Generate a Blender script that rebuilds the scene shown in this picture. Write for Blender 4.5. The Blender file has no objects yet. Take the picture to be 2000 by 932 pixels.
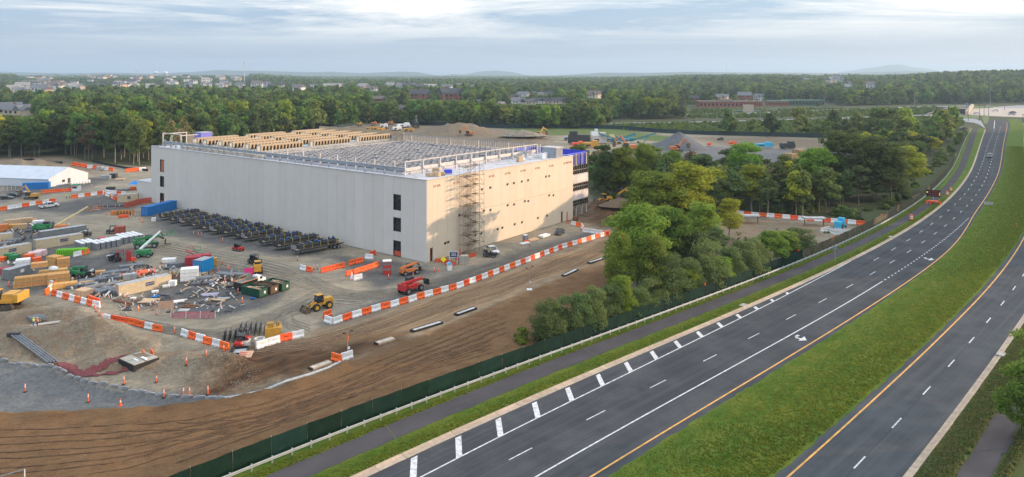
import bpy, math, random
import numpy as np
from mathutils import Vector, Matrix
R = random.Random(7); NR = np.random.RandomState(7)
SC = bpy.context.scene; COL = SC.collection
rad = math.radians
# ------------------------------------------------------------ camera
FPX, CAMH, VH = 1400.0, 37.0, 145.0           # focal length in photo pixels, camera height, horizon row
cd = bpy.data.cameras.new("camera"); cam = bpy.data.objects.new("camera", cd); COL.objects.link(cam)
cam.location = (0, 0, CAMH); cam.rotation_euler = (rad(90), 0, 0)
cd.sensor_width = 36; cd.lens = 36 * FPX / 2000; cd.shift_y = -(466 - VH) / 2000; cd.clip_start = .5; cd.clip_end = 60000
SC.camera = cam
# ------------------------------------------------------------ sky, sun, exposure
SUN_AZ, SUN_EL = rad(76), rad(9)            # clockwise from the viewing direction (+Y)
w = bpy.data.worlds.new("World"); SC.world = w; w.use_nodes = True
def world():
    nt = w.node_tree; n = nt.nodes; l = nt.links; n.clear()
    out = n.new('ShaderNodeOutputWorld'); bg = n.new('ShaderNodeBackground'); bg.inputs[1].default_value = .12
    sky = n.new('ShaderNodeTexSky'); sky.sky_type = 'NISHITA'; sky.sun_disc = False
    sky.sun_elevation = SUN_EL; sky.sun_rotation = SUN_AZ; sky.air_density = 1.3; sky.dust_density = .6; sky.ozone_density = 2.0
    tc = n.new('ShaderNodeTexCoord'); sep = n.new('ShaderNodeSeparateXYZ'); l.new(tc.outputs['Generated'], sep.inputs[0])
    def math_(op, a, b=None, clamp=False):
        m = n.new('ShaderNodeMath'); m.operation = op; m.use_clamp = clamp
        for i, v in enumerate((a, b)):
            if v is None: continue
            if isinstance(v, (int, float)): m.inputs[i].default_value = v
            else: l.new(v, m.inputs[i])
        return m.outputs[0]
    zz = math_('ADD', math_('MAXIMUM', sep.outputs[2], 0), .035)
    cmb = n.new('ShaderNodeCombineXYZ')
    l.new(math_('DIVIDE', sep.outputs[0], zz), cmb.inputs[0]); l.new(math_('DIVIDE', sep.outputs[1], zz), cmb.inputs[1])
    mp = n.new('ShaderNodeMapping'); mp.inputs['Scale'].default_value = (.17, .25, 1); mp.inputs['Location'].default_value = (3.3, 1.4, 0)
    mp.inputs['Rotation'].default_value = (0, 0, rad(-14)); l.new(cmb.outputs[0], mp.inputs[0])
    ns = n.new('ShaderNodeTexNoise'); ns.inputs['Scale'].default_value = 1.0; ns.inputs['Detail'].default_value = 12; ns.inputs['Roughness'].default_value = .68
    ns.inputs['Distortion'].default_value = .5; l.new(mp.outputs[0], ns.inputs[0])
    r = n.new('ShaderNodeMapRange'); r.inputs[1].default_value = .43; r.inputs[2].default_value = .58; l.new(ns.outputs[0], r.inputs[0])
    up = n.new('ShaderNodeMapRange'); up.inputs[1].default_value = .036; up.inputs[2].default_value = .075; up.inputs[3].default_value = .12; up.inputs[4].default_value = .95
    l.new(sep.outputs[2], up.inputs[0])
    cov = math_('MULTIPLY', r.outputs[0], up.outputs[0], True)
    # overcast sky brightens evenly from the horizon to the zenith
    up2 = math_('MULTIPLY_ADD', math_('MAXIMUM', sep.outputs[2], 0), 1.2); n[up2.node.name].inputs[2].default_value = 1.0
    def lum(c): q = n.new('ShaderNodeVectorMath'); q.operation = 'SCALE'; q.inputs[0].default_value = c; l.new(up2, q.inputs['Scale']); return q.outputs[0]
    # a thin even veil pales the blue
    veil = n.new('ShaderNodeMix'); veil.data_type = 'RGBA'; veil.inputs[0].default_value = .72; l.new(sky.outputs[0], veil.inputs[6]); l.new(lum((1.62, 2.42, 3.8)), veil.inputs[7])
    mx = n.new('ShaderNodeMix'); mx.data_type = 'RGBA'; l.new(cov, mx.inputs[0]); l.new(veil.outputs[2], mx.inputs[6]); l.new(lum((5.3, 5.18, 4.9)), mx.inputs[7])
    l.new(mx.outputs[2], bg.inputs[0]); l.new(bg.outputs[0], out.inputs[0])
world()
sl = bpy.data.lights.new("sun", 'SUN'); sl.energy = 3.1; sl.angle = rad(.6); sl.color = (1.0, .70, .44)
so = bpy.data.objects.new("sun", sl); COL.objects.link(so)
sd = Vector((math.sin(SUN_AZ) * math.cos(SUN_EL), math.cos(SUN_AZ) * math.cos(SUN_EL), math.sin(SUN_EL)))
so.rotation_euler = (-sd).to_track_quat('-Z', 'Y').to_euler(); so.location = sd * 500
SC.view_settings.view_transform = 'Standard'; SC.view_settings.look = 'None'; SC.view_settings.gamma = 1; SC.view_settings.exposure = .84
cy = SC.cycles; cy.use_denoising = True; cy.denoising_prefilter = 'NONE'; cy.denoising_input_passes = 'RGB_ALBEDO_NORMAL'; cy.use_adaptive_sampling = True; cy.adaptive_threshold = .006
cy.max_bounces = 5; cy.diffuse_bounces = 2; cy.glossy_bounces = 2; cy.transmission_bounces = 3; cy.transparent_max_bounces = 8; cy.volume_bounces = 0
cy.sample_clamp_indirect = 4
# ------------------------------------------------------------ helpers
def P(u, v, z=0.0):
    """world point on the plane z that the survey of the photo puts at pixel (u, v)"""
    y = FPX * (CAMH - z) / (v - VH); return Vector(((u - 1000) / FPX * y, y, z))
def Pn(pts, z=0.0): return np.array([P(u, v, z)[:2] for u, v in pts])
MATS = {}
def M(name, rgb, rough=.65, metal=0., var=.18, scale=2.5, bump=0., spec=.4, randomize=0., rgb2=None, coat=0., emit=0.):
    if name in MATS: return MATS[name]
    m = bpy.data.materials.new(name); m.use_nodes = True; nt = m.node_tree; n = nt.nodes; l = nt.links
    b = n['Principled BSDF']; b.inputs['Roughness'].default_value = rough; b.inputs['Metallic'].default_value = metal
    b.inputs['Specular IOR Level'].default_value = spec; b.inputs['Coat Weight'].default_value = coat
    tc = n.new('ShaderNodeTexCoord'); ns = n.new('ShaderNodeTexNoise'); ns.inputs['Scale'].default_value = scale; ns.inputs['Detail'].default_value = 5; ns.inputs['Roughness'].default_value = .65
    l.new(tc.outputs['Object'], ns.inputs[0])
    mr = n.new('ShaderNodeMapRange'); mr.inputs[1].default_value = .3; mr.inputs[2].default_value = .7; l.new(ns.outputs[0], mr.inputs[0])
    mx = n.new('ShaderNodeMix'); mx.data_type = 'RGBA'
    c2 = rgb2 or tuple(c * (1 - var * 1.4) for c in rgb); c1 = rgb if rgb2 else tuple(min(1, c * (1 + var * .6)) for c in rgb)
    mx.inputs[6].default_value = (*c1, 1); mx.inputs[7].default_value = (*c2, 1); l.new(mr.outputs[0], mx.inputs[0])
    o = mx.outputs[2]
    if randomize:
        oi = n.new('ShaderNodeObjectInfo'); hs = n.new('ShaderNodeHueSaturation')
        for k, (inp, amt) in enumerate((('Value', randomize), ('Hue', randomize * .09))):
            q = n.new('ShaderNodeMath'); q.operation = 'MULTIPLY_ADD'; q.inputs[1].default_value = 2 * amt; q.inputs[2].default_value = (1, .5)[k] - amt
            if k:
                f = n.new('ShaderNodeMath'); f.operation = 'FRACT'; g = n.new('ShaderNodeMath'); g.operation = 'MULTIPLY'; g.inputs[1].default_value = 37.7
                l.new(oi.outputs['Random'], g.inputs[0]); l.new(g.outputs[0], f.inputs[0]); l.new(f.outputs[0], q.inputs[0])
            else: l.new(oi.outputs['Random'], q.inputs[0])
            l.new(q.outputs[0], hs.inputs[inp])
        l.new(o, hs.inputs['Color']); o = hs.outputs[0]
    l.new(o, b.inputs['Base Color'])
    if emit: l.new(o, b.inputs['Emission Color']); b.inputs['Emission Strength'].default_value = emit
    if bump:
        bp = n.new('ShaderNodeBump'); bp.inputs['Strength'].default_value = bump; bp.inputs['Distance'].default_value = .1
        n2 = n.new('ShaderNodeTexNoise'); n2.inputs['Scale'].default_value = scale * 6; n2.inputs['Detail'].default_value = 4; l.new(tc.outputs['Object'], n2.inputs[0])
        l.new(n2.outputs[0], bp.inputs['Height']); l.new(bp.outputs[0], b.inputs['Normal'])
    MATS[name] = m; return m
def link(name, me, parent=None, mats=()):
    for m in mats: me.materials.append(m)
    o = bpy.data.objects.new(name, me); COL.objects.link(o)
    if parent is not None: o.parent = parent
    return o
def np_mesh(name, V, Fq):
    V = np.asarray(V, dtype=np.float32); Fq = np.asarray(Fq, dtype=np.int32); k = Fq.shape[1]
    me = bpy.data.meshes.new(name); me.vertices.add(len(V)); me.vertices.foreach_set("co", V.ravel())
    me.loops.add(Fq.size); me.loops.foreach_set("vertex_index", Fq.ravel())
    me.polygons.add(len(Fq)); me.polygons.foreach_set("loop_start", np.arange(0, Fq.size, k, dtype=np.int32))
    me.update(calc_edges=True); return me
class MB:
    def __init__(s): s.v = []; s.f = []; s.m = []
    def face(s, pts, m=0):
        i = len(s.v); s.v += [tuple(p) for p in pts]; s.f.append(tuple(range(i, i + len(pts)))); s.m.append(m); return s
    def hexa(s, c, m=0):      # 8 corners: bottom 4 ccw, top 4 ccw
        i = len(s.v); s.v += [tuple(p) for p in c]
        for q in ((0, 3, 2, 1), (4, 5, 6, 7), (0, 1, 5, 4), (1, 2, 6, 5), (2, 3, 7, 6), (3, 0, 4, 7)): s.f.append(tuple(i + k for k in q)); s.m.append(m)
        return s
    def box(s, x, y, z, sx, sy, sz, rz=0., m=0, taper=1., ty=None):   # z = bottom; taper scales the top
        ty = taper if ty is None else ty; c, n = math.cos(rz), math.sin(rz); L = []
        for h, kx, ky in ((0, 1, 1), (sz, taper, ty)):
            for a, b in ((-1, -1), (1, -1), (1, 1), (-1, 1)):
                p, q = a * sx / 2 * kx, b * sy / 2 * ky; L.append((x + p * c - q * n, y + p * n + q * c, z + h))
        return s.hexa(L, m)
    def beam(s, p, q, w, h=None, m=0, roll=None):
        p, q = Vector(p), Vector(q); d = (q - p)
        if d.length < 1e-6: return s
        d.normalize(); h = h or w
        u = Vector((0, 0, 1)) if abs(d.z) < .95 else Vector((0, 1, 0))
        a = d.cross(u).normalized() * w / 2; b = a.cross(d).normalized() * h / 2; L = []
        return s.hexa([p - a - b, p + a - b, q + a - b, q - a - b, p - a + b, p + a + b, q + a + b, q - a + b], m)
    def cyl(s, p, q, r0, r1=None, n=8, m=0, cap=True):
        r1 = r0 if r1 is None else r1; p, q = Vector(p), Vector(q); d = (q - p).normalized()
        u = Vector((0, 0, 1)) if abs(d.z) < .95 else Vector((1, 0, 0)); a = d.cross(u).normalized(); b = a.cross(d)
        i = len(s.v)
        for c, r in ((p, r0), (q, r1)):
            for k in range(n):
                t = 2 * math.pi * k / n; s.v.append(tuple(c + (a * math.cos(t) + b * math.sin(t)) * r))
        for k in range(n): s.f.append((i + k, i + (k + 1) % n, i + n + (k + 1) % n, i + n + k)); s.m.append(m)
        if cap: s.f.append(tuple(i + k for k in range(n - 1, -1, -1))); s.m.append(m); s.f.append(tuple(i + n + k for k in range(n))); s.m.append(m)
        return s
    def prism(s, prof, y0, y1, m=0):   # profile in x,z extruded along y
        i = len(s.v); n = len(prof)
        for y in (y0, y1): s.v += [(a, y, b) for a, b in prof]
        for k in range(n): s.f.append((i + k, i + (k + 1) % n, i + n + (k + 1) % n, i + n + k)); s.m.append(m)
        s.f.append(tuple(i + k for k in range(n - 1, -1, -1))); s.m.append(m); s.f.append(tuple(i + n + k for k in range(n))); s.m.append(m)
        return s
    def dome(s, x, y, z, rx, ry, rz, n=10, k=4, m=0, full=False):
        i = len(s.v); lo = -k if full else 0
        for a in range(lo, k + 1):
            t = math.pi / 2 * a / k
            for b in range(n): g = 2 * math.pi * b / n; s.v.append((x + rx * math.cos(t) * math.cos(g), y + ry * math.cos(t) * math.sin(g), z + rz * math.sin(t)))
        for a in range(k - lo):
            for b in range(n): s.f.append((i + a * n + b, i + a * n + (b + 1) % n, i + (a + 1) * n + (b + 1) % n, i + (a + 1) * n + b)); s.m.append(m)
        return s
    def mesh(s, name):
        me = bpy.data.meshes.new(name); me.from_pydata(s.v, [], s.f); me.polygons.foreach_set("material_index", s.m); me.update(); return me
    def build(s, name, mats, parent=None):
        if not isinstance(mats, (list, tuple)): mats = [mats]
        return link(name, s.mesh(name), parent, mats)
def tag(o, label=None, cat=None, group=None, kind=None):
    for k, v in (("label", label), ("category", cat), ("group", group), ("kind", kind)):
        if v: o[k] = v
    return o
def thing(name, label, cat, loc=(0, 0, 0), rz=0., group=None):
    o = bpy.data.objects.new(name, None); o.empty_display_size = .2; COL.objects.link(o); o.location = loc; o.rotation_euler = (0, 0, rz); return tag(o, label, cat, group)
KIDS = {}
def copy_tree(o, parent=None):
    c = o.copy(); COL.objects.link(c)
    if parent is not None: c.parent = parent
    for ch in [x for x in o.children]: copy_tree(ch, c)
    return c
def put(o, label, loc, rz=0., scale=None, group=None, first=[set()]):
    """the first call moves the prototype itself, later calls copy it"""
    if o.name in first[0]: c = copy_tree(o)
    else: c = o; first[0].add(o.name)
    c.location = loc; c.rotation_euler = (0, 0, rz)
    if scale is not None: c.scale = (scale,) * 3 if isinstance(scale, (int, float)) else scale
    if label: c["label"] = label
    if group: c["group"] = group
    return c
def hd(a, b):
    """heading angle of the ground line from pixel a to pixel b"""
    p, q = P(*a), P(*b); return math.atan2(q.y - p.y, q.x - p.x)
ORD = "first second third fourth fifth sixth seventh eighth ninth tenth eleventh twelfth thirteenth fourteenth fifteenth sixteenth seventeenth eighteenth nineteenth twentieth".split()
TENS = "twenty thirty forty fifty sixty".split()
def nth(i): return ORD[i] if i < 20 else (TENS[(i + 1) // 10 - 2] + "-" + ORD[(i + 1) % 10 - 1] if (i + 1) % 10 else {3: "thirtieth", 4: "fortieth", 5: "fiftieth"}[(i + 1) // 10])
def sdf(poly, X, Y):
    """signed distance to a polygon, positive inside"""
    poly = np.asarray(poly, float); best = np.full(X.shape, 1e9); ins = np.zeros(X.shape, bool)
    for k in range(len(poly)):
        ax, ay = poly[k]; bx, by = poly[(k + 1) % len(poly)]; dx, dy = bx - ax, by - ay; L = dx * dx + dy * dy + 1e-9
        t = np.clip(((X - ax) * dx + (Y - ay) * dy) / L, 0, 1); best = np.minimum(best, np.hypot(X - ax - t * dx, Y - ay - t * dy))
        c = ((ay > Y) != (by > Y)) & (X < dx * (Y - ay) / (dy if abs(dy) > 1e-9 else 1e-9) + ax); ins ^= c
    return np.where(ins, best, -best)
def vnoise(X, Y, s, seed=0):
    """smooth value noise"""
    x, y = X / s + 57.3 * seed, Y / s - 31.7 * seed; xi, yi = np.floor(x), np.floor(y); fx, fy = x - xi, y - yi; fx = fx * fx * (3 - 2 * fx); fy = fy * fy * (3 - 2 * fy)
    def h(a, b): t = np.sin(a * 127.1 + b * 311.7 + seed * 17.17) * 43758.5453; return t - np.floor(t)
    return (h(xi, yi) * (1 - fx) + h(xi + 1, yi) * fx) * (1 - fy) + (h(xi, yi + 1) * (1 - fx) + h(xi + 1, yi + 1) * fx) * fy - .5
# ------------------------------------------------------------ terrain
ROLL = [-0.02384639943190339, 0.11456816365968032, -0.13104688842809953, -0.0007031749854266144, -0.35758038703363626, 1.0677480637152625, -0.06219087415629729]
_y = np.exp(np.linspace(np.log(50), np.log(720), 400)); _x = np.polyval(ROLL, np.log(_y / 65)) * _y
_d = np.array([_x[0] - _x[6], _y[0] - _y[6]]); _d /= np.hypot(*_d)
_ext = [(_x[0] + _d[0] * t, _y[0] + _d[1] * t) for t in (80, 60, 40, 20, 10)]
RX = np.r_[[e[0] for e in _ext], _x]; RY = np.r_[[e[1] for e in _ext], _y]
RS = np.r_[0, np.cumsum(np.hypot(np.diff(RX), np.diff(RY)))] - 80
def road(s, d):
    """points at distance s along the highway and offset d to its right"""
    s = np.asarray(s, float); e = 1.0
    x, y = np.interp(s, RS, RX), np.interp(s, RS, RY)
    tx = np.interp(s + 4, RS, RX) - np.interp(s - 4, RS, RX); ty = np.interp(s + 4, RS, RY) - np.interp(s - 4, RS, RY); L = np.hypot(tx, ty) + 1e-9
    return x + d * ty / L, y - d * tx / L
KS = [-70, 0, 50, 100, 130, 150, 170, 198, 230, 260, 300, 400, 460, 560, 680]
OFF = {
 'rail': [-16.9, -15.6, -14.1, -12.7, -12.0, -11.7, -11.5, -11.3, -11.3, -11.3, -11.5, -13.2, -14.3, -16, -16],
 'fence': [-18.2, -16.9, -15.3, -13.8, -13.1, -12.8, -12.5, -12.3, -12.3, -12.3, -12.5, -14.2, -15.3, -17, -17],
 'pathL': [-14.6, -13.9, -13.4, -11.9, -11.1, -10.6, -10.3, -10.0, -9.9, -9.9, -10.2, -11.9, -13.2, -15, -15],
 'pathR': [-11.2, -10.9, -10.5, -9.4, -8.8, -8.4, -8.1, -7.8, -7.7, -7.7, -7.9, -9.1, -10.2, -12, -12],
 'curbO': [-8.6, -8.2, -7.85, -7.1, -6.65, -6.4, -6.2, -6, -5.95, -5.9, -5.85, -6.5, -7.1, -8.3, -8.6],
 'curbI': [-7.5, -7.2, -6.95, -6.35, -5.95, -5.7, -5.5, -5.35, -5.3, -5.3, -5.3, -5.95, -6.6, -7.8, -8.1],
 'yelA': [8.2, 7.6, 7.1, 6.45, 6.2, 5.9, 4.8, 3.0, 2.7, 2.8, 3.2, 3.5, 3.6, 3.7, 4.0],
 'roadR': [9.8, 9.2, 8.35, 7.4, 6.9, 6.5, 5.5, 4.1, 3.8, 3.9, 4.5, 4.9, 5.0, 5.5, 6],
 'BL': [20, 19.2, 18.5, 17.0, 16.0, 15.5, 15.2, 14.6, 14.0, 13.4, 12.7, 11.7, 11.8, 12.6, 13.8],
 'yelB': [21.3, 20.5, 19.7, 18.0, 17.2, 16.6, 16.1, 15.3, 14.7, 14.0, 13.2, 12.4, 12.5, 13.4, 14.6],
 'dashB': [25.6, 24.6, 23.4, 21.4, 20.5, 20.0, 19.5, 18.8, 18, 17.3, 16.5, 16, 16.1, 16.8, 18],
 'cBI': [29.6, 28.4, 27.1, 24.8, 23.8, 23.3, 22.8, 22.2, 21.4, 20.6, 19.8, 19.3, 19.4, 20, 21],
 'cBO': [30.3, 29.1, 27.8, 25.5, 24.5, 24.0, 23.5, 22.9, 22.1, 21.3, 20.5, 20, 20.1, 20.7, 21.7],
 'pBL': [33.5, 32, 30.6, 28.2, 27.2, 26.6, 26, 25.4, 24.6, 23.8, 23, 22.5, 22.6, 23.2, 24],
 'pBR': [36.3, 34.6, 33.0, 30.5, 29.5, 28.9, 28.3, 27.7, 26.9, 26.1, 25.3, 24.8, 24.9, 25.5, 26.3],
 'railB': [37.4, 35.8, 34.2, 31.7, 30.7, 30.1, 29.5, 28.9, 28.1, 27.3, 26.5, 26, 26.1, 26.7, 27.5],
 'farB': [60] * 15}
_ks = np.arange(-70, 681, 2.0); _g = np.exp(-(np.arange(-12, 13) / 6.) ** 2); _g /= _g.sum()
OFFS = {k: np.convolve(np.pad(np.interp(_ks, KS, v), 12, mode='edge'), _g, mode='valid') for k, v in OFF.items()}
def off(k, s): return np.interp(s, _ks, OFFS[k])
def edge(k, s, dd=0.): s = np.asarray(s, float); return road(s, off(k, s) + dd)
Z = lambda x0, y0, s, pts: [(x0 + a / s, y0 + b / s) for a, b in pts]
_fs = np.arange(-60, 560, 8.0); FENCE = np.c_[edge('fence', _fs)]
SITE = np.r_[FENCE[:28], Pn([(1640, 432), (1480, 418), (1330, 408), (1240, 398), (1152, 388), (1100, 330), (1600, 372), (1700, 340), (1760, 318), (1560, 300), (1700, 293), (1790, 290), (1700, 272), (1450, 266), (1200, 256), (1000, 252), (860, 246), (740, 246), (600, 258), (450, 285), (290, 326), (175, 318), (120, 308), (0, 312), (-250, 320), (-600, 420), (-900, 700), (-900, 1100)])]
SLOPE = Pn([(985, 251), (1200, 252), (1320, 268), (1335, 276), (1300, 278), (1160, 266), (1040, 264)])
BROWN = np.r_[FENCE[:15], Pn([(1235, 520), (1215, 500), (1130, 528), (1020, 570), (900, 622), (780, 668), (690, 705), (600, 738), (540, 758), (450, 775), (380, 788), (300, 796), (180, 800), (60, 802), (-200, 810), (-500, 1100)])]
TAN = Pn([(600, 650), (700, 628), (900, 560), (1080, 497), (1180, 466), (1230, 452), (1260, 470), (1235, 520), (1130, 528), (1020, 570), (900, 622), (780, 668), (690, 705), (600, 738), (470, 690), (560, 700), (620, 690)])
BASIN = Pn([(-400, 690), (0, 697), (60, 712), (120, 730), (200, 750), (300, 763), (400, 768), (450, 769), (540, 757), (450, 775), (380, 784), (300, 792), (180, 797), (60, 800), (-400, 805)])
DARKS = [Pn([(195, 590), (330, 605), (430, 622), (520, 600), (560, 580), (560, 550), (440, 520), (360, 510), (330, 545), (250, 590)]),
         Pn([(180, 500), (230, 482), (300, 490), (260, 520), (205, 540), (120, 560), (60, 575), (0, 580), (0, 440), (60, 430), (120, 460), (200, 470)]),
         Pn([(270, 415), (360, 425), (700, 505), (780, 510), (860, 530), (800, 545), (740, 570), (640, 500), (540, 500), (400, 475), (320, 455)]),
         Pn([(120, 395), (220, 378), (290, 395), (250, 410), (160, 420), (60, 412), (0, 418), (0, 405)]),
         Pn([(0, 350), (80, 352), (230, 345), (200, 360), (140, 372), (60, 385), (0, 395)]),
         Pn([(625, 630), (700, 600), (900, 530), (1010, 490), (1150, 450), (1190, 455), (900, 560), (700, 625), (640, 650)])]
GREYPAD = Pn([(1240, 310), (1260, 292), (1330, 283), (1480, 290), (1700, 292), (1640, 330), (1560, 355), (1300, 330)])
MUD = [Pn([(420, 690), (520, 672), (640, 670), (760, 650), (800, 665), (700, 700), (600, 738), (500, 760), (400, 790), (330, 796), (420, 730)]), Pn([(1130, 390), (1190, 398), (1240, 405), (1235, 440), (1180, 445), (1130, 430)])]
# u, v, height, radius x, radius y, material: 0 dirt, 1 dark dirt, 2 stone
MOUNDS = [(125, 620, 1.8, 5, 2.6), (180, 655, 2.3, 4.4, 3.0), (240, 668, 1.0, 5, 3), (60, 655, 1.2, 5, 3), (430, 722, 2.1, 4.0, 2.2), (350, 705, .9, 5, 2.5), (20, 725, 1.0, 8, 2.2), (250, 715, .9, 4, 1.6), (575, 705, .5, 5, 1.5),
          (1200, 412, 2.2, 6, 4), (1150, 408, 1.4, 6, 4), (905, 262, 6.5, 18, 14), (860, 265, 3, 16, 10), (1010, 275, 3, 16, 10), (1120, 270, 2, 12, 8), (40, 335, 4.5, 22, 10), (750, 253, 4, 30, 14)]
def H(x, y):
    x = np.asarray(x, float); y = np.asarray(y, float); h = np.zeros(np.broadcast(x, y).shape)
    for u, v, a, rx, ry in MOUNDS:
        p = P(u, v); d = ((x - p.x) / rx) ** 2 + ((y - p.y) / ry) ** 2
        h = h + a * np.exp(-d) * (1 + .35 * vnoise(x, y, 2.2, 3) * (a > .8))
    near = (y < 190) & (y > 40)
    if near.any() if hasattr(near, 'any') else near:
        b = sdf(BASIN, x, y); s = sdf(SITE, x, y); m = np.clip(s / 3, 0, 1) * near
        lot = np.clip(sdf(Pn([(-200, 600), (90, 590), (200, 622), (310, 650), (480, 700), (600, 690), (700, 690), (600, 740), (450, 775), (-300, 700)]), x, y) / 3, 0, 1)
        h = h + m * (.10 * vnoise(x, y, 5, 1) + .05 * vnoise(x, y, 1.7, 2)) + lot * m * (.6 * vnoise(x, y, 6, 5) + .5 * vnoise(x, y, 2.5, 6) + .35 * vnoise(x, y, 1.2, 8))
        h = h - .9 * np.clip((b + .5) / 1.5, 0, 1) * m
        br = sdf(BROWN, x, y); h = h + m * np.clip((br + 1) / 2, 0, 1) * (.30 * vnoise(x, y, 7, 9) + .10 * vnoise(x + .35 * y, y, 2.0, 10) + .10 * vnoise(x, y, .9, 12))
        h = h + m * .55 * np.exp(-((br - .8) / .9) ** 2) * (y < 92) * (.6 + vnoise(x, y, 1.5, 11))
    # far hills
    a = x / np.maximum(y, 1); sm = lambda e0, e1, t: (lambda q: q * q * (3 - 2 * q))(np.clip((t - e0) / (e1 - e0), 0, 1))
    h = h + 26 * sm(.50, .66, a) * sm(900, 1500, y) * (1 - .5 * sm(2600, 4500, y)) + 13 * sm(.1, .3, a) * sm(1000, 1700, y) * (1 - sm(.5, .66, a)) * (1 - sm(3000, 5000, y))
    h = h + 22 * sm(-.25, -.42, a) * sm(1300, 2600, y) * (1 - sm(4200, 6500, y)) + 12 * sm(1400, 2500, y) * (vnoise(x, y, 900, 21)) * (1 - sm(8000, 12000, y))
    return h
def at(u, v, dz=0.): p = P(u, v); return Vector((p.x, p.y, float(H(np.array([p.x]), np.array([p.y]))[0]) + dz))
def hz(x, y): return float(H(np.array([x]), np.array([y]))[0])
def ground_mat():
    m = bpy.data.materials.new("ground_soil_gravel_and_grass"); m.use_nodes = True; nt = m.node_tree; n = nt.nodes; l = nt.links; b = n['Principled BSDF']
    b.inputs['Roughness'].default_value = .95; b.inputs['Specular IOR Level'].default_value = .15
    tc = n.new('ShaderNodeTexCoord')
    def noise(sc, det=5, rough=.6, stretch=None, rot=0):
        x = n.new('ShaderNodeTexNoise'); x.inputs['Scale'].default_value = sc; x.inputs['Detail'].default_value = det; x.inputs['Roughness'].default_value = rough
        if stretch:
            mp = n.new('ShaderNodeMapping'); mp.vector_type = 'TEXTURE'; mp.inputs['Scale'].default_value = (*stretch, 1); mp.inputs['Rotation'].default_value = (0, 0, rot); l.new(tc.outputs['Object'], mp.inputs[0]); l.new(mp.outputs[0], x.inputs[0])
        else: l.new(tc.outputs['Object'], x.inputs[0])
        return x.outputs[0]
    def ramp(f, lo, hi, a=0., c=1.):
        r = n.new('ShaderNodeMapRange'); r.inputs[1].default_value = lo; r.inputs[2].default_value = hi; r.inputs[3].default_value = a; r.inputs[4].default_value = c; l.new(f, r.inputs[0]); return r.outputs[0]
    def mix(f, a, c):
        x = n.new('ShaderNodeMix'); x.data_type = 'RGBA'
        for i, q in ((0, f), (6, a), (7, c)):
            if isinstance(q, tuple): x.inputs[i].default_value = (*q, 1)
            elif isinstance(q, float): x.inputs[i].default_value = q
            else: l.new(q, x.inputs[i])
        return x.outputs[2]
    big, mid, fine, grit = noise(.05), noise(.35, 6), noise(2.2, 6, .7), noise(9, 3, .7)
    tr1 = noise(.8, 5, .6, (9, 1), math.atan2(.796, .605)); tr2 = noise(.45, 6, .65, (6, 1.2), rad(-15)); tr3 = noise(1.0, 5, .65, (7, .8), rad(25))
    tr4 = noise(2.0, 5, .75, (6, .9), rad(12)); tr5 = noise(1.4, 5, .75, (8, .8), rad(38)); tr6 = noise(.9, 6, .75, (3.0, 1.1), rad(20))
    def blend(col, attr, newcol, width=.35):
        at_ = n.new('ShaderNodeAttribute'); at_.attribute_name = attr
        ad = n.new('ShaderNodeMath'); ad.operation = 'MULTIPLY_ADD'; l.new(mid, ad.inputs[0]); ad.inputs[1].default_value = 1.5; l.new(at_.outputs['Fac'], ad.inputs[2])
        ad2 = n.new('ShaderNodeMath'); ad2.operation = 'MULTIPLY_ADD'; l.new(fine, ad2.inputs[0]); ad2.inputs[1].default_value = .8; l.new(ad.outputs[0], ad2.inputs[2])
        return mix(ramp(ad2.outputs[0], 1.15 - width, 1.15 + width), col, newcol)
    forest = mix(ramp(big, .35, .65), (.040, .062, .022), (.062, .074, .030))
    forest = mix(ramp(fine, .4, .7), forest, (.08, .075, .04))
    site = mix(ramp(mid, .35, .68), (.36, .30, .205), (.215, .185, .14)); site = mix(ramp(tr2, .45, .65, 0, .7), site, (.40, .35, .26)); site = mix(ramp(tr3, .55, .72, 0, .8), site, (.17, .15, .12))
    site = mix(ramp(fine, .45, .72, 0, .6), site, (.17, .16, .14)); site = mix(ramp(tr5, .53, .64, 0, .55), site, (.16, .14, .11)); site = mix(ramp(big, .48, .62, 0, .5), site, (.19, .18, .16))
    dark = mix(ramp(mid, .35, .7), (.085, .085, .085), (.15, .142, .13)); dark = mix(ramp(fine, .5, .75), dark, (.055, .052, .05))
    brown = mix(ramp(mid, .3, .7), (.130, .069, .030), (.185, .106, .050)); brown = mix(ramp(tr6, .48, .66, 0, .7), brown, (.085, .045, .021)); brown = mix(ramp(fine, .52, .75, 0, .8), brown, (.21, .13, .065))
    brown = mix(ramp(tr4, .54, .70, 0, .45), brown, (.075, .040, .019)); brown = mix(ramp(tr5, .55, .70, 0, .5), brown, (.20, .122, .062)); brown = mix(ramp(grit, .5, .72, 0, .5), brown, (.23, .15, .085))
    tan = mix(ramp(tr1, .40, .60), (.31, .205, .115), (.17, .108, .060)); tan = mix(ramp(fine, .5, .75, 0, .7), tan, (.40, .30, .19))
    mud = mix(ramp(tr1, .4, .65), (.055, .030, .015), (.115, .066, .034))
    grav = mix(ramp(mid, .35, .7), (.125, .13, .132), (.19, .19, .185)); grav = mix(ramp(fine, .45, .7), grav, (.085, .09, .095))
    dirt = mix(ramp(fine, .38, .62), (.225, .185, .13), (.125, .098, .068)); dirt = mix(ramp(mid, .48, .66), dirt, (.165, .105, .062)); dirt = mix(ramp(grit, .5, .7, 0, .6), dirt, (.33, .28, .21))
    grass = mix(ramp(mid, .35, .7), (.075, .13, .03), (.13, .16, .05)); grass = mix(ramp(fine, .5, .8), grass, (.16, .14, .07))
    c = blend(forest, 'site', site); c = blend(c, 'dark', dark, .5); c = blend(c, 'grey', grav, .5); c = blend(c, 'dirt', dirt, .6); c = blend(c, 'slope', grass); c = blend(c, 'brown', brown); c = blend(c, 'tan', tan, .6); c = blend(c, 'mud', mud, .7); c = blend(c, 'basin', grav)
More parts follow.
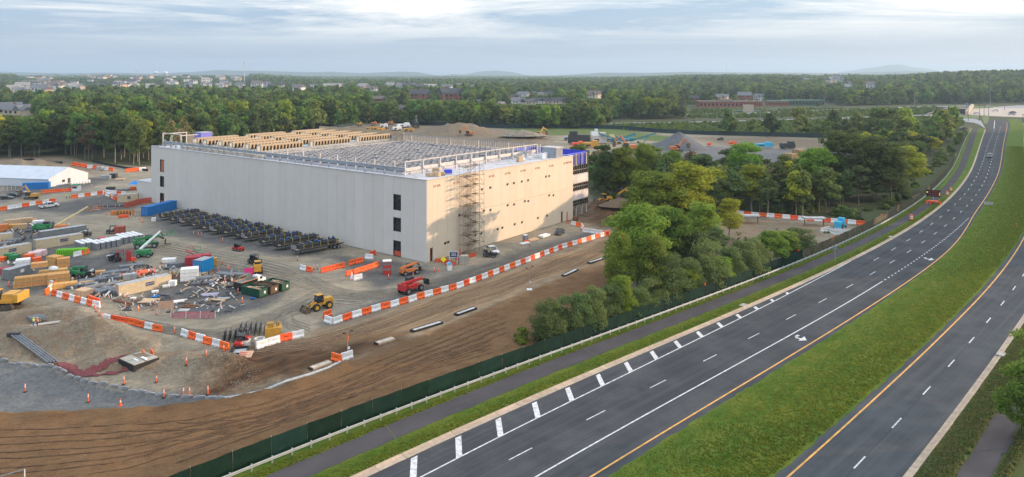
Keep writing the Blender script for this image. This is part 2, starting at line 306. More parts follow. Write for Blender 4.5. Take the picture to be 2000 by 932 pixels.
    c = mix(ramp(grit, .62, .75, 0, .45), c, (.42, .38, .31))
    l.new(c, b.inputs['Base Color'])
    bp = n.new('ShaderNodeBump'); bp.inputs['Strength'].default_value = .8; bp.inputs['Distance'].default_value = .25
    hh = n.new('ShaderNodeMath'); hh.operation = 'MULTIPLY_ADD'; l.new(fine, hh.inputs[0]); hh.inputs[1].default_value = .6; l.new(tr3, hh.inputs[2]); l.new(hh.outputs[0], bp.inputs['Height']); l.new(bp.outputs[0], b.inputs['Normal'])
    return m
GMAT = ground_mat()
def build_ground():
    ys = np.r_[np.linspace(25, 44, 14), np.exp(np.arange(np.log(45), np.log(130), .006)), np.exp(np.arange(np.log(130.6), np.log(26000), .0105))]; aa = np.arange(-1.35, 1.3501, .0045)
    A, Y = np.meshgrid(aa, ys); X = A * Y; Zc = H(X, Y)
    nr, nc = X.shape; idx = np.arange(nr * nc).reshape(nr, nc)
    Fq = np.stack([idx[:-1, :-1], idx[:-1, 1:], idx[1:, 1:], idx[1:, :-1]], -1).reshape(-1, 4)
    me = np_mesh("ground", np.c_[X.ravel(), Y.ravel(), Zc.ravel()], Fq)
    x, y = X.ravel(), Y.ravel(); near = y < 700
    def put_attr(name, polys, sc=1 / 3., bias=0.):
        v = np.full(x.shape, -1.); xs, ys_ = x[near], y[near]
        d = np.max([sdf(p, xs, ys_) for p in polys], 0); k = sc * np.minimum(1, 110. / ys_)
        v[near] = np.clip((d + bias) * k, -1, 1); a = me.attributes.new(name, 'FLOAT', 'POINT'); a.data.foreach_set("value", v.astype(np.float32))
    put_attr('site', [SITE]); put_attr('dark', DARKS, .35); put_attr('brown', [BROWN], .8); put_attr('tan', [TAN], .3); put_attr('basin', [BASIN], .9); put_attr('mud', MUD, .25); put_attr('slope', [SLOPE], .4); put_attr('grey', [GREYPAD], .3)
    put_attr('dirt', [Pn([(-50, 585), (60, 580), (110, 600), (160, 625), (200, 645), (330, 680), (460, 700), (470, 730), (380, 750), (200, 735), (80, 705), (-50, 690)]), Pn([(0, 308), (60, 303), (120, 308), (175, 322), (180, 340), (0, 340), (-200, 340), (-200, 312)]),
                      Pn([(610, 262), (740, 246), (860, 246), (1000, 256), (1080, 266), (1060, 285), (900, 290), (700, 275)]), Pn([(1340, 268), (1500, 268), (1700, 276), (1790, 285), (1600, 290), (1420, 284)]),
                      Pn([(1130, 395), (1240, 400), (1330, 410), (1420, 425), (1680, 440), (1600, 470), (1400, 540), (1230, 470), (1180, 445), (1130, 435)])], .3)
    me.polygons.foreach_set("use_smooth", np.ones(len(Fq), bool))
    tag(link("ground", me, None, [GMAT]), kind="structure")
    b = MB(); b.face([(-4000, -4000, -.4), (4000, -4000, -.4), (4000, 25.2, -.4), (-4000, 25.2, -.4)])
    tag(b.build("ground", GMAT), kind="structure")
build_ground()
# ------------------------------------------------------------ roads, paths, verges
def strip(name, fa, fb, s0, s1, z, mat, step=2.0, nx=1, zf=None, parent=None, kind="structure", rag=0.):
    s = np.arange(s0, s1 + 1e-6, step); V = []; SD = []
    for k in range(nx + 1):
        t = k / nx; d = (1 - t) * fa(s) + t * fb(s)
        if rag and k in (0, nx): d = d + rag * (vnoise(s, s * 0 + k * 40, 1.1, 4) + .6 * vnoise(s, s * 0 + k * 9, .45, 5)) * np.clip(1.3 - s / 260, .2, 1)
        x, y = road(s, d); zz = np.full(s.shape, z) if zf is None else zf(s, t, x, y) + z; V.append(np.c_[x, y, zz]); SD.append(np.c_[s, d, s * 0])
    ns = len(s); V = np.concatenate(V); idx = np.arange(len(V)).reshape(nx + 1, ns)
    Fq = np.stack([idx[:-1, :-1], idx[1:, :-1], idx[1:, 1:], idx[:-1, 1:]], -1).reshape(-1, 4)
    me = np_mesh(name, V, Fq); a = me.attributes.new("sd", 'FLOAT_VECTOR', 'POINT'); a.data.foreach_set("vector", np.concatenate(SD).astype(np.float32).ravel())
    return tag(link(name, me, parent, [mat]), kind=kind)
def sd_mat(name, c1, c2, c3, rough=.9, st=(14., 1.), bump=.3, grit=.5):
    """a surface that runs along the highway: streaks follow its length"""
    m = bpy.data.materials.new(name); m.use_nodes = True; nt = m.node_tree; n = nt.nodes; l = nt.links; b = n['Principled BSDF']; b.inputs['Roughness'].default_value = 1.0; b.inputs['Specular IOR Level'].default_value = .08
    at_ = n.new('ShaderNodeAttribute'); at_.attribute_name = 'sd'; mp = n.new('ShaderNodeMapping'); mp.vector_type = 'TEXTURE'; mp.inputs['Scale'].default_value = (st[0], st[1], 1); l.new(at_.outputs['Vector'], mp.inputs[0])
    tc = n.new('ShaderNodeTexCoord')
    def noise(src, sc, det, rg=.6): x = n.new('ShaderNodeTexNoise'); x.inputs['Scale'].default_value = sc; x.inputs['Detail'].default_value = det; x.inputs['Roughness'].default_value = rg; l.new(src, x.inputs[0]); return x.outputs[0]
    def ramp(f, lo, hi, a=0., c=1.): r = n.new('ShaderNodeMapRange'); r.inputs[1].default_value = lo; r.inputs[2].default_value = hi; r.inputs[3].default_value = a; r.inputs[4].default_value = c; l.new(f, r.inputs[0]); return r.outputs[0]
    def mix(f, a, c):
        x = n.new('ShaderNodeMix'); x.data_type = 'RGBA'; l.new(f, x.inputs[0])
        for i, q in ((6, a), (7, c)):
            if isinstance(q, tuple): x.inputs[i].default_value = (*q, 1)
            else: l.new(q, x.inputs[i])
        return x.outputs[2]
    f1 = noise(mp.outputs[0], .75, 4); f2 = noise(tc.outputs['Object'], .16, 5); f3 = noise(tc.outputs['Object'], 3.5, 5, .75)
    mp2 = n.new('ShaderNodeMapping'); mp2.vector_type = 'TEXTURE'; mp2.inputs['Scale'].default_value = (300, .8, 1); l.new(at_.outputs['Vector'], mp2.inputs[0]); f4 = noise(mp2.outputs[0], 1.0, 3)
    c = mix(ramp(f1, .36, .64), c1, c2)
    if st[0] > 20: c = mix(ramp(f4, .40, .6, 0, .7), c, tuple(q * .85 for q in c2)); c = mix(ramp(f4, .34, .26, 0, .6), c, tuple(q * 1.12 for q in c3)); c = mix(ramp(f2, .42, .68, 0, .75), c, c3); c = mix(ramp(f3, .4, .75, 0, grit), c, tuple(q * .72 for q in c1))
    l.new(c, b.inputs['Base Color']); bp = n.new('ShaderNodeBump'); bp.inputs['Strength'].default_value = bump; bp.inputs['Distance'].default_value = .06; l.new(f3, bp.inputs['Height']); l.new(bp.outputs[0], b.inputs['Normal'])
    return m
ASPH = sd_mat("asphalt", (.078, .083, .089), (.054, .058, .064), (.098, .101, .106), st=(30., .8), grit=.45)
ASPHB = sd_mat("worn_asphalt", (.084, .092, .100), (.058, .065, .072), (.100, .107, .114), st=(30., .8), grit=.45)
PATHM = sd_mat("path_asphalt", (.086, .080, .084), (.066, .062, .066), (.11, .102, .10), st=(4, 2), bump=.25)
CONC = sd_mat("kerb_concrete", (.46, .36, .27), (.38, .30, .225), (.50, .42, .33), st=(3, .6))
PADM = sd_mat("junction_concrete", (.44, .37, .31), (.38, .33, .28), (.48, .42, .36), st=(6, 3))
GRASS = sd_mat("verge_grass", (.060, .120, .017), (.125, .155, .026), (.12, .105, .045), st=(3.5, 1.6), bump=1.0, grit=.9)
GRASSD = sd_mat("dry_verge_grass", (.050, .088, .024), (.095, .095, .040), (.12, .095, .055), st=(2.5, 1.5), bump=1.0, grit=.9)
WHITE = M("road_paint_white", (.66, .66, .66), .85, var=.35, scale=2.2); YELLOW = M("road_paint_yellow", (.72, .38, .10), .8, var=.3, scale=1.2)
cst = lambda v: (lambda s: np.full(np.shape(s), float(v)))
f_ = lambda k, d=0.: (lambda s: off(k, s) + d)
strip("highway", f_('curbI', -.1), f_('roadR'), -66, 676, .03, ASPH, 2, 6, rag=.0)
strip("highway", f_('BL'), f_('cBI', .1), -66, 676, .03, ASPHB, 2, 5)
strip("verge", f_('fence', -.4), f_('pathL', .1), -66, 556, .11, GRASS, 1.0, 3)
strip("verge", f_('pathR', -.1), f_('curbO', -.02), -66, 556, .115, GRASS, 1.0, 2)
strip("footpath", f_('pathL'), f_('pathR'), -66, 556, .14, PATHM, .5, 4, rag=.28)
strip("median", f_('roadR', -.35), f_('BL', .35), -66, 690, .05, GRASS, 1.0, 10, zf=lambda s, t, x, y: .06 * np.sin(math.pi * t) ** .4 + .10 * vnoise(x, y, 2.5, 3) * (0 < t < 1), rag=.35)
strip("verge", f_('cBO', .02), f_('pBL', .1), -66, 676, .11, GRASSD, 1.0, 3)
strip("footpath", f_('pBL'), f_('pBR'), -66, 676, .14, PATHM, .5, 3, rag=.35)
strip("verge", f_('pBR', -.1), f_('farB'), -66, 676, .11, GRASSD, 2.0, 12, zf=lambda s, t, x, y: .4 * vnoise(x, y, 5, 2) * t)
def kerb(name, ka, kb, sgn, s1):
    root = tag(bpy.data.objects.new(name, None), kind="structure"); COL.objects.link(root)
    s = -60.; i = 0
    while s < s1:
        L = 3.05 if s < 220 else 12.; g = .02 if s < 220 else 0
        ss = np.linspace(s + g, s + L - g, 3 if s < 220 else 5); b = MB()
        # gutter pan, then the raised kerb behind it
        a0, a1 = off(ka, ss), off(kb, ss)    # ka = back of kerb, kb = gutter edge
        jog = NR.uniform(-.02, .02) if s < 220 else 0
        prof = lambda o0, o1: [(o0 + jog, .0), (o0 + jog, .155 + jog * .4), (o0 + sgn * .2, .15), (o0 + sgn * .26, .05), (o1, .042), (o1, .0)]
        P0 = [prof(p, q) for p, q in zip(a0, a1)]; rows = []
        for k, sv in enumerate(ss):
            rows.append([(*[float(c) for c in road(sv, d)], zz) for d, zz in P0[k]])
        for k in range(len(ss) - 1):
            for j in range(5): b.face([rows[k][j], rows[k + 1][j], rows[k + 1][j + 1], rows[k][j + 1]] if sgn < 0 else [rows[k][j], rows[k][j + 1], rows[k + 1][j + 1], rows[k + 1][j]])
        b.face(rows[0]); b.face(rows[-1][::-1]); b.build("kerb_stone", CONCO, root); s += L
CONCO = M("kerb_stone_concrete", (.45, .355, .265), .9, var=.2, scale=1.4, bump=.3, randomize=.10)
kerb("kerb", 'curbO', 'curbI', 1, 540); kerb("kerb", 'cBO', 'cBI', -1, 540)
mk = MB()
def mline(b, k, d, s0, s1, wd, step=2.0, z=.036):
    ss = np.arange(s0, s1, step); ss = np.r_[ss, s1]; o = off(k, ss) if isinstance(k, str) else np.interp(ss, *k)
    xa, ya = road(ss, o + d - wd / 2); xb, yb = road(ss, o + d + wd / 2)
    for i in range(len(ss) - 1): b.face([(xa[i], ya[i], z), (xb[i], yb[i], z), (xb[i + 1], yb[i + 1], z), (xa[i + 1], ya[i + 1], z)])
EW = ([-70, 0, 50, 100, 128], [-2.6, -3.2, -4.3, -5.6, -6.1])
SO = ([-70, 26, 60, 100, 115, 192], [4.0, 3.8, 3.5, 3.2, 3.05, 2.8])
mline(mk, EW, 0, -60, 126, .17); mline(mk, SO, 0, -60, 115, .18)
for s in np.arange(116, 192, 1.95): mline(mk, SO, 0, s, s + .75, .22)
DS = [26.0 + 11.45 * k for k in range(-8, 50)]
ref0 = ([-70, 700], [0, 0])
for s in DS: mline(mk, ref0, 0, s, s + 3.2, .13 if s < 250 else .2)
for s in np.arange(129, 560, 11.45): mline(mk, ref0, -2.93, s, s + 3.2, .13 if s < 250 else .2)
# hatched shoulder
for i in range(26):
    s = 16.9 - 28 + i * 5.6
    if s > 118: break
    o1 = np.interp(s, *EW) + .05; o0 = off('curbI', s) + .32
    if o1 - o0 < .5: continue
    sh = (o1 - o0) * .8; w_ = .39
    a = [road(s + sh, o0), road(s + sh + 2 * w_, o0), road(s + 2 * w_, o1), road(s, o1)]
    mk.face([(float(p[0]), float(p[1]), .0365) for p in a])
for s in np.arange(48.6 - 9 * 10.9, 560, 10.9): mline(mk, 'dashB', 0, s, s + 3.0, .15 if s < 250 else .22)
def arrow(b, s, d, flip=1, k=1.):
    pts_shaft = [(-1.9, -.35), (-1.1, -.5), (-.3, -.3), (.35, .25)]; c = lambda p, q: (*[float(t) for t in road(s + p * k, d + q * k)], .037)
    for (a0, b0), (a1, b1) in zip(pts_shaft[:-1], pts_shaft[1:]): b.face([c(a0, b0 - .16), c(a0 + .02, b0 + .16), c(a1 + .06, b1 + .16), c(a1 - .02, b1 - .16)])
    b.face([c(-.45, .55), c(.95, .1), c(.85, 1.15)])
def turn_arrow(b, shaft, head, wd):
    q = [P(*p) for p in shaft]
    for a, c in zip(q[:-1], q[1:]):
        d = (c - a).normalized(); nn = Vector((-d.y, d.x, 0)) * wd / 2; b.face([(p.x, p.y, .037) for p in (a - nn - d * .1, c - nn + d * .1, c + nn + d * .1, a + nn - d * .1)])
    b.face([(*P(*p)[:2], .0375) for p in head])
turn_arrow(mk, [(1559, 655.3), (1555.5, 657.5), (1557, 661), (1566, 663)], [(1559, 666), (1576, 665.5), (1571, 657.5)], .42); turn_arrow(mk, [(1806, 503.8), (1810, 506), (1817, 506.8)], [(1813, 509), (1824, 508), (1819, 504)], .5)
mk.face([(*[float(t) for t in road(s, d)], .036) for s, d in ((560, -3.6), (560, -3.2), (660, -3.4), (660, -3.8))])
tag(mk.build("road_markings", WHITE), kind="structure")
se = MB()
for d_, a_ in ((.95, -60), (-1.1, -60)): mline(se, SO, d_, a_, 190, .07, z=.0345)
mline(se, ref0, .0, -60, 300, .06, z=.0342); mline(se, 'dashB', .0, -60, 300, .06, z=.0342); mline(se, ref0, -2.0, -60, 128, .08, z=.0342)
tag(se.build('road_seams', M('bitumen_seam', (.032, .033, .036), .9)), kind='structure')
my = MB(); mline(my, 'yelA', 0, -60, 640, .2); mline(my, 'yelB', 0, -60, 640, .2)
tag(my.build("road_markings", YELLOW), kind="structure")
# skid marks and patched cracks
SKID = M("tyre_rubber_mark", (.045, .045, .05), .85)
sk = MB()
def pline(b, pts, wd, z=.034, zz=0):
    q = [P(*p) for p in pts]
    for a, c in zip(q[:-1], q[1:]):
        d = (c - a).normalized(); nn = Vector((-d.y, d.x, 0)) * wd / 2; e = d * .02
        b.face([a - nn - e + Vector((0, 0, z)), a + nn - e + Vector((0, 0, z)), c + nn + e + Vector((0, 0, z)), c - nn + e + Vector((0, 0, z))])
pline(sk, [(1850, 630), (1846, 648), (1840, 672), (1832, 692), (1822, 708), (1808, 728), (1790, 748)], .22); pline(sk, [(1809, 668), (1802, 684), (1790, 702)], .2)
for u, v in ((745, 925), (805, 915), (820, 900), (835, 893), (860, 888), (870, 882), (885, 876), (935, 858), (1020, 800)):
    p = P(u, v); sk.face([(p.x - .35, p.y - .12, .0345), (p.x + .1, p.y - .2, .0345), (p.x + .4, p.y + .15, .0345), (p.x - .1, p.y + .2, .0345)])
tag(sk.build("road_stains", SKID), kind="structure")
cr = MB(); pline(cr, [(757, 836), (762, 846), (769, 852), (772, 860)], .12, .146)
for a, c in (((1140, 683), (1168, 697)), ((1365, 589), (1400, 603)), ((1546, 528), (1577, 540)), ((1707, 455), (1727, 457)), ((1938, 810), (1972, 818))): pline(cr, [a, c], .10, .146)
tag(cr.build("path_cracks", M("crack_weeds", (.12, .11, .05), .95)), kind="structure")
# far junction, ramps and the road beyond it
def sheet(name, pix, z, mat, zt=True, kind="structure"):
    b = MB(); q = [P(*p) for p in pix]
    b.face([(p.x, p.y, z) for p in q][::-1]); o = b.build(name, mat); return tag(o, kind=kind)
def ribbon(name, pix, wd, z, mat, kind="structure", z2=None):
    b = MB(); q = [P(*p) for p in pix]; N = []
    for i in range(len(q)):
        d = (q[min(i + 1, len(q) - 1)] - q[max(i - 1, 0)]).normalized(); N.append(Vector((-d.y, d.x, 0)))
    W_ = wd if isinstance(wd, (list, tuple)) else [wd] * len(q)
    for i in range(len(q) - 1):
        a, c = q[i], q[i + 1]
        for t0 in range(6):
            u0, u1 = t0 / 6, (t0 + 1) / 6; p0 = a.lerp(c, u0); p1 = a.lerp(c, u1); n0 = N[i].lerp(N[i + 1], u0) * (W_[i] + (W_[i + 1] - W_[i]) * u0) / 2; n1 = N[i].lerp(N[i + 1], u1) * (W_[i] + (W_[i + 1] - W_[i]) * u1) / 2
            ff = lambda p: (p.x, p.y, hz(p.x, p.y) + z)
            b.face([ff(p0 - n0), ff(p1 - n1), ff(p1 + n1), ff(p0 + n0)])
    return tag(b.build(name, mat), kind=kind)
CP = M("junction_paving", (.46, .385, .32), .9, var=.15, scale=.15); AS2 = M("ramp_asphalt", (.28, .29, .31), .9, var=.15, scale=.2)
GF = M("far_grass", (.10, .15, .04), .95, var=.35, scale=.25, bump=.4, rgb2=(.075, .12, .03))
sheet("junction_pavement", [(1885, 224), (1897, 212), (1940, 210.5), (2040, 210), (2140, 211), (2100, 236), (2000, 229.5), (1935, 227)], .05, CP)
sheet("slip_road", [(1925, 252), (1916, 236), (1905, 232.5), (1880, 231), (1830, 227.5), (1800, 225.5), (1830, 229), (1880, 234), (1912, 243)], .06, AS2)
ribbon("ramp_road", [(1190, 241), (1340, 239), (1500, 235), (1640, 231), (1740, 228), (1800, 226), (1885, 222)], [6, 6, 7, 8, 9, 10, 11], .05, AS2)
ribbon("ramp_road", [(1340, 224), (1500, 220), (1560, 217), (1700, 212), (1800, 208.5), (1900, 207)], [7, 8, 10, 12, 14, 14], .05, AS2)
ribbon("footpath", [(1800, 226), (1840, 231), (1880, 236), (1905, 240)], 4, .08, AS2)
sheet("verge", [(1820, 227), (1830, 226), (1912, 225), (1912, 232), (1880, 230), (1850, 229)], .03, GF)
sheet("verge", [(1917, 225.5), (1933, 226), (1929, 241), (1922, 242)], .07, GF)
sheet("verge", [(1895, 208), (1945, 207), (1940, 211), (1897, 212.5)], .07, GF)
ribbon("highway", [(1960, 211), (1985, 208.5), (2010, 207), (2080, 206)], 26, .06, AS2)
# ------------------------------------------------------------ fence and guardrails
GREEN = M("green_screen_mesh", (.006, .024, .019), .85, var=.45, scale=.9, bump=.25, spec=.1, rgb2=(.011, .034, .022), randomize=.22)
OLIVE = M("olive_screen_mesh", (.085, .075, .045), .85, var=.3, scale=.9, bump=.25, randomize=.12)
GALV = M("galvanised_steel", (.50, .52, .54), .45, .6, var=.2, scale=3); DARKST = M("dark_steel", (.05, .052, .06), .5, .5, scale=3)
def green_fence():
    root = thing("construction_fence", "long green mesh screen fence running between the guardrail and the brown dirt", "fence")
    s = -26.; i = 0; L = 3.65; pm = MB().cyl((0, 0, 0), (0, 0, 2.12), .03, n=6).mesh("post")
    pm.materials.append(GALV)
    while s < 552:
        LL = L if s < 260 else L * 2
        ss = np.linspace(s + .02, s + LL - .02, 5); x, y = edge('fence', ss); b = MB(); zs = [0.02, .7, 1.4, 2.0]; th = NR.uniform(-.05, .05, (5, 4)); th[:, 0] = 0; V = []
        for k in range(5):
            for j, zz in enumerate(zs):
                px, py = road(ss[k], off('fence', ss[k]) + th[k, j]); V.append((float(px), float(py), zz + hz(x[k], y[k]) + (.04 * NR.randn() * .5 if j == 3 else 0)))
        n0 = len(V); V2 = [(p[0] - .02, p[1] + .02, p[2]) for p in V]; b.v = V + V2
        for k in range(4):
            for j in range(3):
                a = k * 4 + j; b.f.append((a, a + 4, a + 5, a + 1)); b.m.append(0); b.f.append((n0 + a, n0 + a + 1, n0 + a + 5, n0 + a + 4)); b.m.append(0)
        b.build("screen_panel", OLIVE if s > 118 else GREEN, root)
        x0, y0 = road(s, off('fence', s) - .08); o = bpy.data.objects.new("post", pm); COL.objects.link(o); o.parent = root; o.location = (float(x0), float(y0), hz(x0, y0))
        s += LL
green_fence()
def guardrail(name, label, key, s0, s1, flip=1):
    root = thing(name, label, "guardrail"); b = MB(); prof = [(0, .50), (.05, .55), (.0, .60), (.0, .66), (.05, .71), (0, .78), (-.02, .78), (-.02, .50)]
    ss = np.arange(s0, s1, 2.0); rows = [[(*[float(c) for c in road(t, off(key, t) + flip * d)], zz + hz(*road(t, off(key, t)))) for d, zz in prof] for t in ss]
    for k in range(len(ss) - 1):
        for j in range(len(prof)): b.face([rows[k][j], rows[k + 1][j], rows[k + 1][(j + 1) % 8], rows[k][(j + 1) % 8]])
    b.build("rail", GALVR, root)
    pm = MB().box(0, 0, 0, .12, .16, .8).box(.1, 0, .48, .12, .14, .3).mesh("post"); pm.materials.append(GALV); n = 0
    t = s0 + 1
    while t < s1 and n < 290:
        x, y = road(t, off(key, t) - flip * .16); x1, y1 = road(t + 1, off(key, t + 1)); o = bpy.data.objects.new("post", pm); COL.objects.link(o); o.parent = root; o.location = (float(x), float(y), hz(x, y)); o.rotation_euler = (0, 0, math.atan2(y1 - y, x1 - x) - math.pi / 2); t += 1.95; n += 1
GALVR = M("weathered_guardrail", (.36, .38, .38), .5, .25, var=.2, scale=2)
guardrail("guardrail", "long grey steel guardrail beside the footpath in front of the green fence", 'rail', -30, 550)
guardrail("guardrail", "grey steel guardrail at the lower right corner beside the second footpath", 'railB', -30, 24, -1)
# ------------------------------------------------------------ trees
def leafmat(name, c1, c2, rnd=.3, sub=.0):
    m = M(name, c1, .75, var=.3, scale=1.1, rgb2=c2, randomize=rnd, spec=.2)
    nt = m.node_tree; b = nt.nodes['Principled BSDF']; 
    tr = nt.nodes.new('ShaderNodeBsdfTranslucent'); mx = nt.nodes.new('ShaderNodeMixShader'); mx.inputs[0].default_value = .42
    src = b.inputs['Base Color'].links[0].from_socket; nt.links.new(src, tr.inputs[0]); nt.links.new(b.outputs[0], mx.inputs[1]); nt.links.new(tr.outputs[0], mx.inputs[2])
    nt.links.new(mx.outputs[0], nt.nodes['Material Output'].inputs[0]); return m
L_OAK = leafmat("oak_leaves", (.26, .35, .045), (.12, .20, .030)); L_YEL = leafmat("yellowing_leaves", (.50, .47, .04), (.26, .32, .035), .2)
L_DARK = leafmat("dark_leaves", (.115, .155, .045), (.065, .095, .032), .25); L_LOC = leafmat("blue_green_leaves", (.19, .25, .080), (.11, .165, .055), .2)
L_FOR = leafmat("forest_leaves", (.17, .235, .055), (.085, .14, .040), .45); L_BRN = leafmat("browned_leaves", (.24, .18, .09), (.15, .14, .06), .3)
BARK = M("tree_bark", (.20, .165, .13), .9, var=.35, scale=4, bump=.4); BARKL = M("pale_tree_bark", (.34, .30, .25), .9, var=.3, scale=4, bump=.3)
def crown_mesh(name, seed, n, size, clumps, mat):
    r = np.random.RandomState(seed); C = np.array([c[:3] for c in clumps]); Rr = np.array([c[3:6] for c in clumps]); wts = (Rr.prod(1)) ** .66; wts /= wts.sum()
    k = r.choice(len(clumps), n, p=wts); d = r.randn(n, 3); d /= np.linalg.norm(d, axis=1)[:, None]
    rr = r.uniform(.35, 1, n) ** .45; d[:, 2] = np.where(d[:, 2] < -.45, d[:, 2] * .5, d[:, 2]); p = C[k] + d * Rr[k] * rr[:, None] * (1 + .12 * r.randn(n)[:, None])
    nn = d + r.randn(n, 3) * .55 + np.array([0, 0, .25]); nn /= np.linalg.norm(nn, axis=1)[:, None]
    t = np.cross(nn, r.randn(n, 3)); t /= np.linalg.norm(t, axis=1)[:, None]; bt = np.cross(nn, t); s = size * r.uniform(.55, 1.3, n)[:, None] / 2
    q = r.uniform(.5, 1., (n, 1)); V = np.stack([p - t * s - bt * s * q * .6, p + t * s * .7 - bt * s * q, p + t * s + bt * s * q * .7, p - t * s * .6 + bt * s * q], 1).reshape(-1, 3)
    me = np_mesh(name, V, np.arange(4 * n).reshape(-1, 4)); me.materials.append(mat); return me
def clumps_round(seed, h, wd, base=.3, n=14):
    r = np.random.RandomState(seed); out = []
    for i in range(n):
        t = r.uniform(0, 1); z = h * (base + (1 - base) * t) * .93; env = math.sin(math.pi * min(1, max(.0, .12 + .88 * (1 - t) ** .75 if t > .35 else .45 + t))) if False else (1 - ((t - .38) / .72) ** 2) ** .5 if abs((t - .38) / .72) < 1 else .2
        a = r.uniform(0, 6.28); q = wd / 2 * env * r.uniform(.35, .78); s = wd * r.uniform(*((.10, .19) if n > 15 else (.15, .25))) * (.6 + .5 * env)
        out.append((q * math.cos(a), q * math.sin(a), z, s, s, s * r.uniform(.65, .9)))
    out.append((0, 0, h * .86, wd * .2, wd * .2, h * .13)); out.append((0, 0, h * (base + .35 * (1 - base)), wd * .33, wd * .33, h * .2)); return out
def trunk_mesh(seed, h, r0, spread, mat, base=.3, nb=7, lod=6):
    r = np.random.RandomState(seed); b = MB(); p = Vector((0, 0, -.3)); pts = [p]
    for k in range(1, 6): pts.append(Vector((r.uniform(-.03, .03) * h * k / 5, r.uniform(-.03, .03) * h * k / 5, h * .88 * k / 5)))
    for k in range(5): b.cyl(pts[k], pts[k + 1], r0 * (1 - k * .17), r0 * (1 - (k + 1) * .17), lod, cap=False)
    for j in range(nb):
        t = r.uniform(base, .8); f = t * 5 / .88; k = min(4, int(f)); q = pts[k].lerp(pts[k + 1], min(1, f - k)); a = r.uniform(0, 6.28); L = spread * r.uniform(.28, .46)
        e = q + Vector((math.cos(a) * L, math.sin(a) * L, L * r.uniform(.5, .9))); b.cyl(q, e, r0 * .38 * (1.1 - t), r0 * .1, 5, cap=False)
    me = b.mesh("trunk"); me.materials.append(mat); return me
TREE = {}
def variant(key, seed, h, wd, n, size, leaf, bark, base=.3, nc=14, r0=.22, nb=7):
    TREE.setdefault(key, []).append((crown_mesh("crown", seed, n, size, clumps_round(seed, h, wd, base, nc), leaf), trunk_mesh(seed + 5, h, r0, wd, bark, base * .8, nb), h, wd))
for k in range(3): variant('near_oak', 11 + k, 15, 10, 12500, .33, L_OAK, BARK, .28, 44)
for k in range(2): variant('near_dark', 21 + k, 14, 9.5, 12000, .33, L_DARK, BARK, .22, 40)
for k in range(3): variant('near_locust', 31 + k, 8, 8.5, 12500, .24, L_LOC, BARK, .06, 44, .14)
for k in range(2): variant('near_yellow', 41 + k, 17, 9, 8500, .38, L_YEL, BARKL, .35, 34, .26)
for k in range(2): variant('thin_tree', 51 + k, 15, 6, 2600, .40, L_LOC, BARKL, .35, 20, .16, 10)
for k in range(4): variant('wood', 61 + k, 17, 9.5, 2200, .85, L_FOR, BARK if k % 2 else BARKL, .34, 24, .2)
variant('wood', 71, 17, 8, 1900, .85, L_DARK, BARK, .3, 14, .2); variant('wood', 72, 16, 9, 1900, .85, L_YEL, BARKL, .35, 14, .2); variant('wood', 73, 15, 8, 1400, .8, L_BRN, BARK, .35, 12, .2)
for k in range(3): variant('shrub', 81 + k, 4, 5, 1500, .42, (L_FOR, L_OAK, L_LOC)[k], BARK, .0, 10, .06, 3)
def tree(kind, x, y, label, group=None, h=None, wd=None, rz=None, k=None):
    vs = TREE[kind]; k = R.randrange(len(vs)) if k is None else k; cm, tm, h0, w0 = vs[k]; h = h or h0; wd = wd or w0 * h / h0
    t = thing({"shrub": "shrub", "near_locust": "locust_tree", "thin_tree": "slender_tree", "wood": "woodland_tree"}.get(kind, "broadleaf_tree"), label, "shrub" if kind == "shrub" else "tree", (x, y, hz(x, y) - .05), R.uniform(0, 6.28) if rz is None else rz, group)
    t.scale = (wd / w0, wd / w0, h / h0)
    for nm, me in (("crown", cm), ("trunk", tm)):
        o = bpy.data.objects.new(nm, me); COL.objects.link(o); o.parent = t
    return t
def tpx(kind, u, vb, vt, wpx, label, k=None, group=None):
    """tree whose foot shows at (u, vb), top at row vt, crown wpx wide in the photo"""
    p = at(u, vb)
    while True:    # keep the crown behind the screen fence
        j = np.argmin(np.hypot(FENCE[:, 0] - p.x, FENCE[:, 1] - p.y)); fx, fy = FENCE[j]; dx, dy = FENCE[min(j + 1, len(FENCE) - 1)] - FENCE[max(j - 1, 0)]; side = ((p.x - fx) * dy - (p.y - fy) * dx) / math.hypot(dx, dy)
        if u > 1900 or side < -(.30 * wpx * p.y / FPX + .4): break
        vb -= 2; p = at(u, vb)
    y = p.y; h = max(2., CAMH - (vt - VH) * y / FPX - p.z); tree(kind, p.x, p.y, label, group, h, wpx * y / FPX, k=k)
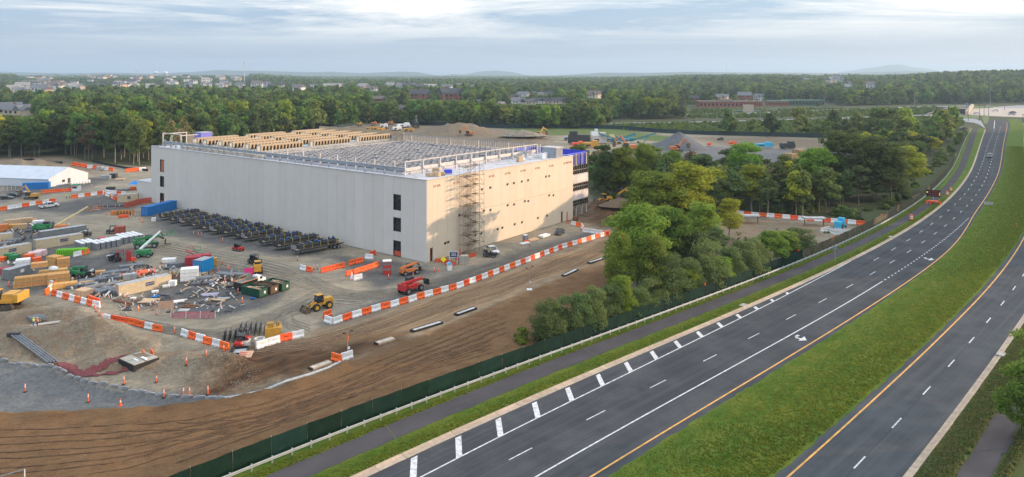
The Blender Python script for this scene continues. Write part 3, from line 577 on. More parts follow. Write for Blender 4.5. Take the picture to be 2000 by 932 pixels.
NEAR = [
 ('near_oak', 1245, 566, 395, 140, "broad bright green tree by the green fence, right of the dirt slope", 0), ('near_yellow', 1335, 466, 312, 132, "tall yellow-green tree rising above its neighbours by the fence", 0),
 ('near_yellow', 1392, 415, 326, 84, "open yellow-leaved tree with bare branches behind the tall yellow-green one", 1), ('near_oak', 1278, 475, 330, 130, "tall mid-green tree just left of the tall yellow-green one", 1),
 ('near_oak', 1215, 665, 535, 62, "narrow light green tree with a pointed top at the fence", 2), ('near_locust', 1305, 602, 492, 100, "big dark blue-green feathery tree against the green fence", 0),
 ('near_locust', 1385, 582, 470, 92, "rounded feathery tree right of the biggest feathery one by the fence", 1), ('near_locust', 1452, 548, 470, 72, "small round tree between two feathery ones along the fence", 2),
 ('near_oak', 1505, 532, 448, 75, "compact bright green round tree near the end of the fence row", 0), ('near_locust', 1563, 508, 445, 72, "last round dark tree of the row along the fence", 0),
 ('near_locust', 1072, 668, 585, 84, "leftmost feathery tree standing over the green fence", 1), ('near_locust', 1108, 655, 578, 72, "second feathery tree from the left over the green fence", 0),
 ('near_locust', 1160, 645, 560, 68, "dark feathery tree just left of the pointed light green one", 2), ('near_locust', 1245, 640, 560, 60, "low blue-green bush tree under the broad bright tree", 1),
 ('near_dark', 1310, 540, 430, 70, "dark tree in the shade below the tall yellow-green one", 0), ('near_oak', 1410, 560, 500, 60, "low green tree filling the gap in the fence row", 1),
 ('thin_tree', 1400, 520, 440, 60, "thin pale tree in front of the open yellow-leaved one", 0), ('near_oak', 1340, 610, 520, 60, "green bushy tree between the two large feathery ones", 2),
 ('shrub', 1020, 668, 640, 36, "yellowish low bush at the left end of the fence trees", 1), ('shrub', 1480, 540, 505, 50, "low green shrub at the foot of the row by the fence", 0),
 ('thin_tree', 1305, 394, 300, 44, "slender pale-trunked tree in the middle of the far tree line", 1), ('thin_tree', 1355, 394, 330, 40, "slender tree just right of the pale-trunked one", 0), ('thin_tree', 1432, 420, 330, 60, "wispy grey-green tree behind the barrier row", 1),
 ('thin_tree', 1500, 424, 345, 56, "wispy grey-green tree right of the first wispy one behind the barriers", 0), ('near_yellow', 1468, 415, 318, 70, "pale yellow-green tree standing over the barrier row", 1), ('near_oak', 1312, 388, 292, 80, "full green tree behind the yellow-leaved trees", 0),
 ('near_oak', 1455, 385, 275, 85, "tall green tree standing above the middle of the tree line", 1), ('near_dark', 1640, 385, 252, 110, "tallest dark tree of the clump beside the highway", 0), ('near_dark', 1705, 392, 262, 110, "broad dark tree right of the tallest in the highway clump", 1),
 ('near_yellow', 1775, 375, 282, 80, "bright yellow-green tree at the right end of the highway clump", 0), ('near_oak', 1590, 392, 285, 90, "green tree at the left of the highway clump", 2), ('near_dark', 1740, 398, 275, 80, "dark tree behind the bright one in the highway clump", 1),
 ('near_oak', 1215, 392, 285, 70, "green tree right beside the end of the building", 1), ('near_dark', 1180, 390, 292, 56, "dark tree closest to the end wall of the building", 0), ('near_oak', 1258, 386, 278, 60, "pointed green tree between the building and the yellow trees", 2),
 ('near_oak', 1240, 520, 440, 90, "green tree filling the mass behind the broad bright one", 1), ('near_oak', 1215, 590, 450, 70, "light green tree at the left edge of the main tree mass", 0), ('near_oak', 1300, 500, 400, 90, "mid-green tree just below the tall yellow-green one", 1), ('near_oak', 1350, 470, 380, 80, "green tree just right of the tall yellow-green one", 2),
 ('near_oak', 1270, 590, 455, 90, "dense green tree over the big feathery one", 2), ('near_dark', 1340, 540, 440, 80, "dark green tree between the feathery ones and the tall yellow one", 1), ('near_locust', 1345, 585, 505, 80, "feathery tree between the two largest feathery ones", 2), ('near_locust', 1265, 628, 540, 80, "feathery tree in front of the broad bright tree", 0), ('near_locust', 1425, 552, 480, 70, "feathery tree second before the small round one", 1), ('near_locust', 1475, 540, 465, 66, "feathery tree just left of the compact bright round one", 0), ('near_oak', 1535, 515, 450, 60, "bushy green tree between the last two round trees of the row", 1),
 ('near_locust', 1135, 652, 572, 66, "feathery tree in the gap of the three at the left end", 2), ('near_locust', 1190, 640, 555, 66, "blue-green tree right beside the pointed light green one", 1), ('shrub', 1230, 655, 600, 60, "bright low bush at the fence foot under the pointed tree", 0), ('near_dark', 1395, 425, 345, 60, "dark tree behind the open yellow-leaved one", 0),
 ('near_oak', 1375, 500, 392, 84, "bright green tree right of the tall yellow-green one's foot", 1), ('near_yellow', 1425, 470, 385, 60, "slim yellow-green tree at the right end of the main mass", 1), ('near_oak', 1312, 540, 405, 96, "full green tree in the middle of the main tree mass", 0), ('near_oak', 1222, 545, 415, 84, "green tree at the dirt side of the main tree mass", 2),
 ('near_oak', 2010, 870, 700, 130, "leafy green tree cut by the right edge over the footpath", 0), ('near_oak', 2060, 780, 620, 150, "tree beyond the right edge behind the leafy one", 1)]
for k, u, vb, vt, wpx, lab, q in NEAR: tpx(k, u, vb, vt, wpx, lab, q)
# ------------------------------------------------------------ woods, hills, haze
for k in range(4):
    seed = 91 + k; TREE.setdefault('far', []).append((crown_mesh("crown", seed, 420, 1.75, clumps_round(seed, 16, 10, .25, 12), (L_FOR, L_FOR, L_DARK, L_OAK)[k]), trunk_mesh(seed, 16, .2, 9, BARK, .3, 3, 5), 16, 10))
for k in range(3):
    r = np.random.RandomState(300 + k); cl = [(r.uniform(-20, 20), r.uniform(-20, 20), r.uniform(7, 12), r.uniform(5, 8), r.uniform(5, 8), r.uniform(3, 5)) for _ in range(16)]
    TREE.setdefault('patch', []).append((crown_mesh("crown", 400 + k, 520, 3.6, cl, L_FOR), trunk_mesh(seed, 10, .3, 9, BARK, .3, 2, 4), 14, 40))
CLEAR = [Pn(q) for q in ([(1320, 219), (1335, 206), (1500, 203), (1520, 214), (1460, 219)], [(1190, 250), (1190, 234), (1340, 232), (1340, 214), (1560, 211), (1700, 206), (1850, 203), (1900, 204), (1885, 228), (1780, 300), (1795, 270), (1700, 268), (1450, 263), (1200, 258)],
                         [(1880, 235), (1880, 203), (1960, 202), (2200, 200), (2200, 260), (1900, 250)], [(-60, 240), (-60, 222), (62, 222), (66, 236)], [(0, 190), (0, 180), (170, 184), (170, 188)])]
SCRUB = [Pn([(1745, 415), (1700, 436), (1880, 262), (1900, 250), (1892, 262), (1850, 320)]), Pn([(1340, 262), (1200, 252), (1190, 243), (1340, 240), (1500, 237), (1800, 229), (1885, 232), (1885, 252), (1800, 268), (1700, 268), (1450, 263)]), Pn([(1340, 232), (1345, 214), (1500, 217), (1560, 213), (1640, 212), (1860, 211), (1850, 222), (1640, 228)])]
HOUSES = []   # (x, y, clearing radius) filled by the house list below
HL = [ # u, v, length, depth, height, roof, wall
 (12, 231, 22, 11, 8, 0, 1), (38, 232, 20, 11, 8, 0, 1), (52, 229, 14, 10, 7, 3, 0), (1012, 207, 16, 10, 8, 0, 0), (1032, 209, 15, 10, 8, 1, 1), (1050, 207, 16, 10, 8, 1, 0), (1072, 207, 15, 10, 8, 1, 2), (1092, 208, 17, 11, 8, 1, 1), (1022, 192, 17, 11, 8, 0, 0), (1004, 197, 15, 10, 8, 1, 2), (1043, 186, 13, 9, 7, 0, 2), (1058, 189, 14, 9, 7, 0, 1), (1072, 187, 14, 9, 7, 1, 0), (1161, 196, 20, 12, 9, 3, 1),
 (1574, 172, 20, 11, 9, 0, 0), (1590, 165, 24, 12, 9, 0, 0), (1602, 167, 22, 12, 9, 1, 0), (1622, 175, 24, 12, 10, 0, 1), (1634, 170, 24, 12, 10, 0, 1), (1641, 173, 20, 12, 9, 0, 0), (1657, 180, 18, 12, 9, 3, 0), (1700, 181, 22, 12, 8, 3, 0), (1358, 201, 14, 12, 9, 1, 3), (1410, 198, 16, 11, 8, 0, 2), (1455, 197, 18, 11, 9, 0, 3), (1483, 197, 14, 11, 9, 0, 0),
 (502, 175, 26, 14, 9, 3, 0), (522, 173, 20, 12, 9, 0, 0), (531, 176, 20, 12, 9, 1, 2), (550, 175, 22, 12, 9, 1, 0), (582, 180, 26, 12, 8, 3, 0), (610, 175, 18, 12, 9, 0, 0), (622, 173, 16, 12, 9, 0, 0), (640, 175, 22, 12, 9, 2, 0), (656, 176, 24, 12, 9, 2, 0), (665, 173, 20, 12, 9, 0, 1), (709, 179, 26, 12, 9, 2, 2), (730, 181, 20, 12, 8, 3, 0), (762, 173, 24, 12, 9, 2, 0), (783, 175, 24, 12, 9, 0, 0), (796, 176, 24, 12, 9, 1, 1), (804, 175, 20, 12, 10, 0, 0), (818, 177, 22, 12, 9, 1, 0), (831, 176, 18, 12, 11, 2, 2), (845, 177, 22, 12, 9, 2, 1), (873, 178, 22, 12, 9, 0, 0), (898, 173, 20, 12, 9, 0, 0), (925, 175, 18, 12, 9, 0, 0), (936, 203, 10, 9, 7, 0, 0), (979, 208, 9, 8, 7, 2, 2), (785, 220, 12, 10, 8, 3, 1), (740, 202, 18, 11, 7, 3, 3), (885, 197, 12, 9, 7, 0, 0), (880, 199, 30, 16, 8, 1, 3), (820, 197, 26, 14, 8, 1, 3)]
rt = np.random.RandomState(5)
for i in range(100):    # the town on its rise at the left
    u = rt.uniform(50, 475); v = rt.uniform(158, 176); HL.append((u, v, rt.uniform(12, 24), rt.uniform(10, 16), rt.uniform(8, 11), rt.randint(0, 3), rt.choice([0, 0, 0, 1, 2])))
for i in range(14): HL.append((rt.uniform(0, 180), rt.uniform(172, 184), rt.uniform(20, 34), 14, 8, rt.randint(0, 4), rt.choice([0, 1, 2])))
for h in HL: p = P(h[0], h[1]); HOUSES.append((p.x, p.y, max(h[2], 12) * .62))
HOUSES += [(P(u, v).x, P(u, v).y, rr) for u, v, rr in ((1405, 209, 40), (1450, 209, 40), (1375, 211, 30), (305, 155, 60), (322, 155, 60), (475, 166, 12), (205, 158, 60), (1520, 206, 45), (1560, 204, 45), (1590, 203, 30))]
def woods():
    def keep(x, y, mg=2.5):
        ok = sdf(SITE, x, y) < -mg
        for q in CLEAR: ok &= sdf(q, x, y) < 0
        for q in SCRUB: ok &= sdf(q, x, y) < 0
        ok &= sdf(SLOPE, x, y) < 0
        for pix, wd in (([(1190, 241), (1340, 239), (1500, 235), (1640, 231), (1800, 226), (1885, 222)], 14), ([(1340, 224), (1500, 220), (1700, 212), (1800, 208.5), (1900, 207)], 14)):
            q = [P(*t) for t in pix]
            for a, c in zip(q[:-1], q[1:]): L = (c - a).length; t = np.clip(((x - a.x) * (c.x - a.x) + (y - a.y) * (c.y - a.y)) / L ** 2, 0, 1); ok &= np.hypot(x - a.x - t * (c.x - a.x), y - a.y - t * (c.y - a.y)) > wd / 2 + 4
        for s0 in range(60, 700, 8):
            cx, cy = road(s0, 4); ok &= np.hypot(x - cx, y - cy) > 27
        # gaps in front of houses so they show over the canopy
        for hx, hy, rr in HOUSES:
            dx, dy = x - hx, y - hy; near = np.abs(dx - hx / hy * dy) < rr; ok &= ~(near & (dy < rr) & (dy > -rr - hy * .035))
        return ok
    def scatter(y0, y1, sp, amax=.80, rows=NR):
        n = int(amax * (y1 ** 2 - y0 ** 2) / sp ** 2); y = np.sqrt(rows.uniform(y0 ** 2, y1 ** 2, n)); a = rows.uniform(-amax, amax, n); return a * y, y
    xa, ya = scatter(150, 900, 6.4, .95); ok = keep(xa, ya); xa, ya = xa[ok], ya[ok]
    o = np.argsort(ya); xa, ya = xa[o], ya[o]
    # the ones that show largest: along the edges of the woods, as things of their own
    infr = np.abs(xa / ya) < .74; e = sdf(SITE, xa, ya) > -16; cand = np.where(infr & (e | (ya < 330)))[0]
    pick = cand[np.linspace(0, len(cand) - 1, min(255, len(cand))).astype(int)] if len(cand) > 255 else cand
    # prefer nearest
    pick = cand[:255]
    for i in pick:
        x, y = xa[i], ya[i]; a = x / y
        kk = int(R.choice([0, 1, 2, 3, 4, 4, 0, 1, 2, 3, 2, 1, 5, 6])); col_ = ("mid green", "fresh green", "green", "grey-green", "dark green", "yellowish", "brownish")[kk]
        if a > .05:
            g, hh, ww = "trees of the wood right of the building", R.uniform(8, 12.5), R.uniform(6, 9)
            pl = "beside the building's end" if a < .13 else "behind the yellow trees" if a < .24 else "above the right-hand barrier row" if a < .40 else "in the highway clump" if a < .52 else "by the upper highway"; dp = "front rank" if y < 178 else "second rank" if y < 195 else "third rank" if y < 215 else "back rank"
        elif a < -.5: g, hh, ww = "trees of the wood behind the white tent", R.uniform(16, 21), R.uniform(8, 11); pl = "at the far left edge" if a < -.66 else "above the white tent" if a < -.6 else "over the dirt track" if a < -.55 else "at the building's far corner"; dp = "front rank" if y < 300 else "second rank" if y < 318 else "back rank"
        else: g, hh, ww = "trees in the front rank beyond the roof", R.uniform(14, 19), R.uniform(6.5, 9.5); pl = "above the coolers" if a < -.25 else "above the pipe-support grid" if a < -.05 else "above the stud wall"; dp = "front rank" if y < 320 else "back rank"
        hc = "tall" if hh > (12 if a > .05 else 18) else "shorter"; wc = "broad" if ww > (7.5 if a > .05 else 9) else "narrow"
        tree('wood', float(x), float(y), "%s %s %s tree %s, %s of the wood" % (hc, wc, col_, pl, dp), g, hh, ww, k=kk)
    m = np.ones(len(xa), bool); m[pick] = False
    xb, yb = scatter(900, 2300, 7.8); ok = keep(xb, yb) & (vnoise(xb, yb, 160, 30) + .5 * vnoise(xb, yb, 60, 31) > -.33); xb, yb = xb[ok], yb[ok]
    X, Y = np.r_[xa[m], xb], np.r_[ya[m], yb]; print("woods", len(X), len(pick), len(cand))
    rr = NR.uniform(0, 1, len(X)); cut = [0, .36, .66, .84, 1]
    def capz(x, y, z):
        # younger, lower trees around the houses
        c = np.full(len(x), 9.)
        for hx, hy, rr in HOUSES:
            dx, dy = x - hx, y - hy; m = (np.abs(dx - hx / hy * dy) < rr * .95) & (dy > -520) & (dy < 0)
            hh = 3.5 + (37 - 3.5) * (-dy[m]) / hy; c[m] = np.minimum(c[m], np.maximum(hh / 17, .16))
        a = x / y; t = (a < -.36) & (a > -.70) & (y > 1250) & (y < 5200); c[t] = np.minimum(c[t], NR.uniform(.22, .55, t.sum())); return c
    def gn(name, x, y, src, smin, smax, kind_label):
        z = H(x, y); cap = capz(x, y, z) if 'scrub' not in name else np.full(len(x), 9.); cw = np.clip(cap * 1.1, .55, 1); me = bpy.data.meshes.new(name); me.vertices.add(len(x)); me.vertices.foreach_set("co", np.c_[x, y, z - .3].astype(np.float32).ravel())
        sc = NR.uniform(smin, smax, len(x)) * (1 + .25 * vnoise(x, y, 45, 33)); A = me.attributes.new("scl", 'FLOAT_VECTOR', 'POINT'); A.data.foreach_set("vector", np.c_[sc * NR.uniform(.85, 1.1, len(x)) * cw, sc * NR.uniform(.85, 1.1, len(x)) * cw, np.minimum(sc * NR.uniform(.8, 1.2, len(x)), cap)].astype(np.float32).ravel())
        B = me.attributes.new("rot", 'FLOAT_VECTOR', 'POINT'); B.data.foreach_set("vector", np.c_[x * 0, x * 0, NR.uniform(0, 6.28, len(x))].astype(np.float32).ravel())
        o = bpy.data.objects.new(name, me); COL.objects.link(o); tag(o, kind="stuff")
        ng = bpy.data.node_groups.new("scatter_trees", 'GeometryNodeTree'); ng.interface.new_socket("Geometry", in_out='INPUT', socket_type='NodeSocketGeometry'); ng.interface.new_socket("Geometry", in_out='OUTPUT', socket_type='NodeSocketGeometry')
        gi, go = ng.nodes.new('NodeGroupInput'), ng.nodes.new('NodeGroupOutput'); oi = ng.nodes.new('GeometryNodeObjectInfo'); oi.inputs['Object'].default_value = src; oi.inputs['As Instance'].default_value = True
        ip = ng.nodes.new('GeometryNodeInstanceOnPoints'); L = ng.links
        for nm, sk_ in (("scl", 'Scale'), ("rot", 'Rotation')):
            na = ng.nodes.new('GeometryNodeInputNamedAttribute'); na.data_type = 'FLOAT_VECTOR'; na.inputs['Name'].default_value = nm; L.new(na.outputs['Attribute'], ip.inputs[sk_])
        L.new(gi.outputs[0], ip.inputs['Points']); L.new(oi.outputs['Geometry'], ip.inputs['Instance']); L.new(ip.outputs[0], go.inputs[0])
        md = o.modifiers.new("scatter", 'NODES'); md.node_group = ng; return o
    xs = P(30, 262)
    for k in range(4):   # one standing example of each far tree carries the mesh the woods repeat
        i = np.where((Y > 560) & (Y < 640))[0][k * 7]; t = tree('far', float(X[i]), float(Y[i]), ("mid green", "olive green", "dark green", "bright green")[k] + " tree deep inside the woods beyond the roof", "trees inside the canopy", k=k); t.name = "woodland_tree"
        sel = (rr >= cut[k]) & (rr < cut[k + 1]); gn("woods", X[sel], Y[sel], t.children[0] if "crown" in t.children[0].name else t.children[1], .62, 1.15, 0)
    xc, yc = scatter(2250, 8200, 32); ok = (vnoise(xc, yc, 420, 35) > -.40)
    for hx, hy, r_ in HOUSES[-140:]:
        if hy > 1400: dx, dy = xc - hx, yc - hy; ok &= ~((np.abs(dx - hx / hy * dy) < r_ + 16) & (dy < r_ + 5) & (dy > -hy * .05))
    xc, yc = xc[ok], yc[ok]; q3 = NR.randint(0, 3, len(xc))
    for k in range(3):
        cm, tm, h0, w0 = TREE['patch'][k]; t = thing("tree_clump", ("left-hand", "middle", "right-hand")[k] + " clump of far trees on the plain below the horizon", "tree clump", (float(xc[k]), float(yc[k]), hz(xc[k], yc[k])), 0, "far clumps of trees"); c = bpy.data.objects.new("crown", cm); COL.objects.link(c); c.parent = t
        c2 = bpy.data.objects.new("trunk", tm); COL.objects.link(c2); c2.parent = t
        gn("far_woods", xc[q3 == k], yc[q3 == k], c, .8, 1.15, 0)
    # scrub on the banks
    k = 0; V = []
    UND = [Pn([(1150, 392), (1150, 384), (1330, 398), (1480, 404), (1600, 408), (1700, 410), (1750, 380), (1790, 372), (1740, 430), (1700, 438), (1600, 424), (1480, 417), (1330, 409), (1240, 402)])]
    UND.append(Pn([(1420, 440), (1560, 446), (1650, 452), (1670, 470), (1600, 492), (1480, 520), (1400, 520), (1380, 470)]))
    for j, q in enumerate(SCRUB + UND):
        x0, y0 = q.min(0); x1, y1 = q.max(0); n = int((x1 - x0) * (y1 - y0) / (14, 9, 12, 9, 7)[j]); x, y = NR.uniform(x0, x1, n), NR.uniform(y0, y1, n); ok = (sdf(q, x, y) > 1)
        for s0 in range(100, 620, 6): cx, cyy = road(s0, 3); ok &= np.hypot(x - cx, y - cyy) > (18 if j < 3 else 20)
        for pix in ([(1190, 241), (1340, 239), (1500, 235), (1640, 231), (1800, 226), (1885, 222)], [(1340, 224), (1500, 220), (1560, 217), (1700, 212), (1800, 208.5), (1900, 207)]):
            q2 = [P(*t) for t in pix]
            for a, c_ in zip(q2[:-1], q2[1:]): L = (c_ - a).length; t = np.clip(((x - a.x) * (c_.x - a.x) + (y - a.y) * (c_.y - a.y)) / L ** 2, 0, 1); ok &= np.hypot(x - a.x - t * (c_.x - a.x), y - a.y - t * (c_.y - a.y)) > 13
        V.append(np.c_[x[ok], y[ok], np.full(ok.sum(), j)])
    V = np.concatenate(V); print("scrub", len(V)); q4 = NR.randint(0, 3, len(V))
    for k in range(3):
        p = V[q4 == k][0]; t = tree('shrub', float(p[0]), float(p[1]), ("feathery", "rounded", "pale")[k] + " green shrub on the bank between the fence and the ramp road", "shrubs on the banks", k=k); c = [c for c in t.children if "crown" in c.name][0]; vk = V[q4 == k]; [gn('scrub', vk[vk[:, 2] == j][:, 0], vk[vk[:, 2] == j][:, 1], c, *((.3, .8), (.25, .6), (.3, .7), (.3, .8), (.06, .22))[j], 0) for j in range(5)]
woods()
# hedges along the ramp roads
def hills(name, prof, Y0, depth, mat, z0=-30):
    us = np.arange(prof[0][0], prof[-1][0], 6.); vt = np.interp(us, [p[0] for p in prof], [p[1] for p in prof]) + .5 * vnoise(us, us * 0, 22, 40) + .3 * vnoise(us, us * 0, 8, 41)
    x = (us - 1000) / FPX * Y0; zt = CAMH + (VH - vt) * Y0 / FPX; ts = np.linspace(-1, 1, 11); V = []
    for t in ts:
        env = math.cos(t * math.pi / 2) ** 1.2; V.append(np.c_[x * (1 + t * depth / Y0), np.full(x.shape, Y0 + t * depth) + 200 * vnoise(x, x * 0 + t * 900, 900, 42), z0 + (zt - z0) * env * (1 + .12 * vnoise(x, x * 0 + t * 700, 500, 43) * (abs(t) > .05))])
    n = len(us); idx = np.arange(n * 11).reshape(11, n); Fq = np.stack([idx[:-1, :-1], idx[:-1, 1:], idx[1:, 1:], idx[1:, :-1]], -1).reshape(-1, 4)
    me = np_mesh(name, np.concatenate(V), Fq); me.polygons.foreach_set("use_smooth", np.ones(len(Fq), bool)); return tag(link(name, me, None, [mat]), kind="structure")
HM = M("wooded_hills", (.055, .085, .035), .95, var=.4, scale=.004, rgb2=(.04, .065, .03))
hills("hills", [(-300, 143), (0, 140), (60, 142), (130, 143.5), (200, 142), (300, 144), (370, 141), (430, 137), (520, 139), (620, 141), (645, 140), (700, 143), (780, 140), (815, 141), (850, 147), (880, 150)], 8600, 600, HM)
hills("hills", [(860, 148), (885, 144.5), (905, 145.5), (935, 140), (965, 138), (1000, 141), (1030, 147), (1050, 150)], 10500, 500, HM)
hills("hills", [(980, 152), (1060, 149), (1150, 144), (1180, 142), (1260, 142.5), (1350, 140.5), (1420, 141.5), (1560, 142), (1640, 143), (1700, 141), (1790, 138.5), (1830, 141), (1900, 137), (2100, 139), (2300, 143)], 7600, 500, HM)
hills("hills", [(1640, 141), (1690, 134), (1715, 131), (1735, 127), (1762, 126), (1775, 130), (1810, 134), (1850, 140)], 12500, 500, HM)
hb = MB(); hb.box(0, 9000, -1.6 - 44, 34000, 20000, 44 + 262); hz_o = hb.build("haze", []); tag(hz_o, kind="stuff")
hm = bpy.data.materials.new("morning_haze"); hm.use_nodes = True; hn = hm.node_tree.nodes; hn.clear(); ho = hn.new('ShaderNodeOutputMaterial'); hv = hn.new('ShaderNodeVolumePrincipled')
hv.inputs['Color'].default_value = (.60, .80, 1.0, 1); hv.inputs['Density'].default_value = 1.2e-4; hv.inputs['Anisotropy'].default_value = .2
hm.node_tree.links.new(hv.outputs[0], ho.inputs['Volume']); hz_o.data.materials.append(hm)
# ------------------------------------------------------------ the building
BX, BY, BA = -16.7, 140.4, math.atan2(.796, .605); HT = 16.25; E1 = Vector((.6053, .7960)); E2 = Vector((-.7960, .6053))
def B2W(x, y, z=0): return Vector((BX + E1.x * x + E2.x * y, BY + E1.y * x + E2.y * y, z))
def wallR(u, v, y0=0.):
    a = (u - 1000) / FPX; ox, oy = BX + E2.x * y0, BY + E2.y * y0; t = (a * oy - ox) / (E1.x - a * E1.y); Y = oy + E1.y * t; return t, CAMH - (v - VH) * Y / FPX
def wallL(u, v):
    a = (u - 1000) / FPX; t = (a * BY - BX) / (E2.x - a * E2.y); Y = BY + E2.y * t; return t, CAMH - (v - VH) * Y / FPX
PAN_SUN = M("warm_white_wall_panel", (.66, .565, .45), .7, var=.035, scale=.35, randomize=.03); PAN_SHADE = M("pale_grey_wall_panel", (.62, .595, .55), .7, var=.035, scale=.3, randomize=.03)  # sun and shade put into the panel colour: warm right wall, grey left wall
ROOFM = M("white_roof_membrane", (.56, .56, .59), .7, var=.14, scale=.25); SHADOWG = M("dark_joint_seal", (.10, .10, .10), .9); GLASSD = M("dark_window_glass", (.02, .025, .03), .12, spec=.6)
STEELW = M("primed_steel", (.55, .52, .50), .6, .1, var=.15, scale=1); STEELB = M("galvanised_roof_steel", (.36, .40, .45), .5, .35, var=.2, scale=1); BEIGE = M("cooler_beige_casing", (.44, .335, .22), .6, var=.1, scale=1); BLACK = M("matt_black", (.018, .018, .02), .7)
BLUE = M("blue_sheathing", (.035, .06, .62), .55, var=.12, scale=.5); ORANGE = M("safety_orange_plastic", (.90, .13, .02), .5, var=.12, scale=1.5, randomize=.08); WHITEP = M("white_plastic", (.78, .79, .80), .5, var=.12, scale=1.5, randomize=.07)
WOOD = M("pine_timber", (.66, .33, .10), .8, var=.2, scale=2.5, randomize=.12); PLY = M("plywood", (.55, .40, .26), .8, var=.2, scale=2, randomize=.12)
bld = thing("warehouse_building", "huge windowless box building with pale grey and sunlit cream walls", "building", (BX, BY, 0), BA)
def box_o(name, mat, parent, *a, **k): return MB().box(*a, **k).build(name, mat, parent)
# core behind the panels
core = MB(); core.box(26.6, 54.9, -.1, 52.6, 109.0, 16.0); core.build("wall_core", SHADOWG, bld)
rf = MB(); rf.box(26.65, 54.9, 15.9, 53.0, 109.4, .14); rf.build("roof_deck", ROOFM, bld)
cap = MB(); cap.box(26.65, .03, HT, 53.5, .42, .07).box(.03, 54.9, HT, .42, 109.36, .072).box(26.65, 109.77, HT, 53.5, .42, .07).box(53.27, 54.9, HT, .42, 109.36, .072); cap.box(26.65, .3, 16.0, 52.6, .1, .25).box(.3, 54.9, 16.0, .1, 109, .25); cap.build("parapet_cap", ROOFM, bld)
def panel(name, mat, x0, x1, z0, z1, side):
    g = .02; b = MB(); n = max(1, int(round((x1 - x0) / .76)))
    # shallow pressed ribs on each panel
    for k in range(n):
        p0, p1 = x0 + g + (x1 - x0 - 2 * g) * k / n, x0 + g + (x1 - x0 - 2 * g) * (k + 1) / n; d = .004 if k % 2 else 0.
        if side == 'R': b.box((p0 + p1) / 2, .12 - d / 2, z0 + g, p1 - p0, .24 + d, z1 - z0 - 2 * g)
        else: b.box(.12 - d / 2, (p0 + p1) / 2, z0 + g, .24 + d, p1 - p0, z1 - z0 - 2 * g)
    return b.build(name, mat, bld)
DR = [(0.93, 1.75, 0, 2.7), (47.8, 48.6, 0, 2.7)]
xs = [.26] + list(np.arange(3.0, 53, 2.95)) + [53.3]; xs = sorted(xs)
for a, c in zip(xs[:-1], xs[1:]):
    zs = [0.05, 8.1, HT] if a > 17 else [.05, HT]
    for z0, z1 in zip(zs[:-1], zs[1:]):
        hit = [d for d in DR if d[0] > a - .1 and d[1] < c + .1 and z0 < 1]
        if hit:
            d = hit[0]; panel("wall_panel", PAN_SUN, a, d[0], z0, z1, 'R'); panel("wall_panel", PAN_SUN, d[1], c, z0, z1, 'R'); panel("wall_panel", PAN_SUN, d[0], d[1], d[3], z1, 'R')
            dd = box_o("doorway", BLACK, bld, (d[0] + d[1]) / 2, .3, .05, d[1] - d[0], .04, d[3] - .06); MB().box((d[0] + d[1]) / 2 - (d[1] - d[0]) / 2 + .03, .02, .05, .07, .1, d[3] - .05).box((d[0] + d[1]) / 2, .02, d[3] - .07, d[1] - d[0], .09, .07).build("door_frame", M("red_oxide_steel", (.30, .05, .03), .6), dd)
        else: panel("wall_panel", PAN_SUN, a, c, z0, z1, 'R')
OPN = {(7.2, 9.4): [(.05, 3.2), (5.1, 7.9), (9.4, 12.6)], (102.4, 104.7): [(.05, 3.3), (5.1, 8.1), (9.3, 12.8)]}
ys = [0] + [3.6, 7.2, 9.4] + list(np.linspace(12.4, 99.4, 30)) + [102.4, 104.7, 107.3, 109.8]
for a, c in zip(ys[:-1], ys[1:]):
    op = next((v for k, v in OPN.items() if abs(k[0] - a) < .2), None)
    if not op: panel("wall_panel", PAN_SHADE, a, c, .05, HT, 'L'); continue
    z = .05
    for k, (o0, o1) in enumerate(op):
        if o0 - z > .3: panel("wall_panel", PAN_SHADE, a, c, z, o0, 'L')
        far = a > 50; last = far and k == 2
        wn = MB().box(.28, (a + c) / 2, o0, .04, c - a, o1 - o0).build("window_opening", M("orange_board", (.50, .17, .07), .8) if last else GLASSD, bld)
        fr = MB()
        for yy in (a + .06, c - .06): fr.box(.1, yy, o0, .2, .12, o1 - o0)
        fr.box(.1, (a + c) / 2, o0, .19, c - a - .24, .1).box(.1, (a + c) / 2, o1 - .1, .19, c - a - .24, .1).build("window_frame", DARKST, wn)
        if k == 0: MB().box(.2, (a + c) / 2, .15, .05, c - a - .3, .9).build("safety_net", M("orange_net", (.62, .10, .04), .8), wn)
        z = o1
    panel("wall_panel", PAN_SHADE, a, c, z, HT, 'L')
VENT = Z(860, 250, 5.824, [(475, 700), (570, 681), (765, 643), (838, 629), (928, 611), (1000, 597), (1204, 555), (1240, 549), (767, 881), (840, 872), (963, 835), (1002, 834), (1240, 769), (1288, 767)]) + Z(820, 380, 4.707, [(590, 150), (650, 143), (716, 320), (760, 307), (873, 275), (940, 257), (1086, 217), (1169, 196), (512, 374), (565, 359), (365, 192), (415, 200), (235, 449), (262, 440)])
for u, v in VENT:
    t, z = wallR(u, v); f = box_o("vent_opening", BLACK, bld, t, -.012, z - .2, .55, .03, .42); MB().box(t, -.05, z + .22, .7, .12, .05).box(t - .32, -.03, z - .22, .06, .08, .44).build("vent_frame", DARKST, f)
for u, v in Z(860, 250, 5.824, [(182, 622), (395, 583), (583, 548), (765, 516), (940, 486), (1104, 457), (1262, 430), (1425, 400), (1467, 391)]) + [(853, 363)]:
    t, z = wallR(u, v); b = MB()
    for k, dx in enumerate((-.8, -.45, .15, .5, .85)): b.box(t + dx, -.03, z - .22, .10, .05, .44); b.box(t + dx + .15, -.03, z + (.14 if k % 2 else -.18), .28, .045, .07)
    b.build("bracket_mark", M("rust_orange_marking", (.42, .17, .09), .8), bld)
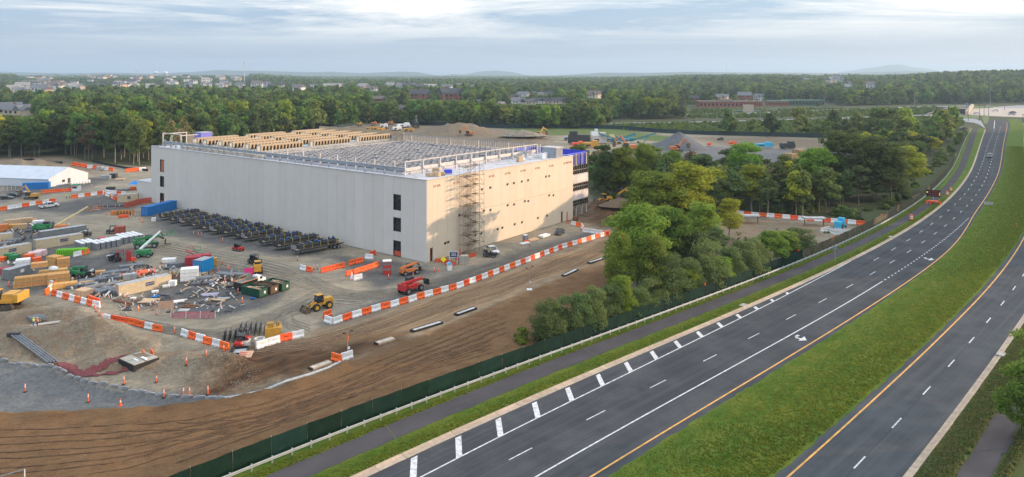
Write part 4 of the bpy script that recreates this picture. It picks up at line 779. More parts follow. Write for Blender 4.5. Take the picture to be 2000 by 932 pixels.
MB().box(3.0, 114.0, 0, 6, 8.4, 5.6).build("side_annex", PAN_SHADE, bld); MB().box(3, 114.0, 5.6, 6.2, 8.6, .12).build("annex_roof", ROOFM, bld)
# glazed end wing
W0, W1, WY = 53.5, 62.6, 1.2
wing = MB()
for z in (3.6, 7.9, 12.2): wing.box((W0 + W1) / 2, WY + 10, z - .3, W1 - W0, 20, .3)
wing.build("wing_floor_slab", STEELW, bld)
for x in (54.2, 57.2, 60.0, W1 - .25): box_o("wing_column", STEELW, bld, x, WY + .4, 0, .3, .3, 16.2)
WRAP = M("white_building_wrap", (.68, .62, .60), .7, var=.25, scale=.5); MULL = M("bronze_mullion", (.13, .10, .07), .5, .3)
for z0, z1 in ((4.3, 6.7), (8.6, 11.0)): box_o("wrapped_band", WRAP, bld, (W0 + W1) / 2, WY, z0, W1 - W0, .15, z1 - z0); box_o("wrapped_band", WRAP, bld, W1 - .05, WY + 9, z0, .15, 17.8, z1 - z0)
box_o("blue_band", BLUE, bld, (W0 + W1) / 2, WY + .6, 13.3, W1 - W0, .12, 3.2); box_o("blue_band", BLUE, bld, W1 + .1, WY + 9.3, 13.3, .12, 17.8, 3.3); box_o("blue_band", BLUE, bld, (W0 + W1) / 2, WY + 18, 13.3, W1 - W0, .12, 3.4)
for z0, z1 in ((2.9, 4.3), (6.7, 8.6), (11.0, 15.9)):
    gl = box_o("glazing", GLASSD, bld, (W0 + W1) / 2, WY + .02, z0, W1 - W0 - .1, .04, (z1 if z1 < 12 else 13.2) - z0)
    for k in range(9): box_o("mullion", MULL, gl, W0 + .15 + k * (W1 - W0 - .3) / 8, WY - .06, z0 - .3, .14, .1, z1 - z0 + .5)
    box_o("transom", MULL, gl, (W0 + W1) / 2, WY - .13, z1 - .1, W1 - W0 + .1, .05, .12)
# roof steelwork
def scr(name, pts, z0, z1, mat, parent, wd=.2):
    for x, y in pts: MB().box(x, y, z0, wd, wd, z1 - z0).build(name, mat, parent)
sf = bld
yy = np.arange(8, 106, 3.05)
for k, y in enumerate(yy): box_o("screen_post", STEELW if k % 2 else STEELB, sf, 1.9, y, 16.04, .22, .22, 3.0 if k % 2 else 2.2)
for k in range(0, len(yy) - 1):
    box_o("screen_beam", STEELB, sf, 1.72, (yy[k] + yy[k + 1]) / 2, 17.15, .12, 3.0, .62); box_o("screen_rail", STEELW, sf, 1.60, (yy[k] + yy[k + 1]) / 2, 17.80, .22, 3.03, .10)
    if k % 2: MB().beam((1.9, yy[k], 17.1), (3.6, yy[k], 16.1), .09).build("screen_brace", STEELB, sf)
for k, x in enumerate(np.arange(1.9, 51, 5.2)):
    box_o("screen_post", STEELW, sf, x, 8.0 - .1 * (k > 0), 16.04, .26, .26, 3.05)
    if x < 46:
        box_o("screen_rail", STEELW, sf, x + 2.6, 7.9, 18.95, 4.9, .16, .16); box_o("screen_beam", STEELW, sf, x + 2.6, 8.15, 17.0, 4.9, .16, .68); MB().beam((x, 7.8, 17.3), (x + .1, 4.4, 16.1), .12).build("screen_brace", STEELW, sf)
        if k % 2: MB().beam((x, 4.4, 16.2), (x + 5, 1.4, 16.3), .09).build("screen_brace", STEELW, sf)
for y in np.arange(8, 60, 5.2):
    box_o("screen_post", STEELB, sf, 50, y, 16.04, .25, .25, 2.9); box_o("screen_rail", STEELB, sf, 50, y + 2.6, 18.8, .14, 4.9, .14) if y < 55 else None
st = MB()
for y in np.arange(8.5, 60, .62): st.box(50.1, y, 16.1, .06, .12, 2.6)
tag(st.build("stud_wall", STEELW, bld), kind="stuff")
gp = MB(); gp.box(26.3, 33.8, 16.05, 46.9, 48.2, .7).build('platform_fascia', ROOFM, bld); gp = MB(); gp.box(26.3, 33.8, 16.752, 47, 48.4, .05); gp.build("roof_platform", M("grey_blue_grating", (.055, .062, .08), .8, .1, var=.35, scale=.8), bld)
g2 = MB()
for x in np.arange(3.2, 50, 1.5): g2.box(x, 33.8, 16.8, .12, 48, .14)
for y in np.arange(10, 58, 3.0): g2.box(26.3, y, 16.8, 46.6, .10, .12)
for x in np.arange(3.6, 49.5, 2.1):
    for y in np.arange(10.4, 57, 1.7):
        if NR.rand() < .93:
            hgt = NR.uniform(.75, .9); L = 1.0; x_, y_ = x + NR.uniform(-.05, .05), y + NR.uniform(-.05, .05)
            g2.box(x_, y_, 16.9, .05, .05, hgt * .5).box(x_ + 1.3, y_, 16.9, .05, .05, hgt * .5).box(x_ + .65, y_, 16.9 + hgt * .5, 1.5, .16, .08)
tag(g2.build("pipe_supports", M("pale_galvanised_stubs", (.36, .39, .44), .5, .3, var=.35, scale=.5), bld), kind="stuff")
rl = MB()
for x in np.arange(3, 49, 2.4): rl.box(x, 58.6, 16.8, .06, .06, 1.1)
rl.box(26, 58.6, 17.9, 47, .06, .06).box(26, 58.6, 17.4, 47, .05, .05); rl.build("platform_railing", STEELB, bld)
MB().box(26.3, 78, 16.05, 48, 39, .78).build("cooler_platform", M("beige_platform", (.58, .50, .40), .8, var=.15, scale=.4), bld)
MB().box(50.2, 78, 16.05, .2, 40, 3.6).build("louvre_screen", BEIGE, bld)
def cooler():
    t = thing("roof_cooler", "x", "cooling unit", (0, 0, 0), 0, "beige cooling units in rows on the roof"); L = 12.0
    b = MB()
    for x in np.arange(.3, L, 1.9): b.box(x, -.95, 0, .12, .12, .9).box(x, .95, 0, .12, .12, .9)
    b.box(L / 2, -.95, .85, L, .14, .16).box(L / 2, .95, .85, L, .14, .16); b.build("support_frame", STEELB, t)
    MB().box(L / 2, -1.0, 2.5, L, .22, .5).box(L / 2, 1.0, 2.5, L, .22, .5).box(L / 2, 0, 2.86, L, 1.9, .08).build("fan_deck", BEIGE, t)
    tri = MB()
    tri.hexa([(-.32, -.25, 0), (.32, -.25, 0), (.32, .25, 0), (-.32, .25, 0), (-.48, -1.18, 1.55), (.48, -1.18, 1.55), (.48, 1.18, 1.55), (-.48, 1.18, 1.55)])
    me = tri.mesh("coil"); me.materials.append(BLACK)
    rib = MB().hexa([(-.1, -1.1, 0), (.1, -1.1, 0), (.1, 1.1, 0), (-.1, 1.1, 0), (-.24, -1.22, 1.55), (.24, -1.22, 1.55), (.24, 1.22, 1.55), (-.24, 1.22, 1.55)]); rm = rib.mesh("coil_rib"); rm.materials.append(BEIGE)
    for k in range(12):
        o = bpy.data.objects.new("coil", me); COL.objects.link(o); o.parent = t; o.location = (.7 + k * .97, 0, 1.0)
    for k in range(13):
        o = bpy.data.objects.new("coil_rib", rm); COL.objects.link(o); o.parent = t; o.location = (.22 + k * .97, 0, 1.0)
    MB().box(0, 0, .9, .12, 2.35, 2.0).box(-.5, -.4, .9, .8, .9, 1.7).build("end_panel", M("pale_grey_end_panel", (.52, .48, .40), .6), t); MB().cyl((L + .3, -.3, 1.4), (L + 1.6, -.3, 1.4), .35, n=8).build("header_pipe", M("blue_wrapped_pipe", (.25, .42, .55), .5), t)
    return t
ck = cooler(); RW = ["front", "second", "third", "fourth", "fifth", "rear"]
for r_ in range(6):
    for c_ in range(3):
        p = B2W((3.5, 19.5, 35.5)[c_] + (.8 if r_ % 2 else 0), 61.5 + 6.3 * r_)
        o = put(ck, "beige cooling unit, %s, %s row from the grid" % (("nearest the grey wall", "middle one", "farthest from the grey wall")[c_], RW[r_]), (p.x, p.y, 16.83), BA, (1.04, .74, .78))
# blue site box and stair core on the roof
sc_ = thing("stair_core", "open steel frame with plank walls at the far left end of the roof", "steel frame", tuple(B2W(5, 101, 16.05)), BA)
for x, y in ((-3, -4), (-3, 6), (4, -4), (4, 6), (-3, 1), (4, 1)): box_o("frame_post", STEELW, sc_, x, y, 0, .25, .25, 3.6)
box_o("roof_beam", STEELW, sc_, .5, -4, 3.6, 7.4, .3, .25); box_o("roof_beam", STEELW, sc_, .5, 6, 3.6, 7.4, .3, .25); box_o("roof_beam", STEELW, sc_, -3, 1, 3.87, .3, 10, .22)
for k in range(5): box_o("plank_wall", PLY, sc_, 3.8, -3.4 + k * 1.9, .1, .1, 1.5, 2.8)
bb = thing("sheathed_box", "blue sheathed box on the roof at the left end, above the steel frame", "roof box", tuple(B2W(9.2, 98, 17)), BA)
box_o("side_wall", M("violet_blue_sheathing", (.20, .20, .70), .6), bb, 0, 0, 0, 3.4, 3.4, 3.2); box_o("lid", STEELB, bb, 0, 0, 3.2, 3.7, 3.7, .12)
pz = [B2W(x, y, 16.06) for x, y in ((45, 5), (47, 4), (42, 5.2), (49.5, 4), (44, 3), (5, 4), (6, 3), (8, 5), (7.5, 3), (10, 3.5), (36, 4), (38, 5))]
for k, p in enumerate(pz):
    m_, nm, lab = [(PLY, "plywood_crate", "brown crate"), (WHITEP, "wrapped_bundle", "white wrapped bundle"), (BLUE, "blue_crate", "blue crate")][(1, 1, 1, 2, 1, 0, 0, 0, 0, 2, 0, 1)[k]]
    o = MB().box(0, 0, 0, 1.4, .9, .12).box(0, 0, .12, 1.5, 1.0, (.7, 1.1, .5)[k % 3]).box(0, 0, .12 + (.7, 1.1, .5)[k % 3], 1.3, .8, .1).build(nm, m_); o.location = p; o.rotation_euler = (0, 0, BA + k * .3)
    tag(o, lab + " on the roof edge %s" % (("beside the blue end wing", "left of the wing", "above the sunlit wall, right of the scaffold")[k % 3] if k not in (5, 6, 7, 8, 9) else ("at the near corner", "behind the near corner crate", "third from the near corner", "by the corner post", "nearest the scaffold")[k - 5]), "crate", "materials stacked on the roof edge")
pb = thing("rooftop_plant_box", "tall grey louvred plant box at the right end of the roof by the blue band", "plant box", tuple(B2W(48.5, 3.2, 16.05)), BA)
box_o("casing", STEELB, pb, 0, 0, 0, 2.8, 4.4, 2.5); box_o("lid", STEELW, pb, 0, 0, 2.5, 3.2, 4.8, .14); [box_o("louvre", STEELW, pb, -1.3 + k * .43, -2.25, .1, .12, .08, 2.3) for k in range(7)]
# scaffold stair tower
sc2 = thing("scaffold_tower", "tall scaffold stair tower against the cream wall near the corner", "scaffold", tuple(B2W(8.9, -.5, 0)), BA)
RST = M("rusty_scaffold_tube", (.20, .15, .11), .6, .3, var=.3, scale=2)
for x in (0, 1.8, 3.6, 5.2):
    for y in (-.1, -1.2, -2.4): MB().cyl((x, y, 0), (x, y, 18.6), .025, n=5).build("standard", RST, sc2)
lg = []
for k in range(1, 10):
    z = k * 2.0
    for y in (-.1, -1.2, -2.4): MB().beam((0, y, z), (5.2, y, z), .035).build("ledger", RST, sc2)
    for x in (0, 1.8, 3.6, 5.2): MB().beam((x, -.1, z), (x, -2.4, z), .06).build("transom", RST, sc2)
    MB().box(.9, -1.8, z, 1.7, 1.1, .06).box(4.4, -.7, z, 1.5, 1.1, .05).build("platform", RST, sc2)
    a, c = ((.6, z - 2), (4.6, z)) if k % 2 else ((4.6, z - 2), (.6, z)); s_ = MB()
    for dy in (-.3, -.95): s_.beam((a[0], dy, a[1]), (c[0], dy, c[1]), .04, .06)
    for j in range(8): t = (j + .5) / 8; s_.box(a[0] + (c[0] - a[0]) * t, -.62, a[1] + 2 * t, .16, .6, .02)
    s_.build("stair_flight", RST, sc2); MB().beam((0, -2.4, z - 2), (1.8, -2.4, z), .04).beam((3.6, -2.4, z), (5.2, -2.4, z - 2), .04).build("brace", RST, sc2); MB().beam((0, -2.43, z + 1), (5.2, -2.43, z + 1), .045).build("guard_rail", RST, sc2)
# ------------------------------------------------------------ site furniture (built at full size, S = size of this yard's things)
S = .72
TYRE = M("black_tyre", (.025, .025, .027), .85, var=.25, scale=5); RIMG = M("grey_rim", (.35, .35, .36), .5, .4); RIMY = M("yellow_rim", (.65, .36, .03), .5)
GLS = M("vehicle_glass", (.03, .045, .06), .1, spec=.7); CHAR = M("charcoal_plastic", (.045, .047, .05), .6, var=.2); LAMPW = M("clear_lamp", (.75, .75, .72), .2); LAMPR = M("red_lamp", (.5, .02, .02), .3)
YEL = M("machine_yellow", (.72, .36, .02), .5, rgb2=(.46, .25, .06), scale=1.5, bump=.05); RED = M("machine_red", (.58, .02, .02), .5, rgb2=(.38, .05, .04), scale=1.5); GRN = M("machine_green", (.01, .27, .08), .5, rgb2=(.05, .17, .07), scale=1.5); ORG = M("machine_orange", (.70, .20, .03), .5, rgb2=(.45, .17, .07), scale=1.5)
TANC = M("tan_container_steel", (.56, .46, .31), .6, var=.14, scale=.8); GRYC = M("grey_container_steel", (.20, .215, .225), .6, var=.2, scale=.8); BLUC = M("blue_container_steel", (.01, .17, .50), .55, var=.15, scale=.8); NAVY = M("navy_sign", (.015, .03, .12), .5)
CREAM = M("cream_boom_paint", (.66, .50, .25), .5, var=.15); WHT = M("white_vehicle_paint", (.74, .75, .76), .35, var=.08, coat=.3); GTOP = M("dusty_grey_top", (.42, .43, .44), .8, var=.25, scale=.8); SOIL = M("loose_soil", (.16, .11, .07), .95, var=.4, scale=4, bump=.5)
PIPEG = M("grey_pipe", (.19, .205, .225), .6, var=.25, scale=1.5); RUST = M("rusty_steel", (.20, .09, .045), .8, var=.35, scale=2); DKG = M("dark_green_bin", (.008, .075, .045), .6, var=.25, scale=1.5); CONCG = M("precast_concrete", (.40, .38, .34), .85, var=.2, scale=1.5, bump=.2)
def fin(t, label, u, v, rz=0., s=None, group=None, dz=0.):
    p = at(u, v, dz); t.location = p; t.rotation_euler = (0, 0, rz); t.scale = ((s or S),) * 3
    t["label"] = label
    if group: t["group"] = group
    return t
def T(name, cat): return thing(name, "", cat)
WM = {}
def wheels(t, spots, r, w, rim=RIMG, name="wheel"):
    k = (r, w, rim.name)
    if k not in WM:
        a = MB().cyl((0, -w / 2, 0), (0, w / 2, 0), r, n=14).mesh("wheel"); a.materials.append(TYRE); b = MB().cyl((0, -w / 2 - .02, 0), (0, w / 2 + .02, 0), r * .55, n=10).cyl((0, -w / 2 - .05, 0), (0, w / 2 + .05, 0), r * .18, n=6).mesh("rim"); b.materials.append(rim); WM[k] = (a, b)
    for x, y in spots:
        o = bpy.data.objects.new(name, WM[k][0]); COL.objects.link(o); o.parent = t; o.location = (x, y, r); q = bpy.data.objects.new("rim", WM[k][1]); COL.objects.link(q); q.parent = o
# barriers
def barrier_proto(mat, nm):
    b = MB(); pr = [(-.30, 0), (.30, 0), (.29, .22), (.15, .42), (.12, 1.07), (-.12, 1.07), (-.15, .42), (-.29, .22)]; pr = [(y, z) for y, z in pr]
    i = len(b.v)
    def seg(x0, x1, k):
        b2 = MB(); 
        for x in (x0, x1): b.v.extend([(x, y * k, z) for y, z in pr])
        n = 8; i = len(b.v) - 16
        for j in range(n): b.f.append((i + j, i + n + j, i + n + (j + 1) % n, i + (j + 1) % n)); b.m.append(0)
        b.f.append(tuple(i + j for j in range(n))); b.m.append(0); b.f.append(tuple(i + n + j for j in range(n - 1, -1, -1))); b.m.append(0)
    seg(-.96, -.86, .72); seg(-.86, -.32, 1.); seg(-.32, -.24, .86); seg(-.24, .24, 1.); seg(.24, .32, .86); seg(.32, .86, 1.); seg(.86, .96, .72)
    t = T("water_barrier", "barrier"); b.build("shell", mat, t)
    MB().box(-.5, 0, .04, .34, .62, .12).box(.5, 0, .04, .34, .62, .12).box(0, 0, .62, .5, .30, .10).build("fork_slot", CHAR if mat is ORANGE else GTOP, t); MB().cyl((0, 0, 1.05), (0, 0, 1.1), .09, n=8).build("fill_cap", GTOP, t); return t
BW_, BO_ = barrier_proto(WHITEP, "w"), barrier_proto(ORANGE, "o")
def barriers(pts, pat, where, group, pitch=1.74, sc=None, cap=None):
    q = [at(*p) for p in pts]; i = 0; carry = pitch / 2; used_ = 0
    for a, c in zip(q[:-1], q[1:]):
        d = c - a; L = math.hypot(d.x, d.y); ang = math.atan2(d.y, d.x); s = carry
        while s < L - .1:
            jj = R.uniform(-.09, .09); x, y = a.x + (d.x * s - d.y * jj) / L, a.y + (d.y * s + d.x * jj) / L; ch = pat[i % len(pat)]
            put(BW_ if ch == 'w' else BO_, "%s barrier, %s from %s" % ("white" if ch == 'w' else "orange", nth(i), where), (x, y, hz(x, y)), ang + R.uniform(-.09, .09), sc or pitch / 1.94, group); s += pitch; i += 1
        carry = s - L
barriers([(650, 633), (700, 617), (800, 590), (900, 561), (1000, 523), (1100, 485), (1186, 460)], "wo", "the loader's end of the long row", "orange and white barriers of the long row beside the tan dirt lane")
barriers([(634, 628), (652, 634)], "wo", "the left tip of the hook at the loader's end", "barriers hooking round the loader's end")
barriers([(632, 622), (644, 616)], "o", "the short stub by the loader", "barriers hooking round the loader's end")
barriers([(1116, 439), (1136, 444), (1143, 454), (1185, 460)], "wowwoww", "the cream wall end of the curved row", "barriers curving from the cream wall to the long row's far end")
barriers([(355, 655), (378, 663), (451, 686)], "wowowowo", "the left end of the row before the form racks", "barriers left of the steel form racks")
barriers([(500, 682), (545, 668), (592, 657)], "wwowo", "the left end of the row by the yellow generator", "barriers in front of the yellow generator")
barriers([(201, 628), (314, 650)], "woooowow", "the left end of the row above the stony mound", "barriers above the stony mound")
barriers([(101, 576), (197, 604)], "owowowow", "the excavator end of the row behind the red-brown mound", "barriers behind the red-brown mound")
barriers([(172, 588), (198, 596)], "oow", "the left end of the doubled end by the red-brown mound", "barriers doubled up at the mound's corner")
barriers([(42, 557), (75, 549), (107, 561), (88, 576)], "wwoowowow", "the left end of the loop in front of the timber crates", "barriers looping round the plywood sheets by the crates")
barriers([(143, 502), (176, 494)], "wooww", "the left end of the short row by the lime green panels", "barriers by the lime green panels")
barriers([(0, 412), (103, 395)], "owwowowowoooww", "the left edge of the row behind the white pickup", "barriers behind the white pickup at the left", 1.9)
barriers([(139, 388), (201, 379), (227, 391)], "owowowowwowo", "the left end of the row in front of the guard booth", "barriers round the dark gravel pad", 1.9)
barriers([(205, 377), (242, 381)], "wwwo", "the left end of the upper line round the dark gravel pad", "barriers on the upper side of the dark gravel pad", 1.9)
barriers([(140, 333), (222, 336)], "ooowoowow", "the white tent's end of the far left row", "barriers behind the white tent", 2.4); barriers([(245, 337), (289, 333)], "oowowow", "the left end of the row at the building's far corner", "barriers at the building's far corner", 2.4)
barriers([(80, 378), (143, 373)], "oooooowooo", "the excavator end of the orange line by the blue cabin", "orange barriers by the blue cabin", 1.8)
barriers([(627, 533), (677, 521)], "o", "the left end of the front orange row", "orange barriers of the front row before the grey wall"); barriers([(681, 519), (690, 516)], "o", "the gap in the front orange row", "orange barriers of the front row before the grey wall"); barriers([(694, 515), (707, 512)], "o", "the far end group of the front orange row", "orange barriers of the front row before the grey wall")
barriers([(676, 541), (740, 520)], "oooooowo", "the cone end of the second orange row", "orange barriers of the second row before the grey wall")
barriers([(713, 505), (728, 506)], "wo", "the white end by the trench at the grey wall", "barriers by the trench at the grey wall"); barriers([(722, 501), (735, 497)], "o", "the left end of the pair touching the grey wall's foot", "barriers by the trench at the grey wall")
barriers([(587, 526), (606, 531)], "wo", "the trailers", "barrier pair in the open yard")
barriers([(1438, 419), (1690, 440)], "wo", "the yellow loader's end of the right-hand row", "orange and white barriers of the row below the trees at the right", 1.9)
barriers([(1341, 427), (1394, 431)], "owwoooo", "the left end of the row behind the yellow trees", "barriers glimpsed behind the yellow trees", 1.9); barriers([(1192, 428), (1204, 428)], "o", "the pair of orange ones on the dark soil", "orange barriers on the dark soil"); barriers([(1208, 433), (1216, 431)], "o", "the tree side on the dark soil", "orange barriers on the dark soil")
barriers([(648, 704), (663, 708)], "o", "the left end of the short row by the light mast", "barriers by the near light mast"); barriers([(665, 706), (686, 700)], "ww", "the mast's foot in the short row", "barriers by the near light mast")
barriers([(690, 548), (706, 545)], "w", "the big cone before the second orange row", "white barriers by the big cone")
# cones and posts
def cone_proto():
    t = T("delineator_post", "marker post"); MB().box(0, 0, 0, .42, .42, .07, taper=.85).build("base", BLACK, t); MB().cyl((0, 0, .07), (0, 0, 1.15), .085, .06, n=8).build("post", ORANGE, t); MB().cyl((0, 0, .72), (0, 0, .84), .082, .08, n=8).cyl((0, 0, .94), (0, 0, 1.03), .078, .074, n=8).build("reflective_band", WHITEP, t); return t
def cone2_proto():
    t = T("traffic_cone", "cone"); MB().box(0, 0, 0, .42, .42, .05).build("base", ORANGE, t); MB().cyl((0, 0, .05), (0, 0, .95), .17, .03, n=10).build("cone_body", ORANGE, t); MB().cyl((0, 0, .5), (0, 0, .68), .108, .083, n=10).build("reflective_band", WHITEP, t); return t
CP_, CC_ = cone_proto(), cone2_proto()
CON = [((49, 752), "alone at the far left of the grey gravel basin"), ((172, 770), "in the middle of the grey gravel basin"), ((235, 777), "right of the middle one in the grey gravel basin"), ((320, 767), "against the block edge, left of a close pair"), ((358, 767), "left one of the close pair by the block edge"), ((370, 767), "right one of the close pair by the block edge"),
 ((406, 767), "at the right end of the block edge"), ((364, 729), "on the slope left of the gravelly mound"), ((305, 749), "leaning, below the concrete vault lid"), ((242, 751), "just behind the block edge below the red netting"), ((307, 615), "left of the plywood sign on trestles"), ((338, 621), "right of the plywood sign on trestles"), ((407, 619), "leaning at the netted pit"), ((431, 601), "behind the netted pit"), ((473, 592), "by the blue hose behind the netted pit"),
 ((341, 652), "left of the row before the form racks"), ((403, 706), "on the stony slope left of the black formwork"), ((437, 689), "below the barrier row by the form racks"), ((474, 681), "in front of the concrete ring"), ((185, 609), "upper one between the two barrier rows at the mound"), ((187, 619), "lower one between the two barrier rows at the mound"), ((194, 622), "left of the row above the stony mound"), ((200, 627), "touching the row above the stony mound"),
 ((245, 602), "beside the rusty beam below the near tan container"), ((270, 606), "right of the rusty beam below the near tan container"), ((17, 560), "left of the loop before the crates"), ((242, 582), "at the left corner of the near tan container"), ((201, 409), "left of the black heap behind the orange boom"), ((210, 408), "in front of the black heap"), ((225, 407), "right half of the black heap"), ((233, 406), "right end of the black heap"), ((208, 420), "left of the orange frame by the spools"), ((252, 426), "left of three below the spools"),
 ((257, 426), "middle of three below the spools"), ((264, 425), "right of three below the spools"), ((273, 429), "beside the blue trailer's drawbar"), ((278, 435), "lowest by the blue trailer's drawbar"), ((195, 399), "above the orange boom's basket"), ((179, 366), "on the road by the white tent"), ((378, 460), "leftmost of three before the loaded trailers"), ((387, 462), "middle of three before the loaded trailers"), ((393, 462), "rightmost of three before the loaded trailers"), ((435, 472), "alone before the middle trailers"),
 ((581, 509), "before the last loaded trailer"), ((434, 516), "upper of three right of the blue container"), ((440, 519), "middle of three right of the blue container"), ((446, 525), "lower of three right of the blue container"), ((426, 531), "beside the yellow cabinet"), ((418, 545), "among the steel piles below the blue container"), ((439, 553), "before the dark beam pile"), ((613, 527), "beside the barrier pair in the open yard"), ((620, 526), "right of the barrier pair in the open yard"), ((315, 516), "left of the white pallet above the near tan container"),
 ((465, 574), "left of the near green skip"), ((759, 546), "below the red hoist cage"), ((807, 543), "in front of the orange telehandler"), ((848, 531), "left one right of the orange telehandler"), ((857, 530), "right one right of the orange telehandler"), ((701, 545), "before the white barrier at the second orange row"), ((1035, 480), "beside the white debris at the cream wall"), ((1206, 459), "on the tan dirt beyond the long row"), ((1170, 408), "left one on the dark soil behind the building"), ((1178, 410), "right one on the dark soil behind the building"), ((1985, 443), "lying in the median grass at the right")]
for k, ((u, v), w_) in enumerate(CON):
    p = at(u, v); o = put(CC_ if k % 11 == 2 else CP_, ("orange cone " if k % 11 == 2 else "slim orange post ") + w_, p, R.uniform(0, 6), S * 1.22, "orange cones and posts on the site"); 
    if 'leaning' in w_: o.rotation_euler = (.2, .15, 0)
bc = T("traffic_cone", "cone"); MB().box(0, 0, 0, 1.0, 1.0, .1).build("base", ORANGE, bc); MB().cyl((0, 0, .1), (0, 0, 2.0), .42, .06, n=12).build("cone_body", WHITEP, bc); fin(bc, "very large white cone on an orange base before the second orange row", 687, 546)
# containers
def flat_text(s, size, mat, parent, loc, rot, name="lettering"):
    c = bpy.data.curves.new(name, 'FONT'); c.body = s; c.size = size; c.align_x = 'CENTER'; c.align_y = 'CENTER'; c.extrude = .004; c.materials.append(mat); c.resolution_u = 2
    tmp = bpy.data.objects.new('lettering_source', c); COL.objects.link(tmp); bpy.context.view_layer.update(); me = bpy.data.meshes.new_from_object(tmp.evaluated_get(bpy.context.evaluated_depsgraph_get())); bpy.data.objects.remove(tmp)
    o = bpy.data.objects.new(name, me); COL.objects.link(o); o.parent = parent; o.location = loc; o.rotation_euler = rot; return o
def container(L, mat, sign=True, top=GTOP, Hh=2.6, signmat=NAVY):
    t = T("shipping_container", "container"); Wd = 2.44; b = MB(); n = int(L / .28)
    for sgn in (-1, 1):
        b = MB()
        for k in range(n):
            x = -L / 2 + .12 + (L - .24) * (k + .5) / n; b.box(x, sgn * (Wd / 2 - (.03 if k % 2 else .055)), .12, (L - .24) / n + .004, .05, Hh - .24)
        b.build("corrugated_side", mat, t)
    MB().box(L / 2 - .05, 0, .12, .06, Wd - .1, Hh - .24).build("end_wall", mat, t); MB().box(-L / 2 + .05, 0, .12, .06, Wd - .1, Hh - .24).build("end_wall", mat, t)
    f = MB()
    for y in (-1, 1):
        f.box(0, y * (Wd / 2 - .04), 0, L, .09, .14).box(0, y * (Wd / 2 - .04), Hh - .13, L, .09, .13)
        for x in (-1, 1): f.box(x * (L / 2 - .05), y * (Wd / 2 - .045), .14, .12, .12, Hh - .27)
    f.build("corner_frame", mat, t); r = MB()
    for k in range(int(L / .5)): r.box(-L / 2 + .1 + (k + .5) * (L - .2) / int(L / .5), 0, Hh - .03 - (.02 if k % 2 else 0), (L - .2) / int(L / .5), Wd - .12, .03)
    r.build("roof_sheet", top, t); d = MB()
    for y in (-.8, -.3, .3, .8): d.cyl((-L / 2 - .04, y, .2), (-L / 2 - .04, y, Hh - .25), .025, n=5)
    d.build("locking_bar", GALV, t)
    if sign:
        s = MB().box(L * .08, -Wd / 2 - .05, 1.15, L * .16, .03, .8).build("sign_board", signmat, t)
        if signmat is NAVY: flat_text("WILLSCOT", .38 if L > 9 else .26, WHITEP, s, (L * .08, -Wd / 2 - .07, 1.55), (rad(90), 0, 0))
    return t
def cont(L, mat, a, b, label, **k):
    t = container(L, mat, **k); p, q = at(*a), at(*b); ang = math.atan2(q.y - p.y, q.x - p.x); m = (p + q) / 2; nrm = Vector((-math.sin(ang), math.cos(ang), 0)); s = (q - p).length / L; s = min(max(s, S * .9), S * 1.2)
    t.location = m + nrm * 1.22 * s; t.rotation_euler = (0, 0, ang); t.scale = (s, s, s); t["label"] = label; t["group"] = "shipping containers in the yard"; return t
cont(12.2, TANC, (232, 580), (335, 557), "long tan container standing alone above the debris, navy sign on its side")
cont(12.2, TANC, (70, 488), (163, 473), "tan container with navy sign, behind the lime green panels"); cont(12.2, TANC, (-30, 509), (62, 492), "tan container cut by the left edge, navy sign at its middle")
cont(12.2, GRYC, (79, 471), (169, 457), "long dark grey container behind the tan one with lime green panels", sign=False); cont(6.1, GRYC, (17, 549), (62, 536), "short grey container with a white sign beside the timber crates", signmat=WHITEP)
cont(12.2, BLUC, (281, 425), (352, 407), "long blue container beside the far loaded trailers", sign=False, top=BLUC, Hh=2.8); cont(6.1, TANC, (227, 396), (270, 394), "pale tan container with navy sign at the far end of the grey wall"); cont(3.6, M("bright_blue_steel", (.01, .28, .62), .5, var=.12), (393, 534), (419, 524), "small bright blue container beside a yellow cabinet", sign=False)
cont(6.1, TANC, (-18, 474), (22, 471), "tan container at the left edge behind the pallets of pipe", sign=False); cont(9.0, BLUC, (44, 371), (95, 369), "blue cabin against the white tent", sign=False, top=BLUC); cont(4, TANC, (168, 462), (178, 458), "small tan crate container right of the dark grey one", sign=False, Hh=1.6)
